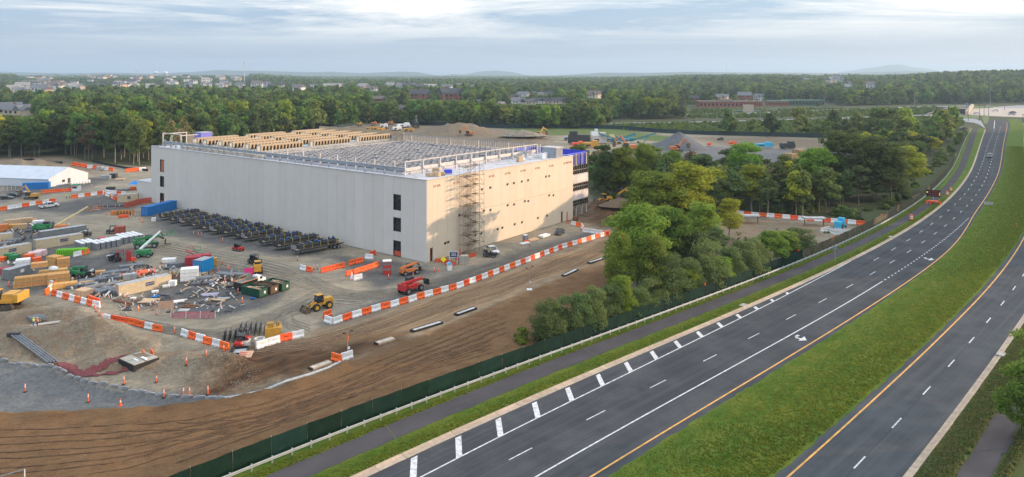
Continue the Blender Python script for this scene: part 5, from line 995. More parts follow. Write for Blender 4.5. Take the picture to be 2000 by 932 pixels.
# skips
def skip(mat, L=6.0):
    t = T("roll_off_skip", "skip"); b = MB(); Wd, Hh = 2.4, 1.9
    b.box(0, 0, .15, L, Wd, .1).hexa([(-L / 2, -Wd / 2, .2), (L / 2, -Wd / 2, .2), (L / 2, -Wd / 2 + .06, .2), (-L / 2, -Wd / 2 + .06, .2), (-L / 2 - .2, -Wd / 2, Hh), (L / 2, -Wd / 2, Hh), (L / 2, -Wd / 2 + .06, Hh), (-L / 2 - .2, -Wd / 2 + .06, Hh)])
    b.hexa([(-L / 2, Wd / 2 - .06, .2), (L / 2, Wd / 2 - .06, .2), (L / 2, Wd / 2, .2), (-L / 2, Wd / 2, .2), (-L / 2 - .2, Wd / 2 - .06, Hh), (L / 2, Wd / 2 - .06, Hh), (L / 2, Wd / 2, Hh), (-L / 2 - .2, Wd / 2, Hh)]); b.box(L / 2 - .03, 0, .2, .06, Wd, Hh - .2).box(-L / 2 - .1, 0, .2, .06, Wd, Hh - .2); b.build("bin_wall", mat, t)
    r = MB()
    for k in range(9):
        for y in (-1, 1): r.box(-L / 2 + .3 + k * (L - .6) / 8, y * (Wd / 2 + .04), .2, .1, .08, Hh - .25)
    r.box(0, -Wd / 2 - .03, Hh - .05, L, .12, .12).box(0, Wd / 2 + .03, Hh - .05, L, .12, .12); r.build("stiffening_rib", mat, t); MB().box(L / 2 + .02, .4, .7, .02, .5, .6).build("label_plate", WHITEP, t)
    w = MB()
    for k in range(26): w.beam((R.uniform(-2.6, 2.2), R.uniform(-.9, .9), R.uniform(1.2, 1.8)), (R.uniform(-2.6, 2.4), R.uniform(-.9, .9), R.uniform(1.3, 2.0)), R.uniform(.1, .3), .04)
    w.box(0, 0, .3, L - .5, Wd - .3, 1.0); tag(w.build("rubbish", PLY if mat is DKG else SOIL, t), kind="stuff"); wheels(t, [(-L / 2 + .3, -.9), (-L / 2 + .3, .9)], .14, .15); return t
A_ = hd((478, 577), (518, 586)); fin(skip(DKG), "near dark green skip full of timber scraps, left of the brown one", 497, 576, A_); fin(skip(M("brown_bin_steel", (.10, .06, .03), .7, var=.3)), "brown skip of soil between the two green skips", 519, 570, A_); fin(skip(DKG), "dark green skip at the right end of the three, full of broken wood", 541, 564, A_)
# portable toilets
def toilet_proto():
    t = T("portable_toilet", "portable toilet"); g = M("toilet_grey_plastic", (.20, .22, .24), .5, var=.12, randomize=.1); MB().box(0, 0, 0, 1.15, 1.15, .15).box(0, 0, .15, 1.08, 1.08, 1.85).build("cabin", g, t); MB().box(0, 0, 2.0, 1.14, 1.14, .12, taper=.9).dome(0, 0, 2.1, .5, .5, .16, 8, 2).build("roof", WHITEP, t)
    MB().box(0, -.56, .2, .72, .04, 1.7).build("door", M("toilet_door_grey", (.28, .30, .32), .5), t); MB().box(-.4, -.56, .2, .07, .06, 1.7).box(.4, -.56, .2, .07, .06, 1.7).build("door_post", g, t); return t
TP = toilet_proto(); TG = "grey portable toilets with white roofs"
for (u, v), cols, rows_, nm in (((158, 487), 4, 3, "left block, behind the lime green panels"), ((186, 487), 4, 5, "middle block"), ((213, 481), 3, 4, "block behind the red hoist cage"), ((240, 474), 5, 4, "right block, under the green boom lift")):
    base = at(u, v); ang = rad(-38)
    for i in range(cols):
        for j in range(rows_):
            x, y = (i - cols / 2) * 1.0, j * 1.05; px, py = base.x + x * math.cos(ang) - y * math.sin(ang), base.y + x * math.sin(ang) + y * math.cos(ang)
            put(TP, "grey toilet, %s in the %s rank of the %s" % (nth(i), nth(j), nm), (px, py, hz(px, py)), ang + R.uniform(-.04, .04), S, TG)
g_ = [put(TP, "grey portable toilet standing alone at the foot of the cream wall", at(1026, 474), rad(30), S * 1.15, TG)]
MB_ = MB().box(0, -.62, 0, 1.3, .05, .9).build("orange_net", ORANGE, g_[0])
# crates, pallets, pipe stacks
def crate(u, v, L, Wd, Hh, rz, label, mat=WOOD, dz=0., group="timber crates stacked in the yard", s=S):
    t = T("timber_crate", "crate"); MB().box(0, 0, .12, L, Wd, Hh - .12).build("panelling", mat, t); b = MB()
    for x in np.linspace(-L / 2 + .06, L / 2 - .06, max(2, int(L / 1.1) + 1)):
        b.box(x, -Wd / 2 - .02, .1, .12, .05, Hh - .1).box(x, Wd / 2 + .02, .1, .12, .05, Hh - .1).box(x, 0, Hh, .12, Wd, .04)
    b.box(0, -Wd / 2 - .03, Hh - .14, L, .05, .12).box(0, -Wd / 2 - .03, .1, L, .05, .12); b.build("batten", M("pale_batten_wood", (.62, .42, .20), .8), t); k = MB(); [k.box(x, 0, 0, .15, Wd, .12) for x in (-L * .4, 0, L * .4)]; k.build("skid", PLY, t)
    return fin(t, label, u, v, rz, s, group, dz)
a1, a2 = rad(28), rad(-20)
for c in ((107, 520, 3.2, 2.4, 1.4, a2, "large lower crate behind the green panels, left of two", 0), (107, 520, 3.2, 2.4, 1.4, a2, "large upper crate of the left pair behind the green telehandler", 1.42), (124, 521, 2.8, 2.2, 1.3, a1, "orange crate right of the pair, lower one", 0), (124, 521, 2.8, 2.2, 1.1, a1, "orange crate right of the pair, upper one", 1.32),
          (63, 558, 7.4, 2.2, 1.25, a1, "long lower timber crate behind the barrier loop", 0), (63, 558, 7.0, 2.1, 1.2, a1, "long upper timber crate behind the barrier loop", 1.27), (77, 541, 3.4, 2.0, 1.2, a1, "crate on the third layer over the long ones", 2.5), (95, 553, 3.0, 2.4, 1.3, a1, "brown crate between the long stack and the right stack", 0), (104, 536, 6.2, 2.0, 1.2, a1, "long crate with a white dome on it", 0),
          (115, 553, 4.6, 2.6, 1.3, a1, "wide crate at the base of the right stack", 0), (115, 553, 4.4, 2.5, 1.2, a1, "wide crate on top of the right stack", 1.32), (123, 562, 5.8, 2.0, 1.25, a1, "long crate lowest at the right, above the piled pipes", 0), (196, 536, 2.2, 1.4, 1.0, a1, "small open crate alone right of the green telehandler", 0), (165, 578, 3.2, 2.4, 1.6, a2, "grey-brown slatted crate among the pipe bundles", 0),
          (170, 555, 3.0, 1.9, 1.0, a1, "open brown crate at the edge of the pipe bundles", 0), (38, 560, 2.4, 1.6, 1.2, a1, "small crate left of the long stack", 0), (40, 447, 3.6, 2.4, 1.6, a1, "crate beside the grey bundles at the left", 0), (25, 440, 4.8, 2.2, 2.0, a1, "tall plywood crate near the far left bundles", 0), (48, 434, 4.6, 2.4, 1.5, a1, "plywood-topped crate near the far left bundles", 0), (67, 434, 1.4, 1.2, 1.2, a1, "little crate right of the plywood-topped one", 0)):
    crate(*c[:6], "timber " + c[6] if "crate" in c[6] else c[6], WOOD if c[0] not in (165, 170, 25, 48, 40) else PLY, c[7] * S)
def bundle(u, v, L, Wd, n, rz, label, mat=PIPEG, lay=3, group="bundles of pipe and steel in the yard", r=.11, boxy=False, s=S):
    t = T("steel_bundle" if boxy else "pipe_bundle", "bundle"); b = MB()
    me = (MB().box(0, 0, 0, L, Wd / n * .86, .2) if boxy else MB().cyl((-L / 2, 0, r), (L / 2, 0, r), r, n=6)).mesh("bar" if boxy else "pipe"); me.materials.append(mat)
    for j in range(lay):
        for k in range(n):
            o = bpy.data.objects.new("bar" if boxy else "pipe", me); COL.objects.link(o); o.parent = t; o.location = (R.uniform(-.15, .15), -Wd / 2 + (k + .5) * Wd / n, .12 + j * (.24 if boxy else 2 * r + .03))
    q = MB(); [q.box(x, 0, 0, .12, Wd, .11) for x in (-L * .35, 0, L * .35)]; q.build("bearer", PLY, t); return fin(t, label, u, v, rz, s, group)
BN = [(152, 552, 5, 1.8, 6, 1.0), (168, 560, 5, 1.8, 6, .5), (182, 553, 5.5, 2, 7, .5), (198, 548, 5, 2, 7, .5), (212, 543, 5.5, 2, 7, .5), (226, 537, 6, 2, 7, .5), (242, 530, 6, 2, 7, .5), (258, 523, 6, 2, 7, .5), (185, 566, 4.5, 1.8, 6, .9), (200, 563, 4, 1.8, 6, 1.1), (214, 560, 4, 2, 7, .9), (186, 574, 5.5, 2.2, 7, -.3), (200, 574, 5, 2, 6, -.35), (212, 568, 4.5, 2, 6, -.5), (222, 574, 4, 1.5, 5, -.6), (148, 562, 4, 1.6, 5, .6), (240, 545, 4, 1.6, 5, .4),
      (8, 480, 4, 2, 6, .6), (18, 484, 4, 2, 6, .6), (38, 482, 4.5, 2.2, 6, .6), (26, 474, 4, 2, 6, .5), (100, 452, 5, 2.2, 6, .4), (112, 446, 5, 2.2, 6, .3), (88, 440, 5, 2, 6, .5), (62, 452, 5, 2.2, 6, .5), (75, 446, 5, 2, 6, .5), (355, 520, 6, 1.2, 5, .5), (332, 526, 3, 1.4, 5, .2), (345, 518, 5, 1, 4, .5), (440, 541, 5, 2, 6, -.3), (455, 536, 5, 2, 6, -.25), (470, 540, 4.5, 2, 6, -.2), (405, 548, 5, 2.2, 6, .4), (395, 556, 5, 2, 6, .3), (72, 632, 3.6, 2.4, 8, -.55)]
for k, (u, v, L, Wd, n, rz) in enumerate(BN):
    near_ = ("left of the slatted crate" if u < 165 else "in the pile left of the near tan container" if u < 275 else "by the white pallets above the near tan container" if u < 360 else "between the small blue container and the skips") if v > 510 and v < 600 else ("behind the two workers on the slope" if v > 600 else "near the left edge, among the crates" if u < 60 else "left of the cream boom's base")
    bundle(u, v, L, Wd, n, rz, "grey bar bundle, %s of them, %s" % (nth(k), near_), PIPEG if k % 3 else M('slate_steel', (.12, .135, .16), .5, .3, var=.3), 2 + k % 3, boxy=bool(k % 2))
def stack(u, v, L, Wd, Hh, rz, mat, label, n=3, name="pallet_load", group="pallet loads about the yard", s=S):
    t = T(name, "pallet load"); me = MB().box(0, 0, 0, L, Wd, Hh / n * .93).mesh("layer"); me.materials.append(mat)
    for k in range(n): o = bpy.data.objects.new("layer", me); COL.objects.link(o); o.parent = t; o.location = (R.uniform(-.04, .04), R.uniform(-.04, .04), .14 + k * Hh / n)
    q = MB(); [q.box(x, 0, 0, .14, Wd, .1) for x in (-L * .4, 0, L * .4)]; q.box(0, 0, .1, L, Wd, .03).build("pallet", PLY, t); return fin(t, label, u, v, rz, s, group)
REDF = M("red_framed_panels", (.42, .035, .04), .6, var=.3, scale=1.2); LIME = M("lime_green_panel", (.22, .62, .03), .5, var=.15); PINK = M("red_striped_wrap", (.62, .25, .26), .6, var=.4, scale=1.5, rgb2=(.75, .70, .70))
for a in ((330, 513, 3.4, 2, 1.0, .2, WHITEP, "white sheet stack left of the dark red bundles"), (352, 535, 1, 1, .5, .2, WHITEP, "low white box by the blue container"), (378, 520, 4.0, 2.4, 2.6, .3, REDF, "dark red stacked racks behind the small blue container"), (395, 515, 4.4, 2.2, 2.4, .3, REDF, "second dark red rack stack, partly behind the blue container"), (370, 547, 4.0, 2.6, 3.0, .35, WHITEP, "two tall white wrapped blocks below the dark red racks"), (337, 559, 1.6, 1.4, 1.2, .1, WHITEP, "pair of white liquid tanks at the end of the near tan container"),
          (333, 552, 1.3, 1.3, 2.0, .3, RUST, "dark rusty box at the near tan container's right end"), (234, 457, 2.8, 2.2, 2.4, .2, M("brick_red_racks", (.36, .09, .06), .7, var=.3), "brick red rack stack behind the toilets"), (68, 505, 3, 2, 1.8, .4, PINK, "pink wrapped stack beside the tan container, left"), (80, 500, 2.6, 2, 1.6, .3, PINK, "pink wrapped stack beside the tan container, right"), (72, 512, 2, 1.6, 1.2, .9, ORANGE, "orange crates below the pink wrapped stacks"), (45, 521, 3.2, 2.6, 2.0, .5, WHITEP, "white twin-fan unit beside the short grey container"),
          (56, 508, 2.2, 1.6, 1.6, -.2, ORANGE, "orange folded barriers behind the white twin-fan unit"), (28, 507, 2.2, 1.8, 1.3, .2, GRN, "green tank right of another behind the short grey container"), (18, 506, 2.0, 1.8, 1.5, .2, GRN, "green tank at the left behind the short grey container"), (5, 535, 3, 2, 1.4, .6, REDF, "red framed baskets at the left edge"), (2, 510, 2, 1.6, 1, .2, ORANGE, "orange box at the left edge"), (5, 452, 3, 2, 2.2, .4, ORG, "orange lift platform at the left edge"), (28, 448, 3.6, 1.6, 1.6, .3, YEL, "yellow frame with white sheets on top near the left edge"), (75, 438, 3.2, 2, 1.2, .3, WHITEP, "white sheeted load near the far bundles"),
          (255, 541, 4.4, 3.4, .5, .45, ORANGE, "orange tray of fittings behind the near tan container"), (285, 534, 4.4, 3.4, .5, .45, ORANGE, "orange tray with white pipes behind the near tan container"), (254, 546, 3, 1.6, 1.4, .4, GTOP, "grey block behind the near tan container"), (218, 503, 2.4, 1.4, .5, .3, GTOP, "low frames beside the red hoist cage"), (260, 585, 1, 1, .3, 0, WHITEP, "white sack on the debris field left"), (303, 572, 1.4, 1, .4, .4, WHITEP, "white tarpaulin heap in front of the near tan container"), (325, 562, 1.6, .8, .5, .4, WHITEP, "white tarpaulin heap by the liquid tanks"),
          (418, 519, 1.5, 1.1, 2.0, .3, YEL, "yellow cabinet at the blue container's corner"), (200, 468, 2.4, 2, .5, .2, RED, "red decking beside the toilets"), (300, 433, 1.4, .8, 1.3, .5, WHITEP, "white board leaning by the blue trailer's drawbar"), (241, 425, 3.2, .9, .9, .1, ORANGE, "orange low barrier stack below the spools"), (222, 420, 1.8, 1.4, 1.4, .3, ORG, "orange frame beside the spools"), (195, 336, 3, 2, 2, 0, GTOP, "grey load far off by the tent's corner"), (207, 350, 4, 2.4, 1.8, .2, STEELB, "grey steel cage load right of the tent"), (222, 348, 3, 2.4, 2.2, .1, CHAR, "dark load right of the grey cage by the tent"),
          (234, 352, 4, 2, .6, .3, PLY, "low timber stack right of the dark load"), (240, 373, 5, 2, .8, .1, PIPEG, "grey pipes before the blue canopy"), (216, 371, 3.2, 2, 1.2, .1, CHAR, "dark parked trailer load by the orange drum"), (260, 371, 2, 1.4, 1.2, 0, ORANGE, "orange box under the blue canopy"), (1063, 463, 4, 2, .6, .9, WHITEP, "white sheets at the foot of the cream wall"), (1040, 470, 4.4, 1.6, .4, .9, PLY, "flat timber at the foot of the cream wall"), (1025, 477, 3.4, 1.4, .4, .7, WHITEP, "white rubble strip below the timber at the cream wall"), (1124, 433, 3, .6, 1.6, BA, RUST, "rusty steel plates at the end of the cream wall"),
          (905, 515, 2.6, 1.6, 2.2, .3, CONCG, "pale box by the red ladder at the scaffold's foot"), (1085, 482, 1, 1, .1, 0, PLY, "loose board on the gravel"), (1657, 425, .1, .1, .1, 0, PLY, "loose board")):
    if a[-1] in ("loose board", "loose board on the gravel"): continue
    stack(*a)
lp = T("panel_row", "panel row"); me = MB().box(0, 0, 0, .25, 2.2, 1.7, taper=.8, ty=1).mesh("panel"); me.materials.append(LIME)
for k in range(16): o = bpy.data.objects.new("panel", me); COL.objects.link(o); o.parent = lp; o.location = (-3.6 + k * .48, 0, 0)
fin(lp, "row of lime green upright panels before the tan container", 141, 497, .25)
dm = MB().dome(0, 0, 0, 1.3, 1.0, .8, 10, 3).build("white_dome", WHITEP); dm.location = at(104, 536, 1.2 * S + .08); dm.scale = (S,) * 3; tag(dm, "white wrapped dome lying on the long timber crate", "wrapped load")
# flatbed trailers with piping skids
def trailer(seed):
    r = random.Random(seed); t = T("flatbed_trailer", "trailer"); L = 14.6
    d = MB()
    for k in range(24): d.box(.3 + k * .6, 0, 1.28, .56, 2.5, .08)
    tag(d.build("deck_planks", M("trailer_deck_wood", (.36, .29, .20), .85, var=.3), t), kind="stuff"); f = MB().box(L / 2, -.55, .85, L, .16, .42).box(L / 2, .55, .85, L, .16, .42).box(L / 2, -1.26, 1.15, L, .06, .22).box(L / 2, 1.26, 1.15, L, .06, .22)
    for k in range(20): f.box(.4 + k * .74, 0, 1.1, .08, 2.5, .16)
    f.build("chassis", CHAR, t); MB().box(.06, 0, 1.3, .1, 2.4, 1.1).build("headboard", M("brushed_headboard", (.30, .30, .32), .5, .3) if seed % 3 == 0 else CHAR, t); MB().box(2.6, -.8, 0, .12, .12, .9).box(2.6, .8, 0, .12, .12, .9).build("landing_leg", DARKST, t)
    wheels(t, [(11.6, -1.05), (11.6, 1.05), (12.9, -1.05), (12.9, 1.05)], .5, .45); return t
def pipe_load(seed, n=24):
    r = random.Random(seed); t = T("pipework_load", "pipe load"); L = 13; k_, bl, ye = MB(), MB(), MB()
    for y in (-1.0, -.35, .35, 1.0):
        for z in (.15, .75): k_.cyl((0, y, z), (L, y + r.uniform(-.1, .1), z), .12, n=6)
    for x in np.arange(.4, L, 1.2): k_.box(x, 0, 0, .1, 2.3, .1).box(x, 0, .5, .1, 2.3, .08).box(x, 1.1, 0, .08, .08, 1.2).box(x, -1.1, 0, .08, .08, 1.2)
    k_.build("black_pipework", M("dark_pipework", (.060, .056, .052), .5, var=.3), t)
    for i in range(n): x, y, z = r.uniform(.5, L - .5), r.uniform(-1, 1), r.uniform(.5, 1.15); bl.cyl((x - .2, y, z), (x + .2, y, z), .19, n=7).cyl((x, y, z), (x, y, z + .4), .09, n=5)
    tag(bl.build("blue_valve", M("valve_blue", (.02, .085, .25), .45, var=.3), t), kind='stuff')
    for i in range(5):
        x = 1 + i * 2.7 + r.uniform(-.4, .4); ye.beam((x, -1.2, 0), (x + .1, -1.05, 1.2), .09, .05).beam((x, 1.2, 0), (x, 1.05, 1.2), .09, .05).beam((x + .1, -1.05, 1.2), (x, 1.05, 1.2), .09, .05)
    tag(ye.build("yellow_strap", M("yellow_straps", (.60, .46, .10), .7), t), kind='stuff'); return t
TR = [(573, 499), (537, 490), (508, 482), (474, 473), (457, 468), (434, 463), (413, 459), (393, 454), (372, 448), (352, 442), (332, 437), (312, 431)]
tr0 = [trailer(k) for k in range(2)]; pl0 = [pipe_load(k, 26) for k in range(3)]; ang = hd((574, 497.5), (667, 480))
for k, (u, v) in enumerate(TR):
    p = at(u, v); wh = "%s of the trailer row from the right-hand end" % nth(k); a = ang + R.uniform(-.06, .06); ss = S * R.uniform(.94, 1.05); ss *= 1.0 if k < 7 else .97
    put(tr0[0 if k % 3 == 0 else 1], "flatbed trailer, " + wh, p, a, (ss, ss * 1.3, ss * 1.15), "flatbed trailers parked along the grey wall"); q = p + Vector((math.cos(a), math.sin(a), 0)) * 1.2 * ss; q.z += 1.36 * ss * 1.15
    put(pl0[k % 3], "dark pipework with blue valves, on the %s" % wh.replace("of the trailer row from the right-hand end", "trailer from the right-hand end"), q, a, (ss * .92, ss * 1.25, ss * (1.2 if k < 8 else .9)), "pipework loads on the trailers")
# ------------------------------------------------------------ vehicles and machines
def car_body(t, L, Wd, Hh, paint, kind="sedan", hood=.25):
    """side profile swept over the width, narrowed at the roof"""
    hb, hr = Hh * .56, Hh
    if kind == "pickup": low = [(0, .35), (0, .95), (.06, 1.05), (1.75, 1.08), (1.85, 1.1), (L * .74, 1.1), (L - .15, 1.0), (L, .75), (L, .38)]; cab = (1.95, 2.25, L * .62, L * .76, 1.08, 1.85)
    elif kind == "van": low = [(0, .35), (.02, .9), (.1, 1.05), (L * .75, 1.08), (L - .1, .85), (L, .4)]; cab = (.12, .35, L * .62, L * .78, 1.03, 1.75)
    else: low = [(0, .32), (.02, .8), (.15, .9), (L * .74, .92), (L - .12, .72), (L, .34)]; cab = (.25, 1.0, L * .55, L * .74, .88, 1.42)
    b = MB()
    for i in range(len(low)): pass
    n = len(low)
    b.prism(low, -Wd / 2, Wd / 2); b.build("body", paint, t)
    x0, x1, x2, x3, z0, z1 = cab; wi, wo = Wd * .40, Wd * .47
    MB().hexa([(x0, -wo, z0), (x3, -wo, z0), (x3, wo, z0), (x0, wo, z0), (x1, -wi, z1 - .04), (x2, -wi, z1 - .04), (x2, wi, z1 - .04), (x1, wi, z1 - .04)]).build("window_glass", GLS, t)
    g = MB().box((x1 + x2) / 2, 0, z1 - .05, x2 - x1 + .1, wi * 2 + .06, .07)
    for f in (0, .5, 1):
        a0, a1 = x0 + (x3 - x0) * f, x1 + (x2 - x1) * f
        for s in (-1, 1): g.beam((a0, s * (wo + .01), z0), (a1, s * (wi + .01), z1), .08, .05)
    g.build("roof", paint, t); MB().box(L + .005, -Wd * .36, .6, .04, .3, .16).box(L + .005, Wd * .36, .6, .04, .3, .16).build("headlight", LAMPW, t); MB().box(-.005, -Wd * .38, .7, .04, .22, .18).box(-.005, Wd * .38, .7, .04, .22, .18).build("tail_light", LAMPR, t); MB().box(L + .01, 0, .38, .08, Wd * .9, .14).box(-.01, 0, .38, .08, Wd * .9, .14).build("bumper", CHAR, t)
    if kind == "pickup": MB().box(.95, 0, 1.0, 1.6, Wd * .78, .11).build("cargo_bed", CHAR, t)
    wheels(t, [(L * .18, -Wd / 2 + .1), (L * .18, Wd / 2 - .1), (L * .80, -Wd / 2 + .1), (L * .80, Wd / 2 - .1)], .40 if kind == "pickup" else .34, .26); return t
def vehicle(u, v, L, paint, kind, rz, label, s=S, group=None, Wd=1.95):
    t = T({"pickup": "pickup_truck", "van": "passenger_van"}.get(kind, "parked_car"), {"pickup": "pickup truck", "van": "car"}.get(kind, "car")); car_body(t, L, Wd, 1.85, paint, kind); o = fin(t, label, u, v, rz, s, group)
    o.location -= Vector((math.cos(rz), math.sin(rz), 0)) * L / 2 * s; return o
BLKP = M("black_vehicle_paint", (.02, .022, .026), .3, coat=.4, var=.1); SILV = M("silver_vehicle_paint", (.42, .44, .47), .3, .5, coat=.3, var=.08); DKB = M("dark_blue_vehicle_paint", (.02, .03, .07), .3, coat=.4, var=.1)
vehicle(96, 405, 5.9, WHT, "pickup", hd((78, 407), (114, 402)), "white pickup truck behind the orange and white barriers at the left", .8); vehicle(960, 494, 5.9, WHT, "pickup", hd((945, 484), (978, 500)), "white pickup truck at the foot of the cream wall", .78, None, 2.0)
vehicle(1093, 457, 5.6, BLKP, "pickup", hd((1105, 449), (1085, 463)), "dark pickup truck facing out near the end of the cream wall"); vehicle(12, 389, 4.6, BLKP, "sedan", .2, "dark car at the far left, first of three before the fenced tent", .8); vehicle(27, 384, 4.6, DKB, "sedan", .2, "dark blue car, middle one of three before the fenced tent", .8); vehicle(42, 379, 4.6, SILV, "sedan", .2, "silver car, right-hand one of three before the fenced tent", .8)
def road_car(s, d, L, paint, kind, label, flip=False, sc=1.):
    x, y = [float(q) for q in road(s, d)]; x1, y1 = [float(q) for q in road(s + 3, d)]; a = math.atan2(y1 - y, x1 - x) + (math.pi if flip else 0); t = T("passenger_van" if kind == "van" else "passenger_car", "car"); car_body(t, L, 1.9, 1.8, paint, kind); t["label"] = label; t.location = (x, y, .036); t.rotation_euler = (0, 0, a); t.scale = (sc,) * 3
road_car(357, -.9, 4.8, M("dark_silver_paint", (.16, .17, .19), .3, .4, coat=.3), "van", "silver people carrier driving alone down the highway", True)
for u, v, p_, lab, a in ((1902, 223.5, WHT, "white car nearest the underpass on the far junction", .05), (1950, 217.5, WHT, "white car in the middle of the far junction", 2.9), (1984, 221.5, DKB, "dark car at the right of the far junction", 2.0), (1983, 225, SILV, "silver car in front of the dark one on the far junction", 2.0)):
    t = T("passenger_car", "car"); car_body(t, 4.8, 1.9, 1.5, p_); p = P(u, v); t.location = (p.x, p.y, .09); t.rotation_euler = (0, 0, a); t["label"] = lab; t.scale = (1.25,) * 3
def cage(b, x0, x1, y, z0, z1, wd=.06):
    for x in (x0, x1):
        for s in (-y, y): b.beam((x, s, z0), (x, s, z1), wd)
    for s in (-y, y): b.beam((x0, s, z1), (x1, s, z1), wd)
    for x in (x0, x1): b.beam((x, -y, z1), (x, y, z1), wd)
    return b
def utv(mat, label, u, v, rz, s=S * 1.1, roof=CHAR):
    t = T("utility_buggy", "buggy"); MB().box(0, 0, .4, 3.2, 1.4, .3).box(1.25, 0, .7, .8, 1.35, .3, taper=.8).build("body", mat, t); MB().box(-1.1, 0, .72, 1.1, 1.4, .35).build("cargo_box", mat if mat is not CHAR else BLACK, t); cage(MB(), -.5, .8, .62, .7, 1.85).build("roll_cage", BLACK, t); MB().box(.15, 0, 1.86, 1.5, 1.35, .06).build("roof", roof, t)
    MB().box(0, -.3, .7, .5, .5, .3).box(-.2, -.3, .9, .15, .5, .5).box(0, .3, .7, .5, .5, .3).box(-.2, .3, .9, .15, .5, .5).build("seat", BLACK, t); MB().hexa([(.85, -.6, .95), (.88, -.6, .95), (.88, .6, .95), (.85, .6, .95), (.72, -.55, 1.8), (.75, -.55, 1.8), (.75, .55, 1.8), (.72, .55, 1.8)]).build("windscreen", GLS, t)
    wheels(t, [(-1.1, -.65), (-1.1, .65), (1.15, -.65), (1.15, .65)], .34, .26); return fin(t, label, u, v, rz, s)
utv(RED, "red and black buggy in the open yard before the trailers", 465, 490, rad(150)); utv(CHAR, "dark buggy with a canopy behind the yellow skid loader", 497, 516, rad(140), S * 1.3); utv(CHAR, "black buggy in front of the cream wall beside the white pickup", 957, 502, rad(165), S * 1.15, M("tan_canvas", (.25, .20, .10), .8)); utv(CHAR, "black buggy behind the portable toilets", 222, 456, rad(200), S * 1.3); utv(BLACK, "black buggy left of the red hoist cage", 224, 510, rad(-30), S * 1.2); utv(RED, "black-roofed buggy with a red nose in front of the steel form racks", 473, 674, rad(-100), S * 1.1); utv(CHAR, "dark buggy parked left of the portable toilets", 165, 462, rad(20), S * 1.2)
def cab(t, x, y, z, sx, sy, sz, frame, roof=None, parent=None):
    g = MB().box(x, y, z, sx, sy, sz, taper=.94).build("cab_glass", GLS, t); f = MB()
    for a in (-1, 1):
        for c in (-1, 1): f.beam((x + a * sx / 2, y + c * sy / 2, z), (x + a * sx * .47, y + c * sy * .47, z + sz), .09)
    f.box(x, y, z, sx + .04, sy + .04, sz * .3).build("cab_frame", frame, t); MB().box(x, y, z + sz, sx + .12, sy + .12, .1).build("cab_roof", roof or frame, t)
def loader(label, u, v, rz, s=S):
    t = T("wheel_loader", "loader"); MB().box(-1.6, 0, 1.0, 2.6, 1.5, 1.2, taper=.92).box(-2.7, 0, 1.0, .5, 1.9, .8).box(.6, 0, .9, 1.8, 1.1, .6).build("engine_body", YEL, t); MB().box(-2.97, 0, 1.1, .05, 1.2, .8).build("radiator_grille", BLACK, t); cab(t, .1, 0, 1.6, 1.4, 1.4, 1.5, BLACK, YEL)
    MB().beam((1.0, -.5, 1.7), (2.9, -.5, .7), .22, .3).beam((1.0, .5, 1.7), (2.9, .5, .7), .22, .3).beam((1.2, 0, 1.5), (2.4, 0, 1.5), .16, .16).build("lift_arm", YEL, t); MB().cyl((1.1, -.25, 1.2), (2.2, -.3, 1.3), .07).cyl((1.1, .25, 1.2), (2.2, .3, 1.3), .07).build("hydraulic_ram", GALV, t)
    MB().prism([(2.9, .15), (4.1, .02), (4.1, .08), (3.1, .3), (2.95, 1.15), (3.3, 1.25), (3.25, 1.32), (2.8, 1.2)], -1.45, 1.45).prism([(2.9, .15), (4.1, .05), (3.3, 1.28), (2.8, 1.2)], -1.47, -1.42).prism([(2.9, .15), (4.1, .05), (3.3, 1.28), (2.8, 1.2)], 1.42, 1.47).build("bucket", M("worn_bucket_steel", (.18, .14, .10), .6, .3, var=.4), t)
    MB().dome(3.4, 0, .3, .6, 1.35, .85, 10, 3).build("soil_load", SOIL, t); wheels(t, [(-1.7, -1.05), (-1.7, 1.05), (1.25, -1.05), (1.25, 1.05)], .78, .6, RIMY); return fin(t, label, u, v, rz, s)
loader("yellow wheel loader with a full bucket in the open yard", 624, 603, hd((640, 596), (600, 606)), S * 1.02); loader("yellow backhoe loader on the dark soil behind the building", 1180, 396, rad(200), .8); loader("yellow loader behind the barriers under the trees at the right", 1412, 408, rad(190), .85)
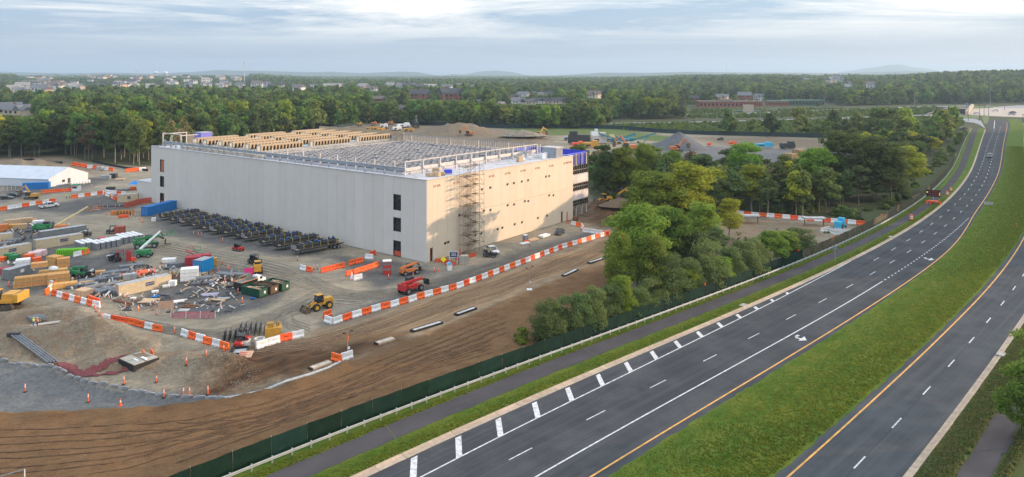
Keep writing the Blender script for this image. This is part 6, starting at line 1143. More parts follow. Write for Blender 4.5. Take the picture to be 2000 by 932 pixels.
def excavator(label, u, v, rz, mat=YEL, s=S, pose=((.6, 2.2), (2.6, 4.8), (4.6, 3.4), (4.9, 1.4)), bulk=1.):
    t = T("excavator", "excavator"); 
    for y in (-1.15, 1.15):
        tr = MB().prism([(-1.9, .15), (-1.6, 0), (1.6, 0), (1.9, .15), (2.0, .45), (1.7, .8), (-1.7, .8), (-2.0, .45)], y - .28, y + .28).build("track", M("muddy_track", (.10, .085, .07), .9, var=.4), t)
        me = MB().box(0, 0, 0, .16, .6, .05)
        q = MB(); [q.box(-1.6 + k * .4, y, .8, .12, .6, .04) for k in range(9)]; q.build("track_shoe", CHAR, tr)
    MB().box(0, 0, .7, 1.4, 1.6, .35).build("turntable", CHAR, t); MB().box(-.9, 0, 1.05, 2.6, 2.6 * bulk, .35).box(-1.3, -.1, 1.4, 2.0, 2.3, .8, taper=.94).box(-2.4, 0, 1.1, .7, 2.6 * bulk, 1.1).build("upper_body", mat, t); q = MB(); [q.box(-1.3, -1.22, 1.5 + k * .13, 1.5, .05, .05) for k in range(5)]; q.build("vent_slat", BLACK, t)
    cab(t, .7, .75, 1.3, 1.5, 1.0, 1.45, CHAR, mat)
    (a, b_), (c, d), (e, f), (g, h) = pose; MB().beam((a, -.2, b_), (c, -.2, d), .4, .55).build("boom", mat, t); MB().beam((c - .15, -.2, d + .1), (e, -.2, f), .3, .42).beam((c - .5, -.2, d + .4), (e, -.2, f), .2, .2).build("dipper_arm", mat, t)
    MB().cyl((a + .6, -.5, b_ - .4), ((a + c) / 2, -.45, (b_ + d) / 2), .08).cyl(((a + c) / 2, -.2, (b_ + d) / 2 + .35), (c, -.2, d + .5), .08).build("hydraulic_ram", GALV, t)
    MB().prism([(e - .1, f), (e + .5, f - .3), (g + .2, h), (g - .5, h - .1), (g - .9, h + .7), (e - .5, f - .3)], -.75, .45).build("bucket", M("worn_bucket_steel", (.18, .14, .10), .6, .3, var=.4), t); return fin(t, label, u, v, rz, s)
excavator("yellow excavator with raised arm before the blue cabin", 61, 389, rad(175), M("faded_excavator_orange", (.55, .30, .07), .5, var=.25), S * 1.1); excavator("large yellow excavator cut by the left edge above the mound", 6, 600, rad(185), YEL, S * 1.55, bulk=1.1)
excavator("yellow excavator under the trees right of the building", 1240, 405, rad(170), YEL, 1.0); excavator("small far excavator standing on the stone heap by the green bank", 1052, 272, rad(30), YEL, 1.2); excavator("orange excavator in front of the grey gravel cone", 1322, 297, rad(10), ORG, 1.25); excavator("dark excavator with a folded arm beyond the roof's far edge", 812, 254, rad(100), CHAR, 1.5); excavator("pale orange excavator digging behind the roof stud wall", 915, 268, rad(200), ORG, 1.1); excavator("orange excavator partly behind the trees left of the gravel cone", 1228, 296, rad(160), ORG, 1.5)
def telehandler(label, u, v, rz, mat, s=S, up=.1, ext=6.2):
    t = T("telehandler", "telehandler"); MB().box(-.2, 0, .75, 4.6, 1.5, .5).box(-.6, -.85, .9, 2.2, .6, .8, taper=.95).box(-2.3, 0, .8, .6, 1.9, 1.1).build("chassis", mat, t); cab(t, .3, .75, 1.0, 1.4, .9, 1.5, CHAR, CHAR)
    MB().beam((-2.4, -.05, 2.0), (ext * .45, -.05, 2.0 + up * 3), .45, .5).build("outer_boom", mat, t); MB().beam((ext * .4, -.05, 2.0 + up * 3), (ext * .62, -.05, 1.3 + up * 3), .3, .35).build("inner_boom", CHAR, t); MB().box(ext * .66, 0, .5, .12, 1.5, 1.1).box(ext * .66 + .6, -.4, .5, 1.2, .12, .08).box(ext * .66 + .6, .4, .5, 1.2, .12, .08).build("fork_carriage", BLACK, t)
    MB().cyl((.2, .3, 1.1), (1.9, .1, 2.0), .08).build("hydraulic_ram", GALV, t); MB().box(-.2, -.78, 1.35, 1.7, .02, .22).build("side_stripe", WHITEP, t); wheels(t, [(-1.7, -1.0), (-1.7, 1.0), (1.6, -1.0), (1.6, 1.0)], .62, .42, RIMG); return fin(t, label, u, v, rz, s)
telehandler("red telehandler standing at the long barrier row", 803, 570, hd((790, 578), (838, 562)), RED, S * 1.25, .0); telehandler("orange telehandler with cream boom before the grey wall's corner", 800, 536, rad(35), ORG, S * 1.0, .25, 4.5); telehandler("green telehandler in front of the timber crates", 156, 541, rad(-25), GRN, S * 1.05, .2, 4.6); telehandler("green telehandler beside the cream boom lift at the left", 86, 453, rad(15), GRN, S * 1.2, -.1, 4.5); telehandler("large green telehandler behind the white-boom lift", 287, 484, rad(20), GRN, S * 1.35, .15, 5.5)
def boom_lift(label, u, v, rz, base, boommat, jib, tip, tipz, hpz, s=S, low=0):
    """tip: pixel under the end of the main boom; tipz its height"""
    t = T("boom_lift", "boom lift"); o = fin(t, label, u, v, rz, s); inv = lambda p: Vector((((p.x - o.location.x) * math.cos(-rz) - (p.y - o.location.y) * math.sin(-rz)) / s, ((p.x - o.location.x) * math.sin(-rz) + (p.y - o.location.y) * math.cos(-rz)) / s, p.z / s))
    e = inv(tip); MB().box(0, 0, .55, 3.0, 1.7, .5).box(-.4, 0, 1.1, 3.2, 1.9, .75, taper=.92).build("turntable_body", base, t); wheels(t, [(-1.2, -1.0), (-1.2, 1.0), (1.2, -1.0), (1.2, 1.0)], .5, .35, RIMG if base is GRN else ORG if False else RIMG)
    k = Vector((-1.2, 0, 1.9)); kk = k + Vector((0, 0, low)); mb = MB()
    if low: mb.beam(k, kk, .5, .5)
    mb.beam(kk, kk.lerp(e, .55), .42, .5); mb.build("main_boom", boommat, t); MB().beam(kk.lerp(e, .5), e, .3, .36).build("fly_boom", boommat, t)
    d = (e - kk).normalized(); j = e + Vector((d.x * 1.2, d.y * 1.2, -1.5)); q = j + Vector((d.x * 1.6, d.y * 1.6, .1)); MB().beam(e, j, .22, .28).beam(j, q, .14, .2).build("jib", jib, t); c = MB()
    for z in (0, .55, 1.1):
        for (a, b_) in (((-.9, -.45), (.9, -.45)), ((-.9, .45), (.9, .45)), ((-.9, -.45), (-.9, .45)), ((.9, -.45), (.9, .45))): c.beam((q.x + a[0] + .9, q.y + a[1], q.z + z), (q.x + b_[0] + .9, q.y + b_[1], q.z + z), .06)
    for a in (-.9, 0, .9):
        for b_ in (-.45, .45): c.beam((q.x + a + .9, q.y + b_, q.z), (q.x + a + .9, q.y + b_, q.z + 1.1), .05)
    c.box(q.x + .9, q.y, q.z - .05, 1.8, .9, .05); c.build("basket", jib, t); return t
p1 = P(313, 452, 4.0); p2 = P(171, 404, 3.9)
boom_lift("green boom lift with a raised white boom", 283, 502, rad(10), GRN, WHITEP, GRN, p1, 4, 0, S * 1.1); boom_lift("orange-based boom lift with a long cream boom", 122, 452, rad(15), ORG, CREAM, ORG, p2, 4, 0, S * 1.15)
t = T("skid_loader", "loader"); MB().box(0, 0, .5, 2.4, 1.3, 1.0).box(-.9, 0, 1.2, .7, 1.3, .5).build("body", YEL, t); cab(t, .1, 0, 1.2, 1.0, 1.0, .9, BLACK, YEL); MB().beam((-1.0, -.75, 1.5), (1.6, -.75, .8), .16, .22).beam((-1.0, .75, 1.5), (1.6, .75, .8), .16, .22).build("lift_arm", YEL, t); MB().box(1.9, 0, .2, .6, 1.7, .6).build("bucket", CHAR, t); wheels(t, [(-.75, -.75), (-.75, .75), (.65, -.75), (.65, .75)], .42, .3, RIMY); fin(t, "yellow skid loader behind the dump truck", 503, 533, rad(110), S * 1.4)
t = T("folding_panel", "panel"); MB().box(0, 0, .1, 2.2, .08, 1.8).build("board", M("hot_pink_board", (.85, .05, .25), .5), t); MB().box(0, .1, 0, 2.3, .3, .12).build("foot", CHAR, t); fin(t, "hot pink board standing in front of the yellow skid loader", 486, 538, .25)
t = T("dump_truck", "truck"); MB().box(4.9, 0, .7, 1.3, 2.1, 1.8, taper=.9).box(6.1, 0, .7, 1.4, 1.9, 1.0, taper=.88).build("cab", WHT, t); MB().box(5.3, 0, 1.7, .65, 2.12, .6, taper=.94).build("window_glass", GLS, t); MB().box(2.6, 0, .7, 7.2, .9, .25).build("chassis", BLACK, t); MB().hexa([(-.6, -1.2, 1.0), (4.1, -1.2, 1.0), (4.1, 1.2, 1.0), (-.6, 1.2, 1.0), (-.7, -1.25, 2.1), (4.2, -1.25, 2.1), (4.2, 1.25, 2.1), (-.7, 1.25, 2.1)]).build("tipping_body", BLKP, t); MB().beam((-.6, -1.3, 2.12), (4.2, -1.3, 2.12), .1).beam((-.6, 1.3, 2.12), (4.2, 1.3, 2.12), .1).build("side_rail", WOOD, t); MB().box(6.82, 0, .75, .05, 1.0, .6).build("grille", CHAR, t); wheels(t, [(.3, -.95), (.3, .95), (1.4, -.95), (1.4, .95), (5.9, -.95), (5.9, .95)], .5, .4); fin(t, "white dump truck with a black tipping body beside the skips", 468, 568, hd((468, 565), (508, 553)), S * 1.02)
t = T("hoist_cage", "cage"); c = MB(); [cage(c, -.9, .9, .9, z, z + 1.5, .12) for z in (0, 1.5)]; c.build("cage_frame", RED, t); MB().box(0, -.92, 0, 1.8, .06, 1.0).box(0, -.92, 1.7, 1.8, .06, .5).build("mesh_panel", RED, t); MB().box(0, 0, 3.0, 2.0, 1.8, .15).build("roof", WHITEP, t); fin(t, "red cage with a white top before the grey wall", 756, 535, .2, S * 1.1)
t = T("hoist_cage", "cage"); c = MB(); [cage(c, x, x + 1.2, .9, 0, 2.6, .1) for x in (-2, -.8, .4)]; c.build("cage_frame", RED, t); MB().box(1.1, -.92, 0, 1.1, .06, 2.4).build("mesh_panel", RED, t); MB().box(1.9, -.6, 0, 1.6, .5, .9).build("orange_block", ORANGE, t); fin(t, "red and grey cages with an orange block right of the black buggy", 245, 509, rad(10), S * 1.05)
for u, v, m_, lab in ((372, 505, RED, "red scissor lift behind the dark red racks"), (384, 503, GRN, "green scissor lift behind the dark red racks")):
    t = T("scissor_lift", "lift"); MB().box(0, 0, .2, 1.8, .8, .6).build("base", m_, t); MB().beam((-.7, 0, .8), (.7, 0, 1.8), .1).beam((.7, 0, .8), (-.7, 0, 1.8), .1).build("scissor_arm", m_, t); c = cage(MB(), -.9, .9, .45, 1.85, 2.9, .04); c.box(0, 0, 1.8, 1.9, .95, .08); c.build("basket", m_, t); wheels(t, [(-.7, -.4), (-.7, .4), (.7, -.4), (.7, .4)], .2, .15); fin(t, lab, u, v, .3, S * 1.1)
# generator, rings, racks, formwork
t = T("generator_unit", "generator"); MB().box(0, 0, .1, 2.6, 1.8, 1.6).build("casing", YEL, t); MB().box(-.5, 0, 1.7, 1.0, 1.2, .7).cyl((.6, 0, 1.7), (.6, 0, 2.5), .12).box(.7, .4, 1.7, .5, .5, .6).build("engine", M("dull_engine_yellow", (.45, .26, .05), .7, var=.4), t); MB().box(1.31, .2, .9, .02, .5, .6).build("label_plate", WHITEP, t); fin(t, "yellow generator with its engine exposed, above the white barriers", 534, 657, rad(15), S * 1.15)
for u, v, lab in ((479, 674), (507, 671)) and ((479, 674, "pale concrete ring left of its twin by the buggy"), (507, 671, "pale concrete ring behind the white barriers")):
    b = MB(); n = 18
    for k in range(n):
        a0, a1 = 2 * math.pi * k / n, 2 * math.pi * (k + 1) / n
        q = lambda r, a, z: (r * math.cos(a), r * math.sin(a), z)
        b.face([q(.85, a0, 0), q(.85, a1, 0), q(.85, a1, .9), q(.85, a0, .9)]); b.face([q(.68, a1, 0), q(.68, a0, 0), q(.68, a0, .9), q(.68, a1, .9)]); b.face([q(.68, a0, .9), q(.85, a0, .9), q(.85, a1, .9), q(.68, a1, .9)][::-1])
    o = b.build("concrete_ring", M("pale_concrete", (.58, .57, .54), .85, var=.15, bump=.2)); o.location = at(u, v); o.scale = (S * 1.15,) * 3; tag(o, lab, "manhole ring", "concrete rings by the form racks")
t = T("form_rack", "rack")
for k in range(11):
    x = (k % 6) * .9; y = (k // 6) * 1.4; MB().box(x, y, .1, .12, 2.2, 1.5).box(x, y - .9, 1.4, .06, .06, .45).box(x, y + .9, 1.4, .06, .06, .45).build("steel_form", M("dark_form_steel", (.16, .15, .16), .6, .3, var=.3), t)
fin(t, "dark steel forms standing on edge left of the buggy", 437, 668, rad(12), S * 1.05); t2 = copy_tree(t); t2["label"] = "dark steel forms standing on edge behind the buggy"; t2.location = at(468, 655); t["group"] = t2["group"] = "steel form racks"
def open_box(name, label, cat, u0, v0, u1, v1, wd, hh, mat, inner, s=1.):
    p, q = at(u0, v0), at(u1, v1); L = (q - p).length; a = math.atan2(q.y - p.y, q.x - p.x); t = T(name, cat); MB().box(L / 2, -wd / 2, 0, L, .12, hh).box(L / 2, wd / 2, 0, L, .12, hh).box(.06, 0, 0, .12, wd, hh).box(L - .06, 0, 0, .12, wd, hh).build("side_board", mat, t); MB().box(L / 2, 0, .02, L - .2, wd - .2, .08 + hh * .5).build("inner_bed", inner, t); MB().box(-.15, 0, 0, .22, wd * .9, hh * 1.1).build("end_block", BLACK, t); t.location = (p.x, p.y, max(p.z, q.z, .05) - .05); t.rotation_euler = (0, 0, a); t["label"] = label; return t
PALE = M("pale_liner", (.55, .54, .52), .8, var=.3, scale=1.5)
for k, (a, c, lab) in enumerate((((608, 723), (645, 710), "lowest, beside the orange barrier at the light mast"), ((736, 673), (768, 663), "short one on the dark soil"), ((806, 648), (862, 631), "longest one in the middle of the slope"), ((892, 616), (928, 603), "one with a black end, right of the longest"), ((1101, 540), (1126, 528), "slatted one near the far light mast"), ((1151, 515), (1184, 504), "uppermost, near the trees"))):
    open_box("drain_box", "long open drain box " + lab, "drain box", *a, *c, .8, .28, PLY if k in (0, 1) else BLACK, PALE)["group"] = "open drain boxes along the dirt slope"
open_box("formwork_box", "square black open formwork box below the barrier row", "formwork", 454, 697, 484, 695, 2.3, .8, BLACK, GTOP)
def mast(u, v, vt, label, fl=True):
    p = at(u, v); y = p.y; h = CAMH - (vt - VH) * y / FPX - p.z; t = T("light_mast", "light mast"); MB().cyl((0, 0, 0), (0, 0, h), .05, .035, n=6).build("pole", GALV, t); MB().box(0, 0, 0, .9, .9, .12).box(.15, 0, h * .28, .25, .12, .3).build("foot_plate", WHITEP, t)
    c = MB().beam((-.45, 0, h - .3), (0, 0, h - .7), .05).beam((.5, 0, h), (0, 0, h - .7), .05).box(-.5, 0, h - .4, .3, .2, .18).box(.55, 0, h - .1, .3, .2, .18); c.build("lamp_head", CHAR, t); 
    if fl: MB().box(0, -.02, h * .62, .16, .16, .75).build("orange_sleeve", ORANGE, t)
    t.location = p; t["label"] = label
mast(679, 696, 646, "slim light mast with two dark heads and an orange sleeve by the short barrier row"); mast(1034, 566, 520, "slim light mast with two dark heads on the tan dirt beyond the long row", False)
# vault lid, netting, pipes, block edge, netted pit
t = T("vault_lid", "vault lid"); MB().box(0, 0, -1.2, 5.2, 4.4, 1.3).build("vault_wall", BLACK, t); [MB().box(x, y, .1, 2.4, 2.0, .12).build("lid_plate", CONCG if k % 2 else M("pale_plate", (.36, .34, .28), .8, var=.2), t) for k, (x, y) in enumerate(((-1.25, -1.1), (1.25, -1.1), (-1.25, 1.1), (1.25, 1.1)))]; MB().cyl((-1.2, 1.4, .2), (-1.2, 1.4, .9), .22).build("pipe_stub", ORG, t); MB().box(1.4, .2, .25, 1.5, .4, .2).box(.7, -.9, .23, 1.2, .25, .15).build("debris", WHITEP, t); fin(t, "sunken concrete vault lid of four plates beside red netting", 271, 719, rad(-35), S * 1.0, dz=-.12)
t = T("folded_barrier", "barrier"); MB().box(0, 0, 0, 1.9, .15, .8).build("panel", ORANGE, t); fin(t, "flat orange panel leaning on the vault lid", 297, 708, rad(-50), S, dz=.05)
NET = M("red_netting", (.20, .055, .058), .9, var=.35, scale=5, bump=.5)
def drape(name, pix, mat, label, cat, dz=.10):
    b = MB(); q = np.array([at(u, v)[:2] for u, v in pix]); x0, y0 = q.min(0); x1, y1 = q.max(0); g = .4
    for x in np.arange(x0, x1, g):
        for y in np.arange(y0, y1, g):
            if sdf(q, np.array([x + g / 2]), np.array([y + g / 2]))[0] > -.1: b.face([(a, c, hz(a, c) + dz + .06 * math.sin(a * 3 + c * 2)) for a, c in ((x, y), (x + g, y), (x + g, y + g), (x, y + g))])
    o = b.build(name, mat); return tag(o, label, cat)
drape("safety_netting", [(90, 709), (128, 715), (160, 729), (200, 722), (245, 708), (240, 713), (180, 733), (262, 726), (245, 731), (165, 737), (120, 727)], NET, "crumpled red netting along the slope below the pipes", "netting")
t = T("pipe_run", "pipes"); p, q = at(21, 664), at(94, 708); [MB().cyl(p + Vector((k * .35, k * .1, .25)), q + Vector((k * .35, k * .1, .2)), .11, n=6).build("pipe", PIPEG, t) for k in range(4)]; MB().box(p.x + .4, p.y, p.z, 1.6, .5, .5).build("pipe_rest", CHAR, t); t["label"] = "four parallel grey pipes lying down the slope at the left"
for k, (u, v, L) in enumerate(((88, 640, 3.6), (92, 637, 3.6))): o = MB().box(0, 0, 0, L, .3, .15).build("steel_beam", GTOP); o.location = at(u, v, .15); o.rotation_euler = (0, .05, rad(38)); tag(o, "%s pale steel beam lying right of the two workers" % ("left-hand", "right-hand")[k], "beam", "pale beams by the workers")
edge_root = T("block_edging", "edging"); edge_root["label"] = "curving line of grey blocks and bags along the edge of the gravel basin"
EP = [(-30, 688), (0, 696), (30, 703), (60, 711), (90, 720), (130, 732), (170, 743), (210, 750), (250, 757), (300, 764), (350, 768), (400, 770), (440, 771)]
eq = [at(*p) for p in EP]; bm = MB().box(0, 0, 0, 1.5, .5, .35, taper=.9).box(.3, .1, .3, 1.3, .45, .22, .06); bme = bm.mesh("edge_block"); bme.materials.append(M("grey_edge_blocks", (.30, .31, .33), .85, var=.35, scale=2, bump=.3))
for a, c in zip(eq[:-1], eq[1:]):
    d = c - a; n = max(1, int(d.length / 1.15))
    for k in range(n): p = a + d * (k + .5) / n; o = bpy.data.objects.new("edge_block", bme); COL.objects.link(o); o.parent = edge_root; o.location = (p.x, p.y, hz(p.x, p.y) - .05); o.rotation_euler = (R.uniform(-.05, .05), R.uniform(-.08, .08), math.atan2(d.y, d.x) + R.uniform(-.12, .12)); o.scale = (.8, .42, R.uniform(.45, .8))
t = T("silt_sock", "silt sock"); eq = [at(*p) for p in ((440, 771), (480, 768), (520, 760), (560, 748), (600, 737), (640, 724), (665, 712))]; [MB().cyl(a + Vector((0, 0, .12)), c + Vector((0, 0, .12)), .17, n=7).build("sock_length", M("pale_silt_sock", (.42, .45, .47), .85, var=.25), t) for a, c in zip(eq[:-1], eq[1:])]; t["label"] = "pale silt sock curving from the block edging to the light mast"
t = T("netted_pit", "netted pit"); MB().box(0, -1.3, 0, 8, .06, 1.0).build("pink_net", M("pale_pink_net", (.50, .26, .28), .9, var=.4, scale=3), t); MB().box(-.4, .2, 0, 6.5, 2.2, .9).build("tarpaulin", M("dark_sheet", (.05, .055, .06), .5, var=.4), t); MB().box(-2.4, .3, .9, 1.8, 1.4, .15).build("clear_sheet", GTOP, t); MB().box(0, -.95, .85, 5.5, .2, .15).build("red_beam", RED, t); [MB().cyl((x, -1.35, 0), (x, -1.35, 1.3), .05, n=5).build("stake", WHITEP, t) for x in (-4, -1.3, 1.3, 4)]; fin(t, "netted pit with pink mesh and dark sheeting", 383, 617, rad(2), S * 1.15)
t = T("trestle_sign", "sign"); MB().box(0, 0, 1.0, 2.6, .06, 1.3).build("plywood_board", M("peach_plywood", (.58, .36, .24), .8, var=.15), t); [MB().beam((x, -.5, 0), (x * .8, 0, 1.6), .07).beam((x, .5, 0), (x * .8, 0, 1.6), .07).build("trestle_leg", GTOP, t) for x in (-1.1, 1.1)]; fin(t, "peach plywood board on trestles left of the netted pit", 324, 614, rad(12), S * 1.2)
o = MB().box(0, 0, 0, 1.7, 1.4, .04).build("painted_board", M("peach_plywood", (.58, .36, .24), .8)); o.location = at(480, 709, .25); o.rotation_euler = (rad(14), 0, .05); tag(o, "peach board with red print lying below the black formwork", "board"); q = MB(); [q.box(-.35, .3 - k * .35, .05, .9, .12, .02) for k in range(3)]; q.build("red_print", RED, o)
# debris field
tr = MB(); DEB = [(PLY, "timber", "scattered brown boards left in the debris field"), (GTOP, "metal", "scattered grey metal in the debris field"), (CHAR, "dark sheet", "scattered dark sheeting in the debris field"), (WHITEP, "white", "scattered white scraps in the debris field"), (RUST, "rust", "scattered rusty plates in the debris field")]
for m_, nm, lab in DEB:
    b = MB()
    for k in range({'white': 16, 'rust': 30}.get(nm, 52)):
        u, v = R.uniform(225, 470), R.uniform(560, 610) + R.uniform(-10, 8); 
        if v < 578 and u < 345: continue
        p = at(u, v, .02); a = R.uniform(0, 3.14); L = R.uniform(.25, 1.3) * (1.4 if nm == "timber" else 1)
        if nm == "dark sheet": b.dome(p.x, p.y, p.z - .1, L * .8, L * .5, .35, 7, 2)
        else: b.beam(p + Vector((0, 0, .05)), p + Vector((math.cos(a) * L, math.sin(a) * L, .08 + R.uniform(0, .4))), R.uniform(.06, .3), .04)
    for (ua, ub, va, vb_, nn_) in ((140, 250, 535, 585, 40), (250, 345, 520, 545, 22), (0, 70, 440, 535, 30), (360, 480, 535, 560, 30), (60, 130, 440, 460, 14)):
        for k in range(nn_ // (2 if nm in ('white', 'rust') else 1)):
            p = at(R.uniform(ua, ub), R.uniform(va, vb_), .02); a = R.uniform(0, 3.14); L = R.uniform(.25, 1.3); b.beam(p + Vector((0, 0, .05)), p + Vector((math.cos(a) * L, math.sin(a) * L, .08 + R.uniform(0, .7))), R.uniform(.06, .35), R.uniform(.05, .3))
    tag(b.build("debris", m_), kind="stuff")
for k, (u, v, L, Wd, m_, lab) in enumerate(((240, 592, 7, 1, RUST, "rusty box beam"), (290, 590, 4, 3, PLY, "flat timber deck"), (302, 582, 1.6, 1.2, BLUC, "blue tarpaulin heap"), (410, 577, 4, 1.5, M("lilac_board", (.50, .48, .60), .7), "lilac insulation board stack"), (437, 585, 3, 1.2, GTOP, "grey frame"), (425, 588, 4, 1.4, PLY, "curved plywood sheet"), (370, 600, 3.2, 1.6, RUST, "rusty sheet heap"), (320, 578, 5, .6, PIPEG, "blue-grey beam"), (493, 584, 1.4, .8, BLUC, "blue hose coil"), (418, 556, 2, 1.3, WHITEP, "blue and white bag heap"), (350, 590, 3, 1.2, WHITEP, "white pipe offcuts"), (462, 560, 5, 1, CHAR, "dark steel beam pile"), (440, 548, 4, 1.2, CHAR, "dark beam stack"), (398, 535, 1.2, 1.2, PLY, "plywood box"))):
    t = T("scrap_pile", "pile"); n = 4; [MB().box(R.uniform(-.2, .2), (j - 1.5) * Wd / 4, .05 + R.uniform(0, .25), L * R.uniform(.7, 1), Wd / 4, .2, R.uniform(-.12, .12)).build("scrap_piece", m_, t) for j in range(n)]; fin(t, lab + (", %s of the debris field" % ("at the left" if u < 330 else "in the middle" if u < 430 else "at the right")), u, v, R.uniform(-.5, .6), S)
# cable spools, heap, board, tarps near the blue container
for k in range(5):
    t = T("cable_spool", "spool"); MB().cyl((0, -.45, .9), (0, -.38, .9), .9, n=12).cyl((0, .38, .9), (0, .45, .9), .9, n=12).build("flange", WOOD, t); MB().cyl((0, -.38, .9), (0, .38, .9), .5, n=10).build("cable", CHAR, t); fin(t, "wooden cable spool, %s from the left in the row before the blue container" % nth(k), 233 + k * 6, 420, rad(75), S * 1.05, "wooden cable spools")
t = T("cable_heap", "heap"); [MB().dome(x, y, 0, .9, .6, .5, 8, 2).build("coil", CHAR, t) for x, y in ((-3, 0), (-1.8, .3), (-.6, 0), (.6, .3), (1.9, 0), (3, .2))]; fin(t, "low black heap of coils behind the orange posts", 219, 404, .1, 1.0)
t = T("site_sign", "sign"); MB().box(0, 0, 1.6, 2.3, .08, 1.6).build("sign_frame", WHITEP, t); MB().box(0, -.06, 1.75, 1.9, .03, 1.3).build("sign_face", NAVY, t); MB().box(-.9, 0, 0, .1, .1, 1.6).box(.9, 0, 0, .1, .1, 1.6).build("sign_leg", WHITEP, t); q = MB(); [q.box(0, -.085, 2.7 - k * .3, (1.3, 1.0, 1.4)[k], .02, .1) for k in range(3)]; q.build("lettering", WHITEP, t); fin(t, "white-framed navy sign on legs at the scaffold's foot", 886, 516, .15, S * 1.1)
t = T("warning_sign", "sign"); c = .75; b = MB(); b.v = [(0, -.03, 1.1), (c, -.03, 1.1 + c), (0, -.03, 1.1 + 2 * c), (-c, -.03, 1.1 + c), (0, .03, 1.1), (c, .03, 1.1 + c), (0, .03, 1.1 + 2 * c), (-c, .03, 1.1 + c)]; b.f = [(0, 1, 2, 3), (7, 6, 5, 4), (0, 4, 5, 1), (1, 5, 6, 2), (2, 6, 7, 3), (3, 7, 4, 0)]; b.m = [0] * 6; b.build("diamond_face", M("fluorescent_yellow", (.90, .85, .02), .5, var=.05), t); MB().box(0, .06, 0, .08, .08, 1.2).build("sign_leg", GALV, t); fin(t, "bright yellow diamond sign at the building's near corner", 866, 521, 0, S * 1.05)
t = T("sentry_box", "booth"); MB().box(0, 0, 0, 1.1, 1.1, 1.5).build("box_wall", WHITEP, t); MB().prism([(-.7, 1.5), (.7, 1.5), (0, 2.0)], -.7, .7).build("roof", M("sky_blue_roof", (.12, .45, .75), .5), t); MB().box(.56, 0, .3, .02, .7, .6).build("orange_panel", ORANGE, t); fin(t, "little white box with a sky blue roof beside the yellow diamond", 878, 527, .3, S * 1.05)
t = T("guard_booth", "booth"); MB().box(0, 0, 0, 2.4, 2.2, 2.3).build("wall", WHITEP, t); MB().box(0, 0, 2.3, 2.9, 2.7, .3).build("roof", GRN, t); MB().box(0, -1.12, 1.1, 1.6, .04, .8).build("window", GLS, t); MB().box(-.9, -1.13, 1.4, .5, .03, .5).build("red_notice", RED, t); fin(t, "white guard booth with a green roof beyond the excavator", 149, 373, .05, S * 1.15)
t = T("canopy_tent", "canopy"); MB().hexa([(-1.8, -1.8, 2.2), (1.8, -1.8, 2.2), (1.8, 1.8, 2.2), (-1.8, 1.8, 2.2), (-.1, -.1, 3.2), (.1, -.1, 3.2), (.1, .1, 3.2), (-.1, .1, 3.2)]).build("canopy_top", M("bright_blue_canvas", (.01, .25, .75), .7), t); [MB().box(x, y, 0, .08, .08, 2.2).build("leg", GALV, t) for x in (-1.7, 1.7) for y in (-1.7, 1.7)]; fin(t, "bright blue pop-up canopy by the building's far corner", 264, 371, .2, S * 1.25)
for u, v, h in ((1355 / 1, 0, 0),): pass
for k, (u, v) in enumerate(((898, 517), (1108, 438))):
    t = T("banner_mast", "ladder"); MB().beam((-.25, 0, 0), (-.05, .4, 4.2), .12).beam((.35, 0, 0), (.15, .4, 4.2), .12).build("ladder_rail", RED, t); q = MB(); [q.box(.05, .04 + j * .04, .4 + j * .42, .5, .1, .1) for j in range(9)]; q.build("rung", RED, t); fin(t, ("red and white ladder mast beside the navy sign", "red ladder leaning at the far door of the cream wall")[k], u, v, .2, S)
for k, (u, v, L, a) in enumerate(((862, 512, 3.2, .4), (872, 515, 3.0, -.5), (905, 506, 4.4, .6), (920, 503, 4.0, .9), (880, 519, 2.6, .2))):
    t = T("orange_net_fence", "net fence"); [MB().box(-L / 2 + (j + .5) * L / 3, .06 * (j % 2), 0, L / 3, .05, 1.0).build("net_panel", M("orange_red_net", (.70, .12, .04), .8, var=.35, scale=4), t) for j in range(3)]; [MB().box(-L / 2 + j * L / 3, .1, 0, .06, .06, 1.1).build("stake", CHAR, t) for j in range(4)]; fin(t, "orange net fence, %s one from the building's near corner" % nth(k), u, v, a, S * 1.1, "orange net fences at the scaffold's foot")
for k, (a, c) in enumerate((((243, 407), (270, 400)), ((265, 400), (320, 392)))):
    p, q = at(*a), at(*c); L = (q - p).length; t = T("orange_net_fence", "net fence"); n = int(L / 2); [MB().box((j + .5) * L / n, .1 * (j % 2), 0, L / n, .06, 1.5).build("net_panel", M("faded_red_net", (.55, .12, .08), .8, var=.3, scale=3), t) for j in range(n)]; t.location = p; t.rotation_euler = (0, 0, math.atan2(q.y - p.y, q.x - p.x)); t["label"] = ("red net fence left of the grey wall's far window", "long red net fence along the grey wall's far end")[k]; t["group"] = "red net fences at the far end of the grey wall"
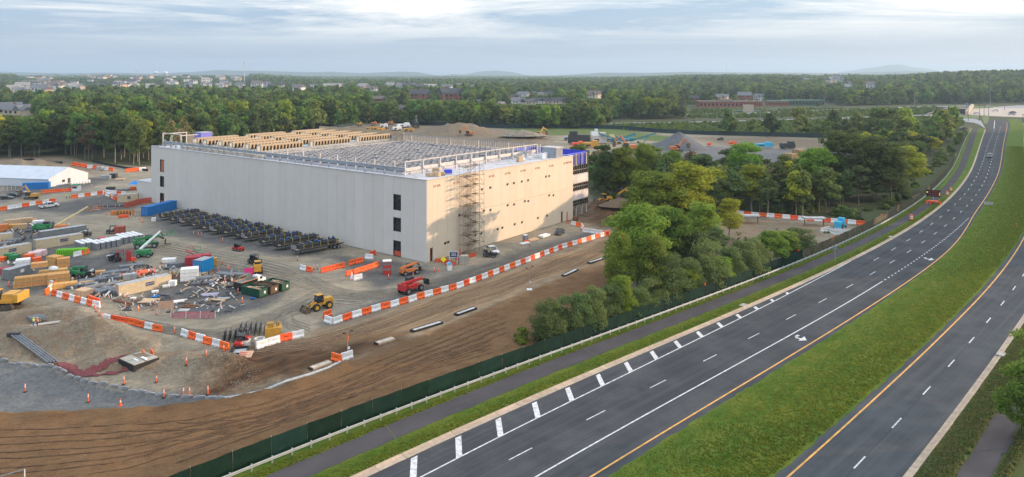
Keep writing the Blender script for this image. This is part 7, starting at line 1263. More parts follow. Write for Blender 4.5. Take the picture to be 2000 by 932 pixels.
# tent
t = T("marquee", "tent"); A, Bq = at(95, 366), at(172, 352); ux = (Bq - A).normalized(); lx = Vector((-ux.y, ux.x, 0)); L_, W_, eh, rh = 60, (Bq - A).length, 2.6, 5.6; pt = lambda w_, l_, z: A + ux * w_ + lx * l_ + Vector((0, 0, z)); TW = M("white_marquee_fabric", (.56, .60, .66), .6, var=.08, scale=.3)
MB().face([pt(0, 0, 0), pt(W_, 0, 0), pt(W_, 0, eh), pt(W_ / 2, 0, rh), pt(0, 0, eh)]).build("gable_wall", TW, t)
for k in range(12):
    l0, l1 = k * 5, k * 5 + 4.96; MB().hexa([pt(0, l0, 0), pt(.1, l0, 0), pt(.1, l1, 0), pt(0, l1, 0), pt(0, l0, eh), pt(.1, l0, eh), pt(.1, l1, eh), pt(0, l1, eh)]).build("side_panel", TW, t)
    MB().hexa([pt(-.2, l0, eh - .1), pt(W_ / 2, l0, rh - .08), pt(W_ / 2, l1, rh - .08), pt(-.2, l1, eh - .1), pt(-.2, l0, eh), pt(W_ / 2, l0, rh + .02), pt(W_ / 2, l1, rh + .02), pt(-.2, l1, eh)]).build("roof_panel", TW, t); MB().hexa([pt(W_ / 2, l0, rh - .08), pt(W_ + .2, l0, eh - .1), pt(W_ + .2, l1, eh - .1), pt(W_ / 2, l1, rh - .08), pt(W_ / 2, l0, rh + .02), pt(W_ + .2, l0, eh), pt(W_ + .2, l1, eh), pt(W_ / 2, l1, rh + .02)]).build("roof_panel", TW, t)
for w_, z, hh, m_ in ((W_ * .36, .9, .8, GLS), (W_ * .50, .3, 1.6, CHAR)): q = pt(w_, -.05, z); MB().box(q.x, q.y, q.z, 1.0, .15, hh, math.atan2(ux.y, ux.x)).build("door" if m_ is CHAR else "window", m_, t)
t["label"] = "large white marquee at the far left of the site"
t = T("chainlink_fence", "fence"); 
for k in range(14): p = at(-10 + k * 8, 374 - k * .5); MB().box(p.x, p.y, p.z, .08, .08, 1.7).build("post", GALV, t)
for zz in (.1, .9, 1.65): a, c = at(-10, 374), at(94, 367.5); MB().beam(a + Vector((0, 0, zz)), c + Vector((0, 0, zz)), .05).build("rail", GALV, t)
t["label"] = "low grey chain-link fence in front of the white marquee"
for k in range(7): o = MB().cyl((0, 0, 0), (0, 0, .8), .45, n=8).dome(0, 0, .8, .45, .45, .2, 8, 2).build("white_tank", WHITEP); o.location = at(140 + k * 5.6, 362 - k * .9); tag(o, "white capped tank, %s from the left in the row before the marquee" % nth(k), "tank", "white capped tanks")
# people
def person(u, v, rz, vest, hat, trouser, label, pose=0):
    root = T("person", "person"); J = {'p': (0, 0, .95), 'c': (0, .03, 1.25), 'n': (0, .02, 1.5), 'hd': (0, .04, 1.68), 'hl': (-.1, 0, .92), 'kl': (-.13, .05, .5), 'al': (-.14, -.05, .08), 'tl': (-.15, .12, .04), 'hr': (.1, 0, .92), 'kr': (.13, .03, .5), 'ar': (.15, .0, .08), 'tr': (.16, .17, .04), 'sl': (-.19, .02, 1.42), 'el': (-.28, .08, 1.14), 'wl': (-.22, .28, 1.0), 'fl': (-.2, .36, .98), 'sr': (.19, .02, 1.42), 'er': (.29, .05, 1.13), 'wr': (.27, .24, .95), 'fr': (.26, .32, .92)}
    K = list(J); rr = dict(p=.15, c=.16, n=.065, hd=.105, hl=.10, kl=.065, al=.045, tl=.04, hr=.10, kr=.065, ar=.045, tr=.04, sl=.075, el=.05, wl=.035, fl=.04, sr=.075, er=.05, wr=.035, fr=.04); E_ = [('p', 'c'), ('c', 'n'), ('n', 'hd'), ('p', 'hl'), ('hl', 'kl'), ('kl', 'al'), ('al', 'tl'), ('p', 'hr'), ('hr', 'kr'), ('kr', 'ar'), ('ar', 'tr'), ('c', 'sl'), ('sl', 'el'), ('el', 'wl'), ('wl', 'fl'), ('c', 'sr'), ('sr', 'er'), ('er', 'wr'), ('wr', 'fr')]
    me = bpy.data.meshes.new("body"); me.from_pydata([J[k] for k in K], [(K.index(a), K.index(b)) for a, b in E_], []); o = link("body", me, root, [trouser]); sk_ = o.modifiers.new("skin", 'SKIN'); sub = o.modifiers.new("sub", 'SUBSURF'); sub.levels = sub.render_levels = 1
    for i, k in enumerate(K): me.skin_vertices[0].data[i].radius = (rr[k], rr[k] * .9)
    me.skin_vertices[0].data[0].use_root = True
    MB().box(0, .02, .98, .36, .26, .50, taper=1.12, ty=.95).box(-.22, .03, 1.18, .12, .14, .26).box(.22, .03, 1.18, .12, .14, .26).build("vest", vest, root); MB().box(0, .02, 1.1, .40, .29, .05).box(-.1, .02, 1.0, .05, .30, .5).box(.1, .02, 1.0, .05, .30, .5).build("reflective_band", GTOP, root); MB().dome(0, .04, 1.70, .13, .14, .11, 10, 3).box(0, .14, 1.70, .2, .12, .02).build("helmet", hat, root); MB().dome(0, .055, 1.66, .088, .10, .12, 8, 3, full=True).box(0, .16, 1.64, .03, .04, .05).build("face", M("skin_tone", (.42, .25, .17), .6), root)
    return fin(root, label, u, v, rz, S * 1.05)
HV = M("hi_vis_yellow", (.75, .85, .05), .7); HO = M("hi_vis_orange", (.85, .20, .03), .7); JN = M("blue_jeans", (.06, .12, .28), .85); DT = M("dark_trousers", (.04, .04, .05), .85); HY = M("yellow_helmet", (.85, .65, .03), .4); HW = M("white_helmet", (.8, .8, .8), .4)
person(65, 651, rad(-80), HV, HY, JN, "worker in yellow vest and blue jeans, left one of two on the slope"); person(73, 647, rad(100), HO, HY, DT, "worker in red vest and dark trousers, right one of two on the slope"); person(342, 544, rad(30), M("hi_vis_amber", (.85, .55, .04), .7), HW, DT, "worker in amber vest beside the near tan container's right end"); person(351, 540, rad(-150), HV, HW, DT, "worker in lime vest above the near tan container's right end"); person(130, 389, 0, HV, HY, DT, "worker in yellow, left of a pair before the far barriers"); person(136, 388, rad(40), HV, HY, DT, "worker in yellow, right of a pair before the far barriers"); person(216, 388, 0, HV, HW, DT, "lone worker in lime vest by the dark gravel pad"); person(1131, 425, 0, HO, HW, JN, "worker in orange by the open end of the building")
# ------------------------------------------------------------ far site, highway furniture, houses, town
TEAL = M("teal_machine_paint", (.03, .26, .36), .5, var=.2)
def conveyor(u, v, L, rz, label, mat=TEAL, rise=4.):
    t = T("conveyor", "conveyor"); MB().beam((0, 0, 1.2), (L, 0, 1.2 + rise), 1.2, .5).build("belt_frame", mat, t); MB().beam((0, 0, 1.5), (L, 0, 1.5 + rise), .9, .08).build("belt", BLACK, t); MB().beam((L * .5, -.6, 0), (L * .7, -.6, rise * .7 + 1), .2).beam((L * .5, .6, 0), (L * .7, .6, rise * .7 + 1), .2).build("support_leg", mat, t); MB().hexa([(-1, -.8, 1.2), (1.2, -.8, 1.2), (1.2, .8, 1.2), (-1, .8, 1.2), (-1.8, -1.6, 2.8), (2, -1.6, 2.8), (2, 1.6, 2.8), (-1.8, 1.6, 2.8)]).build("hopper", mat, t); wheels(t, [(L * .3, -.9), (L * .3, .9)], .5, .3); p = P(u, v); t.location = (p.x, p.y, hz(p.x, p.y)); t.rotation_euler = (0, 0, rz); t["label"] = label; t["group"] = "teal crushing plant"
conveyor(1198, 281, 12, rad(10), "teal conveyor at the left of the crushing plant"); conveyor(1222, 282, 14, rad(165), "teal conveyor crossing in the middle of the crushing plant"); conveyor(1232, 280, 14, rad(8), "teal conveyor at the right of the crushing plant"); conveyor(1210, 276, 10, rad(20), "teal conveyor behind the others in the crushing plant", TEAL, 2)
def fbox(name, u, v, L, Wd, Hh, mat, rz, label, cat, wh=True, group=None):
    t = T(name, cat); MB().box(0, 0, .6, L, Wd, Hh * .75, taper=.95).build("body", mat, t); MB().box(L * .25, 0, .6 + Hh * .75, L * .35, Wd * .8, Hh * .3).build("upper_part", mat, t); MB().box(-L * .2, -Wd / 2 - .03, 1.0, L * .3, .05, Hh * .3).build("dark_vent", CHAR, t)
    if wh: wheels(t, [(-L * .3, -Wd / 2), (-L * .3, Wd / 2), (L * .3, -Wd / 2), (L * .3, Wd / 2)], .6, .4)
    p = P(u, v); t.location = (p.x, p.y, hz(p.x, p.y)); t.rotation_euler = (0, 0, rz); t["label"] = label
    if group: t["group"] = group
for a in (("crusher", 1132, 282, 12, 4, 6, CHAR, rad(165), "black mobile crusher left of the teal plant", "crusher"), ("site_cabin", 1161, 273, 4, 3, 5, WHITEP, .1, "small white kiosk above the crushing plant", "cabin"), ("white_tank_box", 1170, 280, 8, 4, 5, M("dusty_white", (.62, .60, .56), .7), .05, "dusty white tank between the black crusher and the teal plant", "tank"), ("yellow_dumper", 1154, 289, 8, 3.4, 3, YEL, .1, "yellow machine beneath the dusty white tank", "dumper"), ("orange_dumper", 1128, 288, 6, 3, 2.4, ORANGE, .1, "orange machine in front of the black crusher", "dumper"),
          ("mixer_tank", 1190, 277, 6, 3, 3, CREAM, .3, "cream mixer drum left of the teal conveyors", "mixer"), ("water_tank", 1492, 289, 9, 3, 2.2, M("bright_sky_blue", (.05, .42, .65), .5), .05, "bright blue low tank on the grey pad at the right", "tank"), ("loader_machine", 1538, 291, 7, 3, 3, CHAR, .1, "dark loader with red parts behind the highway clump", "loader"), ("orange_crate", 1430, 284, 4, 2, 1.6, ORANGE, 0, "orange box at the edge of the grey pad", "box"), ("orange_crate", 1385, 286, 2, 2, 1.4, ORANGE, 0, "small orange marker block right of the gravel cone", "box"),
          ("rolled_pipe", 1407, 276, 3, 2, 1.4, BLACK, .4, "black coil on the brown bank behind the pad", "coil"), ("wood_heap", 1552, 320, 8, 5, 5, M("pale_cut_timber", (.42, .27, .13), .9, var=.5, scale=1), .4, "heap of cut logs seen through the highway clump", "log heap"), ("grey_heap_box", 1110, 275, 5, 3, 2, STEELB, 0, "grey screen beside the black crusher", "screen")):
    fbox(a[0], *a[1:6], a[6], a[7], a[8], a[9], a[0] not in ("site_cabin", "white_tank_box", "water_tank", "orange_crate", "rolled_pipe", "wood_heap"))
for k, (u, v, m_, L) in enumerate(((722, 257, YEL, 9), (735, 257, YEL, 8), (745, 258, YEL, 8), (730, 254, ORG, 6), (702, 254, YEL, 6), (788, 255, WHITEP, 15), (798, 258, YEL, 10), (763, 254, ORG, 6), (775, 257, WHITEP, 10), (750, 256, WHITEP, 8), (1060, 268, ORG, 5))):
    fbox("parked_plant", u, v, L * .6, 2.4, 1.7 if m_ is not WHITEP else 2.4, m_, .1 + .2 * (k % 3), "%s far box-like machine or trailer, %s in the line beyond the roof" % ({YEL.name: "yellow", ORG.name: "orange", WHITEP.name: "white"}[m_.name], nth(k)), "plant", True, "machines parked on the earth beyond the roof")
def heap(name, u, v, rx, ry, hh, mat, label, seed=1, cone=True):
    b = MB(); n, k = 28, 9; p = P(u, v)
    for j in range(k + 1):
        t_ = j / k
        for i in range(n): a = 2 * math.pi * i / n; r_ = (1 - t_) * (1 + .10 * float(vnoise(np.array([math.cos(a) * 3]), np.array([math.sin(a) * 3 + t_ * 3]), 1.1, seed))); b.v.append((rx * r_ * math.cos(a), ry * r_ * math.sin(a), hh * (t_ if cone else t_ ** .7) * (1 + .05 * math.sin(a * 3)) - .2))
    for j in range(k):
        for i in range(n): b.f.append((j * n + i, j * n + (i + 1) % n, (j + 1) * n + (i + 1) % n, (j + 1) * n + i)); b.m.append(0)
    o = b.build(name, mat); o.location = (p.x, p.y, hz(p.x, p.y)); return tag(o, label, "heap")
heap("gravel_heap", 1327, 290, 15, 12, 8.5, M("grey_gravel", (.13, .135, .145), .95, var=.35, scale=.5, bump=.6, rgb2=(.085, .09, .095)), "tall grey cone of gravel beyond the trees"); heap("gravel_heap", 1290, 288, 14, 10, 3, MATS["grey_gravel"], "lower grey gravel heap left of the tall cone", 2); heap("rubble_heap", 1020, 275, 14, 8, 3.2, M("rubble", (.26, .22, .17), .95, var=.4, scale=.5, bump=.6), "stone heap behind the roof's right end", 3); heap("soil_heap", 1212, 414, 6, 3.6, 2.2, SOIL, "dark soil heap left of the trees behind the building", 4); heap("soil_heap", 1148, 402, 5, 3, 1.3, SOIL, "low dark soil heap close to the building's open end", 5)
# long dark silt fence on the far bank
def silt(pix, hh, label, mat):
    t = T("silt_fence", "fence"); q = [P(*p) for p in pix]
    for a, c in zip(q[:-1], q[1:]):
        n = max(1, int((c - a).length / 12))
        for k in range(n): p0, p1 = a.lerp(c, k / n), a.lerp(c, (k + 1) / n - .002); z0, z1 = hz(p0.x, p0.y), hz(p1.x, p1.y); MB().hexa([(p0.x, p0.y, z0 - .1), (p1.x, p1.y, z1 - .1), (p1.x, p1.y + .15, z1 - .1), (p0.x, p0.y + .15, z0 - .1), (p0.x, p0.y, z0 + hh), (p1.x, p1.y, z1 + hh), (p1.x, p1.y + .15, z1 + hh), (p0.x, p0.y + .15, z0 + hh)]).build("fence_panel", mat, t)
    t["label"] = label
SILT = M("dark_blue_green_screen", (.018, .042, .048), .8, var=.3, scale=.3, randomize=.15)
silt([(620, 259), (740, 246), (800, 242.5), (860, 245), (940, 249), (1000, 251), (1060, 249.5), (1140, 250), (1220, 253), (1300, 260), (1360, 263), (1450, 265), (1560, 268), (1700, 272), (1790, 280)], 2.4, "long dark screen fence along the far edge of the earthworks", SILT); silt([(-60, 322), (0, 319), (62, 314), (122, 335)], 1.0, "low black silt fence over the brown mound behind the marquee", BLACK); silt([(180, 317), (215, 325), (250, 332), (289, 335)], .9, "low black silt fence running to the building's far corner", BLACK); silt([(1820, 268), (1850, 258), (1885, 252)], 2.5, "dark screen fence in the scrub near the top of the highway", SILT)
# message board, drums, highway signs
t = T("message_board", "message board"); MB().box(0, 0, 1.9, 3.4, .25, 1.9).build("display_panel", BLACK, t); q = MB(); px = {'D': "1110 1001 1001 1001 1110".split(), 'E': "1111 1000 1110 1000 1111".split()}
for r_ in range(3):
    for c_ in range(7): q.box(-1.0 + c_ * .36, -.14, 2.1 + r_ * .55, .2, .02, .34)
q.build("display_text", M("dim_red_led", (.28, .03, .02), .6), t); MB().box(-1.45, -.14, 2.9, .3, .02, .4).box(1.45, -.14, 2.3, .2, .02, .8).build("display_symbol", M("amber_led", (.8, .55, .05), .5, emit=.4), t); MB().box(0, 0, .5, .14, .14, 1.5).build("mast", GALV, t); MB().box(0, 0, .45, 2.4, 1.4, .35).build("trailer_base", ORANGE, t); [MB().cyl((x, -.8, 0), (x, -.8, .9), .28, .22, n=8).build("guard_drum", ORANGE, t) for x in (-1.6, -.8, 1.5)]; wheels(t, [(0, -.8), (0, .8)], .33, .2)
p = P(1823, 399); t.location = (p.x, p.y, .13); t.rotation_euler = (0, 0, rad(-25)); t["label"] = "black electronic message board on an orange trailer beside the footpath"; t.scale = (1.05,) * 3
def drum():
    t = T("traffic_drum", "drum"); MB().box(0, 0, 0, .6, .6, .08).build("base", BLACK, t); MB().cyl((0, 0, .08), (0, 0, 1.0), .29, .22, n=12).build("drum_body", ORANGE, t); MB().cyl((0, 0, .3), (0, 0, .45), .285, .275, n=12).cyl((0, 0, .62), (0, 0, .77), .265, .255, n=12).build("reflective_band", WHITEP, t); return t
D0 = drum()
for u, v, lab in ((1780, 431, "orange and white drum alone on the verge, nearest one"), (1850, 383, "orange and white drum just past the message board"), (1857, 375, "farthest orange and white drum past the message board")): p = P(u, v); put(D0, lab, (p.x, p.y, .13), 0, 1.35, "orange and white drums on the verge")
def road_sign(u, v, h, mat, label, w_=.75, hh=.75, cat="sign", rz=rad(-30)):
    t = T("road_sign", cat); MB().box(0, 0, 0, .07, .07, h).build("sign_post", GALV, t); MB().box(0, -.06, h - hh, w_, .04, hh).build("sign_face", mat, t); p = P(u, v); t.location = (p.x, p.y, .1); t.rotation_euler = (0, 0, rz); t["label"] = label
road_sign(1631, 512, 3.0, M("grey_sign_back", (.22, .26, .32), .6, .3), "back of a small grey sign on the verge by the footpath"); road_sign(1931, 402, 1.0, GTOP, "low pale board in the median grass", 2.2, .8); road_sign(1930, 215, 5, GTOP, "pale sign beyond the far junction", 3, 2, rz=0); road_sign(1888, 213, 6, M("blue_sign", (.10, .30, .50), .6), "blue sign by the underpass", 3.2, 2.5, rz=0)
o = MB().box(0, 0, 0, 1.5, .9, .1).build("drain_cover", CONCG); p = P(1740, 464); o.location = (p.x, p.y, .12); o.rotation_euler = (0, 0, rad(45)); tag(o, "concrete drain slab in the verge kerb near the drum", "drain cover", "drain slabs"); o2 = o.copy(); COL.objects.link(o2); p = P(1955, 694); o2.location = (p.x, p.y, .12); o2["label"] = "concrete drain slab behind the right-hand kerb"; o3 = o.copy(); COL.objects.link(o3); p = P(1452, 598); o3.location = (p.x, p.y, .12); o3["label"] = "concrete drain slab in the verge at the last hatched bars"
def lamp(u, v, h, label, g="tall posts round the far junction"):
    t = T("signal_post", "post"); MB().cyl((0, 0, 0), (0, 0, h), .22, .14, n=6).build("pole", DARKST, t); MB().box(0, 0, h, .6, .4, .5).build("lamp_head", DARKST, t); p = P(u, v); t.location = (p.x, p.y, 0); t["label"] = label; t["group"] = g
for k, (u, v, h) in enumerate(((1913, 236, 14), (1922, 227, 12), (1931, 226, 12), (1891, 236, 12), (1888, 222, 9), (1816, 232, 6), (1924, 212, 9), (1962, 215, 5), (1655, 268, 9), (1998, 240, 6), (1497, 268, 8))): lamp(u, v, h, "dark post at the far junction, %s listed among its scatter" % nth(k) if u > 1880 else ("slim post by the ramp road", "slim post on the bank behind the highway clump", "slim post in the scrub left of the clump")[(u < 1816) + (u < 1600)])
# underpass
t = T("underpass_bridge", "bridge"); a, c = P(1885, 224), P(1897, 209)
def wallseg(p, q, z0, z1, wd, mat, nm): MB().hexa([(p.x, p.y, z0), (q.x, q.y, z0), (q.x + wd, q.y, z0), (p.x + wd, p.y, z0), (p.x, p.y, z1), (q.x, q.y, z1), (q.x + wd, q.y, z1), (p.x + wd, p.y, z1)]).build(nm, mat, t)
wallseg(a, c, 0, 3.2, 3, M("pale_parapet", (.50, .42, .34), .85), "parapet_wall"); e, f = P(1865, 222.5), P(1885, 222.5); MB().hexa([(e.x, e.y, .1), (f.x, f.y, .1), (f.x, f.y + 30, .1), (e.x, e.y + 30, .1), (e.x, e.y, 5), (f.x, f.y, 5.4), (f.x, f.y + 30, 5.4), (e.x, e.y + 30, 5)]).build("portal", CHAR, t); g, h = P(1815, 224), P(1865, 222); MB().hexa([(g.x, g.y, 0), (h.x, h.y, 0), (h.x, h.y + 6, 0), (g.x, g.y + 6, 0), (g.x, g.y, .6), (h.x, h.y, 6.4), (h.x, h.y + 6, 6.4), (g.x, g.y + 6, .6)]).build("wing_wall", M("striped_brown_wall", (.25, .21, .17), .9), t); MB().box(f.x - 4, f.y - 1, 4.6, 12, 1.5, 1.2).build("deck_edge", MATS["pale_parapet"], t); t["label"] = "low road bridge with pale parapet at the far junction"
# gantry, school, towers
t = T("gantry_sign", "gantry"); p = P(1464, 237); MB().box(-12, 0, 0, .5, .5, 9).box(8, 0, 0, .5, .5, 9).box(-2, 0, 8, 21, .4, .6).build("gantry_frame", STEELB, t); MB().box(-1, -.5, 7.2, 8, .3, 6).build("sign_panel", M("beige_sign_back", (.50, .42, .34), .7), t); t.location = (p.x, p.y, 0); t.rotation_euler = (0, 0, rad(-8)); t["label"] = "overhead sign gantry over the ramp road"
BRICK = M("red_brick", (.30, .11, .07), .9, var=.25, scale=.4); 
def block(u, v, L, Wd, Hh, wall, roof, rz, label, name="school_building", cat="building", wins=12, sub=None):
    t = T(name, cat); p = P(u, v); MB().box(0, 0, -1, L, Wd, Hh + 1).build("wall", wall, t); MB().box(0, 0, Hh, L + 1.2, Wd + 1.2, .8).build("roof", roof, t)
    for k in range(wins): MB().box(-L / 2 + (k + .5) * L / wins, -Wd / 2 - .05, Hh * .3, L / wins * .5, .12, Hh * .4).build("window", GLASSD, t)
    if sub: MB().box(*sub).build("upper_block", roof, t)
    t.location = (p.x, p.y, hz(p.x, p.y)); t.rotation_euler = (0, 0, rz); t["label"] = label; return t
block(1408, 209, 52, 20, 6, BRICK, M("brown_flat_roof", (.20, .16, .13), .9), rad(-3), "long low red brick school, left wing", sub=(6, 3, 6.5, 14, 9, 2)); block(1462, 208, 26, 18, 5.5, BRICK, MATS["brown_flat_roof"], rad(-4), "red brick school, right wing behind small trees"); block(1518, 206.5, 24, 14, 5, BRICK, GRN if False else M("pale_green_roof", (.12, .20, .14), .8), rad(-2), "green-roofed building left of two beyond the ramp"); block(1568, 205.5, 46, 14, 5.5, M("dull_green_wall", (.06, .11, .08), .8), MATS["pale_green_roof"], rad(-2), "long green building beyond the ramp roads")
block(201, 160, 80, 20, 16, M("orange_block_wall", (.52, .32, .20), .8), GTOP, 0, "long pale orange apartment block on the far rise", "apartment_block"); block(167, 160, 26, 16, 15, M("salmon_wall", (.55, .24, .17), .8), GTOP, 0, "salmon pink block left of the long orange one on the far rise", "apartment_block"); block(288, 160, 36, 16, 11, M("salmon_wall", (.55, .24, .17), .8), GTOP, 0, "salmon block just left of the water towers", "apartment_block"); block(68, 171, 60, 20, 9, M("sandy_wall", (.55, .43, .30), .8), GTOP, 0, "long sandy low block at the far left", "apartment_block"); block(113, 173, 22, 16, 12, M("salmon_wall", (.55, .24, .17), .8), GTOP, 0, "small orange block right of the sandy low one", "apartment_block")
for u, lab in ((304, "left-hand white water tower on legs on the far rise"), (323, "right-hand white water tower on the far rise")):
    t = T("water_tower", "water tower"); WT = M("pale_green_white_tank", (.62, .68, .68), .5, var=.05); p = P(u, 157); z0 = hz(p.x, p.y); MB().dome(0, 0, 30, 15, 15, 9, 16, 4).dome(0, 0, 30, 15, 15, -7, 16, 3).build("tank", WT, t); [MB().cyl((13 * math.cos(a), 13 * math.sin(a), -2), (12 * math.cos(a), 12 * math.sin(a), 30), 1.0, n=6).build("leg", WT, t) for a in np.arange(0, 6.2, .785)]; MB().cyl((0, 0, 0), (0, 0, 28), 2.2, n=8).build("riser", WT, t); t.location = (p.x, p.y, z0 - 2); t["label"] = lab; t["group"] = "water towers"
for u, v, h, lab in ((477, 170, 62, "tall pale mast over the woods left of the building's roof"), (266, 166, 30, "slim pale mast among the far houses"), (633, 162, 40, "slim mast on the far woods beyond the coolers"), (1419, 158, 95, "thin mast on the skyline above the school"), (863, 162, 40, "thin mast beyond the middle of the roof")):
    t = T("antenna_mast", "mast"); p = P(u, v); MB().cyl((0, 0, 0), (0, 0, h), 1.1, .6, n=6).build("mast_pole", M("pale_mast", (.55, .56, .58), .6), t); MB().box(0, 0, h - 4, 5, 2, 3).build("antenna_head", M("pale_mast", (.55, .56, .58), .6), t); t.location = (p.x, p.y, hz(p.x, p.y)); t["label"] = lab
HWALL = [M("white_siding", (.66, .65, .62), .8, var=.08), M("cream_siding", (.58, .50, .38), .8, var=.08), M("peach_siding", (.60, .40, .28), .8, var=.08), BRICK]; HROOF = [M("grey_shingles", (.17, .175, .19), .9, var=.2), M("dark_shingles", (.07, .072, .08), .9, var=.2), M("pale_shingles", (.32, .30, .28), .9, var=.2), M("brown_shingles", (.16, .13, .115), .9, var=.2)]
PROTO = {}
def house(u, v, L, Wd, Hh, roof, wall, i):
    key = (roof, wall, i % 2)
    if key not in PROTO:
        t = T("house", "house"); a, b_, c = 14., 9., 5.4; MB().box(0, 0, -2, a, b_, c + 2).prism([(-.01, 0), (0, 0), (0, .01)], 0, .01).build("wall", HWALL[wall], t); r = MB()
        r.hexa([(-a / 2 - .4, -b_ / 2 - .4, c), (a / 2 + .4, -b_ / 2 - .4, c), (a / 2 + .4, b_ / 2 + .4, c), (-a / 2 - .4, b_ / 2 + .4, c), (-a / 2 - .3, -.1, c + 3.4), (a / 2 + .3, -.1, c + 3.4), (a / 2 + .3, .1, c + 3.4), (-a / 2 - .3, .1, c + 3.4)]); 
        if i % 2: r.hexa([(1, -b_ / 2 - 2.2, c - .1), (6.4, -b_ / 2 - 2.2, c - .1), (6.4, 0, c - .1), (1, 0, c - .1), (3.6, -b_ / 2 - 2, c + 2.8), (3.8, -b_ / 2 - 2, c + 2.8), (3.8, 0, c + 2.8), (3.6, 0, c + 2.8)])
        rr_ = r.build("roof", HROOF[roof], t); MB().box(-4, .8, c + 1.6, .9, .9, 2.6).build("chimney", BRICK, rr_)
        if i % 2: MB().box(3.7, -b_ / 2 - 1, -1, 4.6, 2, c + .8).build("front_gable", HWALL[wall], t)
        w_ = MB().box(-4.5, -b_ / 2 - .04, 1, 1.3, .08, 1.4).mesh("window"); w_.materials.append(GLASSD)
        for x in (0, 2.9, 8.2):
            for z in (0, 2.6): o = bpy.data.objects.new("window", w_); COL.objects.link(o); o.parent = t; o.location = (x, -(2.05 if (x > 7 and i % 2) else 0), z - .1)
        MB().box(-.6, -b_ / 2 - .05, 0, 1.1, .1, 2.2).build("door", HROOF[3], t); PROTO[key] = t
    p = P(u, v); s = L / 14. if i < 55 else L / 15.
    z = "on the far town rise" if u < 480 and v < 172 else "near the far left" if u < 200 else "in the line of houses beyond the left woods" if u < 700 else "among the trees beyond the roof" if u < 1000 else "in the close group of houses right of centre" if u < 1200 else "among the trees near the school" if u < 1540 else "on the wooded hill at the right"
    put(PROTO[key], "%s house with %s roof %s" % (("white", "cream", "peach", "brick")[wall], ("grey", "dark", "pale", "brown")[roof], z), (p.x, p.y, hz(p.x, p.y)), rt.uniform(-.9, .9), (max(.7, s), max(.7, s), max(.75, s) * Hh / 8.2 if i < 55 else s), "houses " + z)
for i, h in enumerate(HL): house(*h, i)
# transmission line at the right and utility poles
for k, (u, v, h) in enumerate(((1934, 209, 34), (1786, 209, 16), (1610, 208, 14))):
    t = T("power_pole", "pole"); p = P(u, v); MB().cyl((0, 0, 0), (0, 0, h), .35, .22, n=6).build("pole", M("grey_pole_timber", (.22, .21, .20), .9), t); MB().box(0, 0, h - 2, 5, .3, .3).box(0, 0, h - 4, 4, .3, .3).build("crossarm", M("grey_pole_timber", (.22, .21, .20), .9), t); t.location = (p.x, p.y, 0); t["label"] = ("tall power pole before the woods above the far junction", "power pole before the woods left of the junction", "short power pole by the upper ramp road")[k]; t["group"] = "power poles"
# right-hand storage patch: racks, barriers, ground heater
for k, (u, v) in enumerate(((1462, 436), (1590, 441))): t = T("timber_frame_rack", "rack"); MB().box(0, 0, 1.5, 4.6, 1.6, .3).build("top_plate", GTOP, t); [MB().box(x, 0, 0, .14, .14, 1.5).build("leg", RUST, t) for x in (-2, 2)]; p = P(u, v); t.location = p; t.scale = (1.15,) * 3; t["label"] = ("grey-topped rack on two legs left of its twin behind the fence trees", "grey-topped rack on two legs nearest the white concrete barriers")[k]; t["group"] = "grey-topped racks"
for k, (u, v) in enumerate(((1612, 451), (1624, 456), (1632, 456), (1640, 456), (1648, 456), (1656, 455))):
    o = MB().prism([(-.35, 0), (.35, 0), (.3, .25), (.12, .5), (.1, 1.0), (-.1, 1.0), (-.12, .5), (-.3, .25)], -2.2, 2.2).build("concrete_barrier", M("white_concrete", (.62, .61, .58), .85, var=.12)); p = P(u, v); o.location = p; o.rotation_euler = (0, 0, rad(-55) if k == 0 else rad(12)); o.scale = (.9,) * 3; tag(o, "white concrete barrier, %s" % ("lying apart behind the slanted ones" if k == 0 else nth(k - 1) + " from the left of the slanted group"), "concrete barrier", "white concrete barriers by the fence")
fbox("blue_machine", 1641, 450, 3.4, 1.6, 2.2, M("bright_sky_blue", (.05, .42, .65), .5), .8, "small bright blue machine behind the slanted concrete barriers", "machine")
t = T("metal_gate_frame", "frame"); a, c = P(-8, 952), P(48, 915, 0); MB().beam(P(2, 930, 1.0), P(48, 917, 1.6), .08).cyl((P(48, 960)), P(48, 917, 1.6), .06).build("gate_tube", GALV, t); t["label"] = "galvanised tube gate corner at the lower left edge"
for k, s_ in enumerate(np.arange(84, 190, 17.)):
    x, y = road(s_, off('fence', s_)); o = MB().cyl((0, 0, 2.0), (0, 0, 2.32), .14, n=8).box(0, 0, 1.9, .1, .1, .15).build("warning_lamp", ORANGE); o.location = (float(x), float(y), hz(x, y)); tag(o, "orange lamp on the fence top, %s from the near end" % nth(k), "lamp", "orange lamps along the fence top")
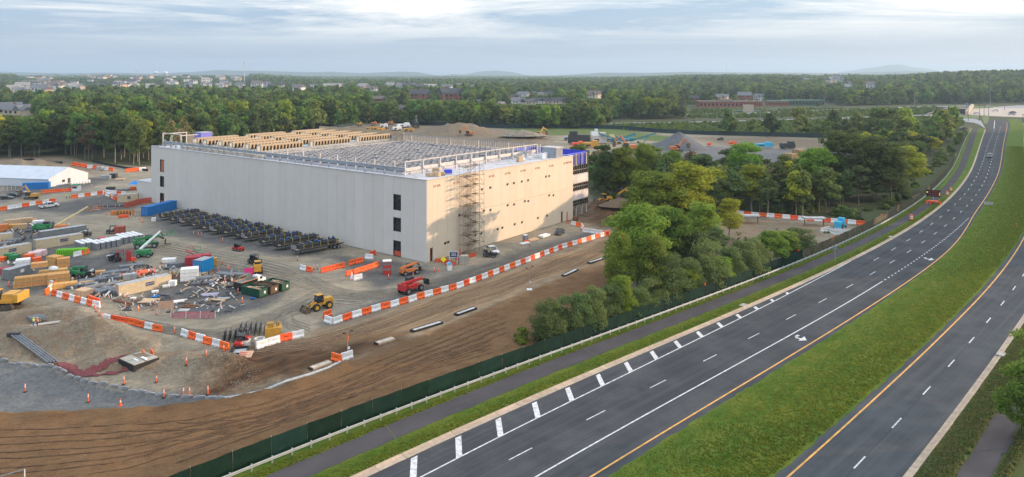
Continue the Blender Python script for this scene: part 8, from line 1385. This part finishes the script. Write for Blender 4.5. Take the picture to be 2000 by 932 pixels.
# ------------------------------------------------------------ small relief: grass tufts, clods and stones
def scatter_mesh(name, X, Y, Z0, size, mat, kind, flat=.5, tri=3, seed=3):
    r = np.random.RandomState(seed); n = len(X); V = []; a = r.uniform(0, 6.28, n); s = size * r.uniform(.5, 1.4, n)
    if kind == "tuft":
        P_ = []
        for k in range(tri):
            b_ = a + k * 2.1; dx, dy = np.cos(b_) * s * .55, np.sin(b_) * s * .55; lx_, ly_ = r.normal(0, .35, n) * s, r.normal(0, .35, n) * s
            P_.append(np.stack([np.c_[X - dx, Y - dy, Z0], np.c_[X + dx, Y + dy, Z0], np.c_[X + lx_, Y + ly_, Z0 + s * flat * r.uniform(.6, 1.2, n)]], 1))
        V = np.concatenate(P_).reshape(-1, 3); Fq = np.arange(len(V)).reshape(-1, 3)
    else:
        o = np.array([[1, 0, 0], [0, 1, 0], [-1, 0, 0], [0, -1, 0], [0, 0, 1.]]); V = []; ca, sa = np.cos(a), np.sin(a)
        for q in o: px, py = q[0] * s * (.6 + .4 * r.rand(n)), q[1] * s * (.5 + .4 * r.rand(n)); V.append(np.c_[X + px * ca - py * sa, Y + px * sa + py * ca, Z0 + q[2] * s * flat * (.6 + .6 * r.rand(n)) - .02])
        V = np.stack(V, 1).reshape(-1, 3); base = np.arange(n)[:, None] * 5; Fq = np.concatenate([base + np.array(t_) for t_ in ((0, 1, 4), (1, 2, 4), (2, 3, 4), (3, 0, 4))])
    return tag(link(name, np_mesh(name, V, Fq), None, [mat]), kind="stuff")
TUFT = leafmat("grass_tufts", (.115, .20, .02), (.27, .27, .04), 0); TUFTD = leafmat("dry_grass_tufts", (.08, .14, .035), (.20, .18, .07), 0)
def along(n, ka, kb, s0, s1, z, mat, name, size, seed, ins=.12):
    r = np.random.RandomState(seed); u = r.rand(n); s = s0 + (s1 - s0) * (u ** 1.7); t_ = r.rand(n); d = off(ka, s) + ins + (off(kb, s) - off(ka, s) - 2 * ins) * t_; x, y = road(s, d); zz = z(s, t_, x, y) if callable(z) else np.full(n, z); scatter_mesh(name, x, y, zz, size, mat, "tuft", .8, 3, seed)
along(70000, 'roadR', 'BL', -5, 420, lambda s, t, x, y: .05 + .06 * np.sin(math.pi * np.clip(t, .02, .98)) ** .4 + .10 * vnoise(x, y, 2.5, 3) + .02, TUFT, "grass", .17, 1, -.1)
along(16000, 'pathR', 'curbO', -5, 220, .11, TUFT, "grass", .15, 2); along(11000, 'rail', 'pathL', -5, 220, .11, TUFT, "grass", .16, 3, .05); along(16000, 'cBO', 'pBL', -5, 120, .11, TUFTD, "grass", .26, 4); along(5000, 'pBR', 'railB', -5, 100, .11, TUFTD, "grass", .35, 5)
def on_poly(poly, n, seed, fn=None):
    r = np.random.RandomState(seed); q = np.asarray(poly); x0, y0 = q.min(0); x1, y1 = q.max(0); x1, y0, y1, x0 = min(x1, 80), max(y0, 55), min(y1, 180), max(x0, -110); x, y = r.uniform(x0, x1, n), r.uniform(y0, y1, n); ok = (sdf(q, x, y) > .2) & (np.abs(x / y) < .8)
    return x[ok], y[ok]
x, y = on_poly(BROWN, 60000, 6); m_ = vnoise(x, y, 4, 50) + .4 * vnoise(x, y, 1.2, 51) > .12; x, y = x[m_], y[m_]; scatter_mesh("clods", x, y, H(x, y), .09, M("earth_clods", (.15, .092, .05), .95, var=.3, scale=1, rgb2=(.10, .06, .035)), "clod", .6)
LOT = Pn([(-60, 600), (90, 600), (200, 640), (310, 665), (480, 700), (600, 690), (620, 725), (560, 745), (450, 765), (300, 758), (150, 730), (0, 690)]); x, y = on_poly(LOT, 60000, 7); m_ = vnoise(x, y, 5, 52) > -.05; x, y = x[m_], y[m_]; scatter_mesh("stones", x, y, H(x, y), .065, M("pale_stones", (.33, .29, .23), .95, var=.3, scale=1, rgb2=(.22, .19, .15)), "clod", .7)
# wheel ruts pressed into the earth and gravel
def ruts(pix, mat, gauge=1.5, wd=.30):
    q = [at(*p) for p in pix]; pts = []
    for i in range(len(q) - 1):
        p0, p1, p2, p3 = q[max(i - 1, 0)], q[i], q[i + 1], q[min(i + 2, len(q) - 1)]
        for k in range(10): t_ = k / 10; pts.append(.5 * (2 * p1 + (p2 - p0) * t_ + (2 * p0 - 5 * p1 + 4 * p2 - p3) * t_ ** 2 + (3 * p1 - p0 - 3 * p2 + p3) * t_ ** 3))
    for s_ in (-1, 1):
        L = []
        for i in range(1, len(pts) - 1):
            d = (pts[i + 1] - pts[i - 1]); d.z = 0; d.normalize(); nn = Vector((-d.y, d.x, 0)); c = pts[i] + nn * (s_ * gauge / 2 + r5.uniform(-.04, .04)); w2 = wd * r5.uniform(.25, .42); a_, b_ = c - nn * w2, c + nn * w2; L.append(((a_.x, a_.y, hz(a_.x, a_.y) + .045), (b_.x, b_.y, hz(b_.x, b_.y) + .045)))
        for i in range(len(L) - 1):
            if r5.random() < .975: RUT[mat].face([L[i][0], L[i][1], L[i + 1][1], L[i + 1][0]])
r5 = random.Random(9); RUT = {'d': MB(), 'g': MB(), 't': MB()}
for k in range(0, 7, 2): ruts([(-40, 850 + k * 14), (200, 838 + k * 13), (400, 822 + k * 6), (620, 760 + k * 5), (840, 672 + k * 5), (1000, 610 + k * 5)], 'd', 1.6, .26)
for k in range(4): ruts([(330, 900 - k * 22), (480, 850 - k * 8), (600, 800 - k * 4), (760, 740), (980, 650 + k * 9)], 'd', 1.6, .24)
for k in range(5): ruts([(480, 676 + k * 5), (610, 664 + k * 3), (740, 628 + k * 4), (900, 577 + k * 4), (1080, 514 + k * 4), (1200, 472 + k * 3)], 't', 1.5, .26)
for k in range(6): ruts([(640 - k * 8, 560 + k * 8), (560 - k * 6, 600 + k * 6), (440, 645 + k * 3), (330, 640 + k * 2), (210, 612 + k * 3)], 'g', 1.5, .24)
for k in range(6): ruts([(300, 470 + k * 4), (420, 492 + k * 5), (560, 522 + k * 5), (700, 572 + k * 2), (900, 535 + k * 2), (1100, 470 + k)], 'g', 1.5, .22)
for k in range(3): ruts([(600, 640 + k * 6), (560, 620 + k * 3), (600, 590), (660, 580 + k * 5), (720, 590 + k * 3)], 'g', 1.5, .22)
for k_, m_ in (('d', M("rut_soil", (.122, .066, .031), .95, var=.35, scale=1.5)), ('t', M("rut_tan_soil", (.19, .125, .072), .95, var=.4, scale=1.5)), ('g', M("rut_gravel", (.21, .185, .145), .95, var=.3, scale=1.5))): tag(RUT[k_].build("wheel_ruts", m_), kind="stuff")
# weeds and bushes along the fence foot and gaps
r5 = random.Random(9)
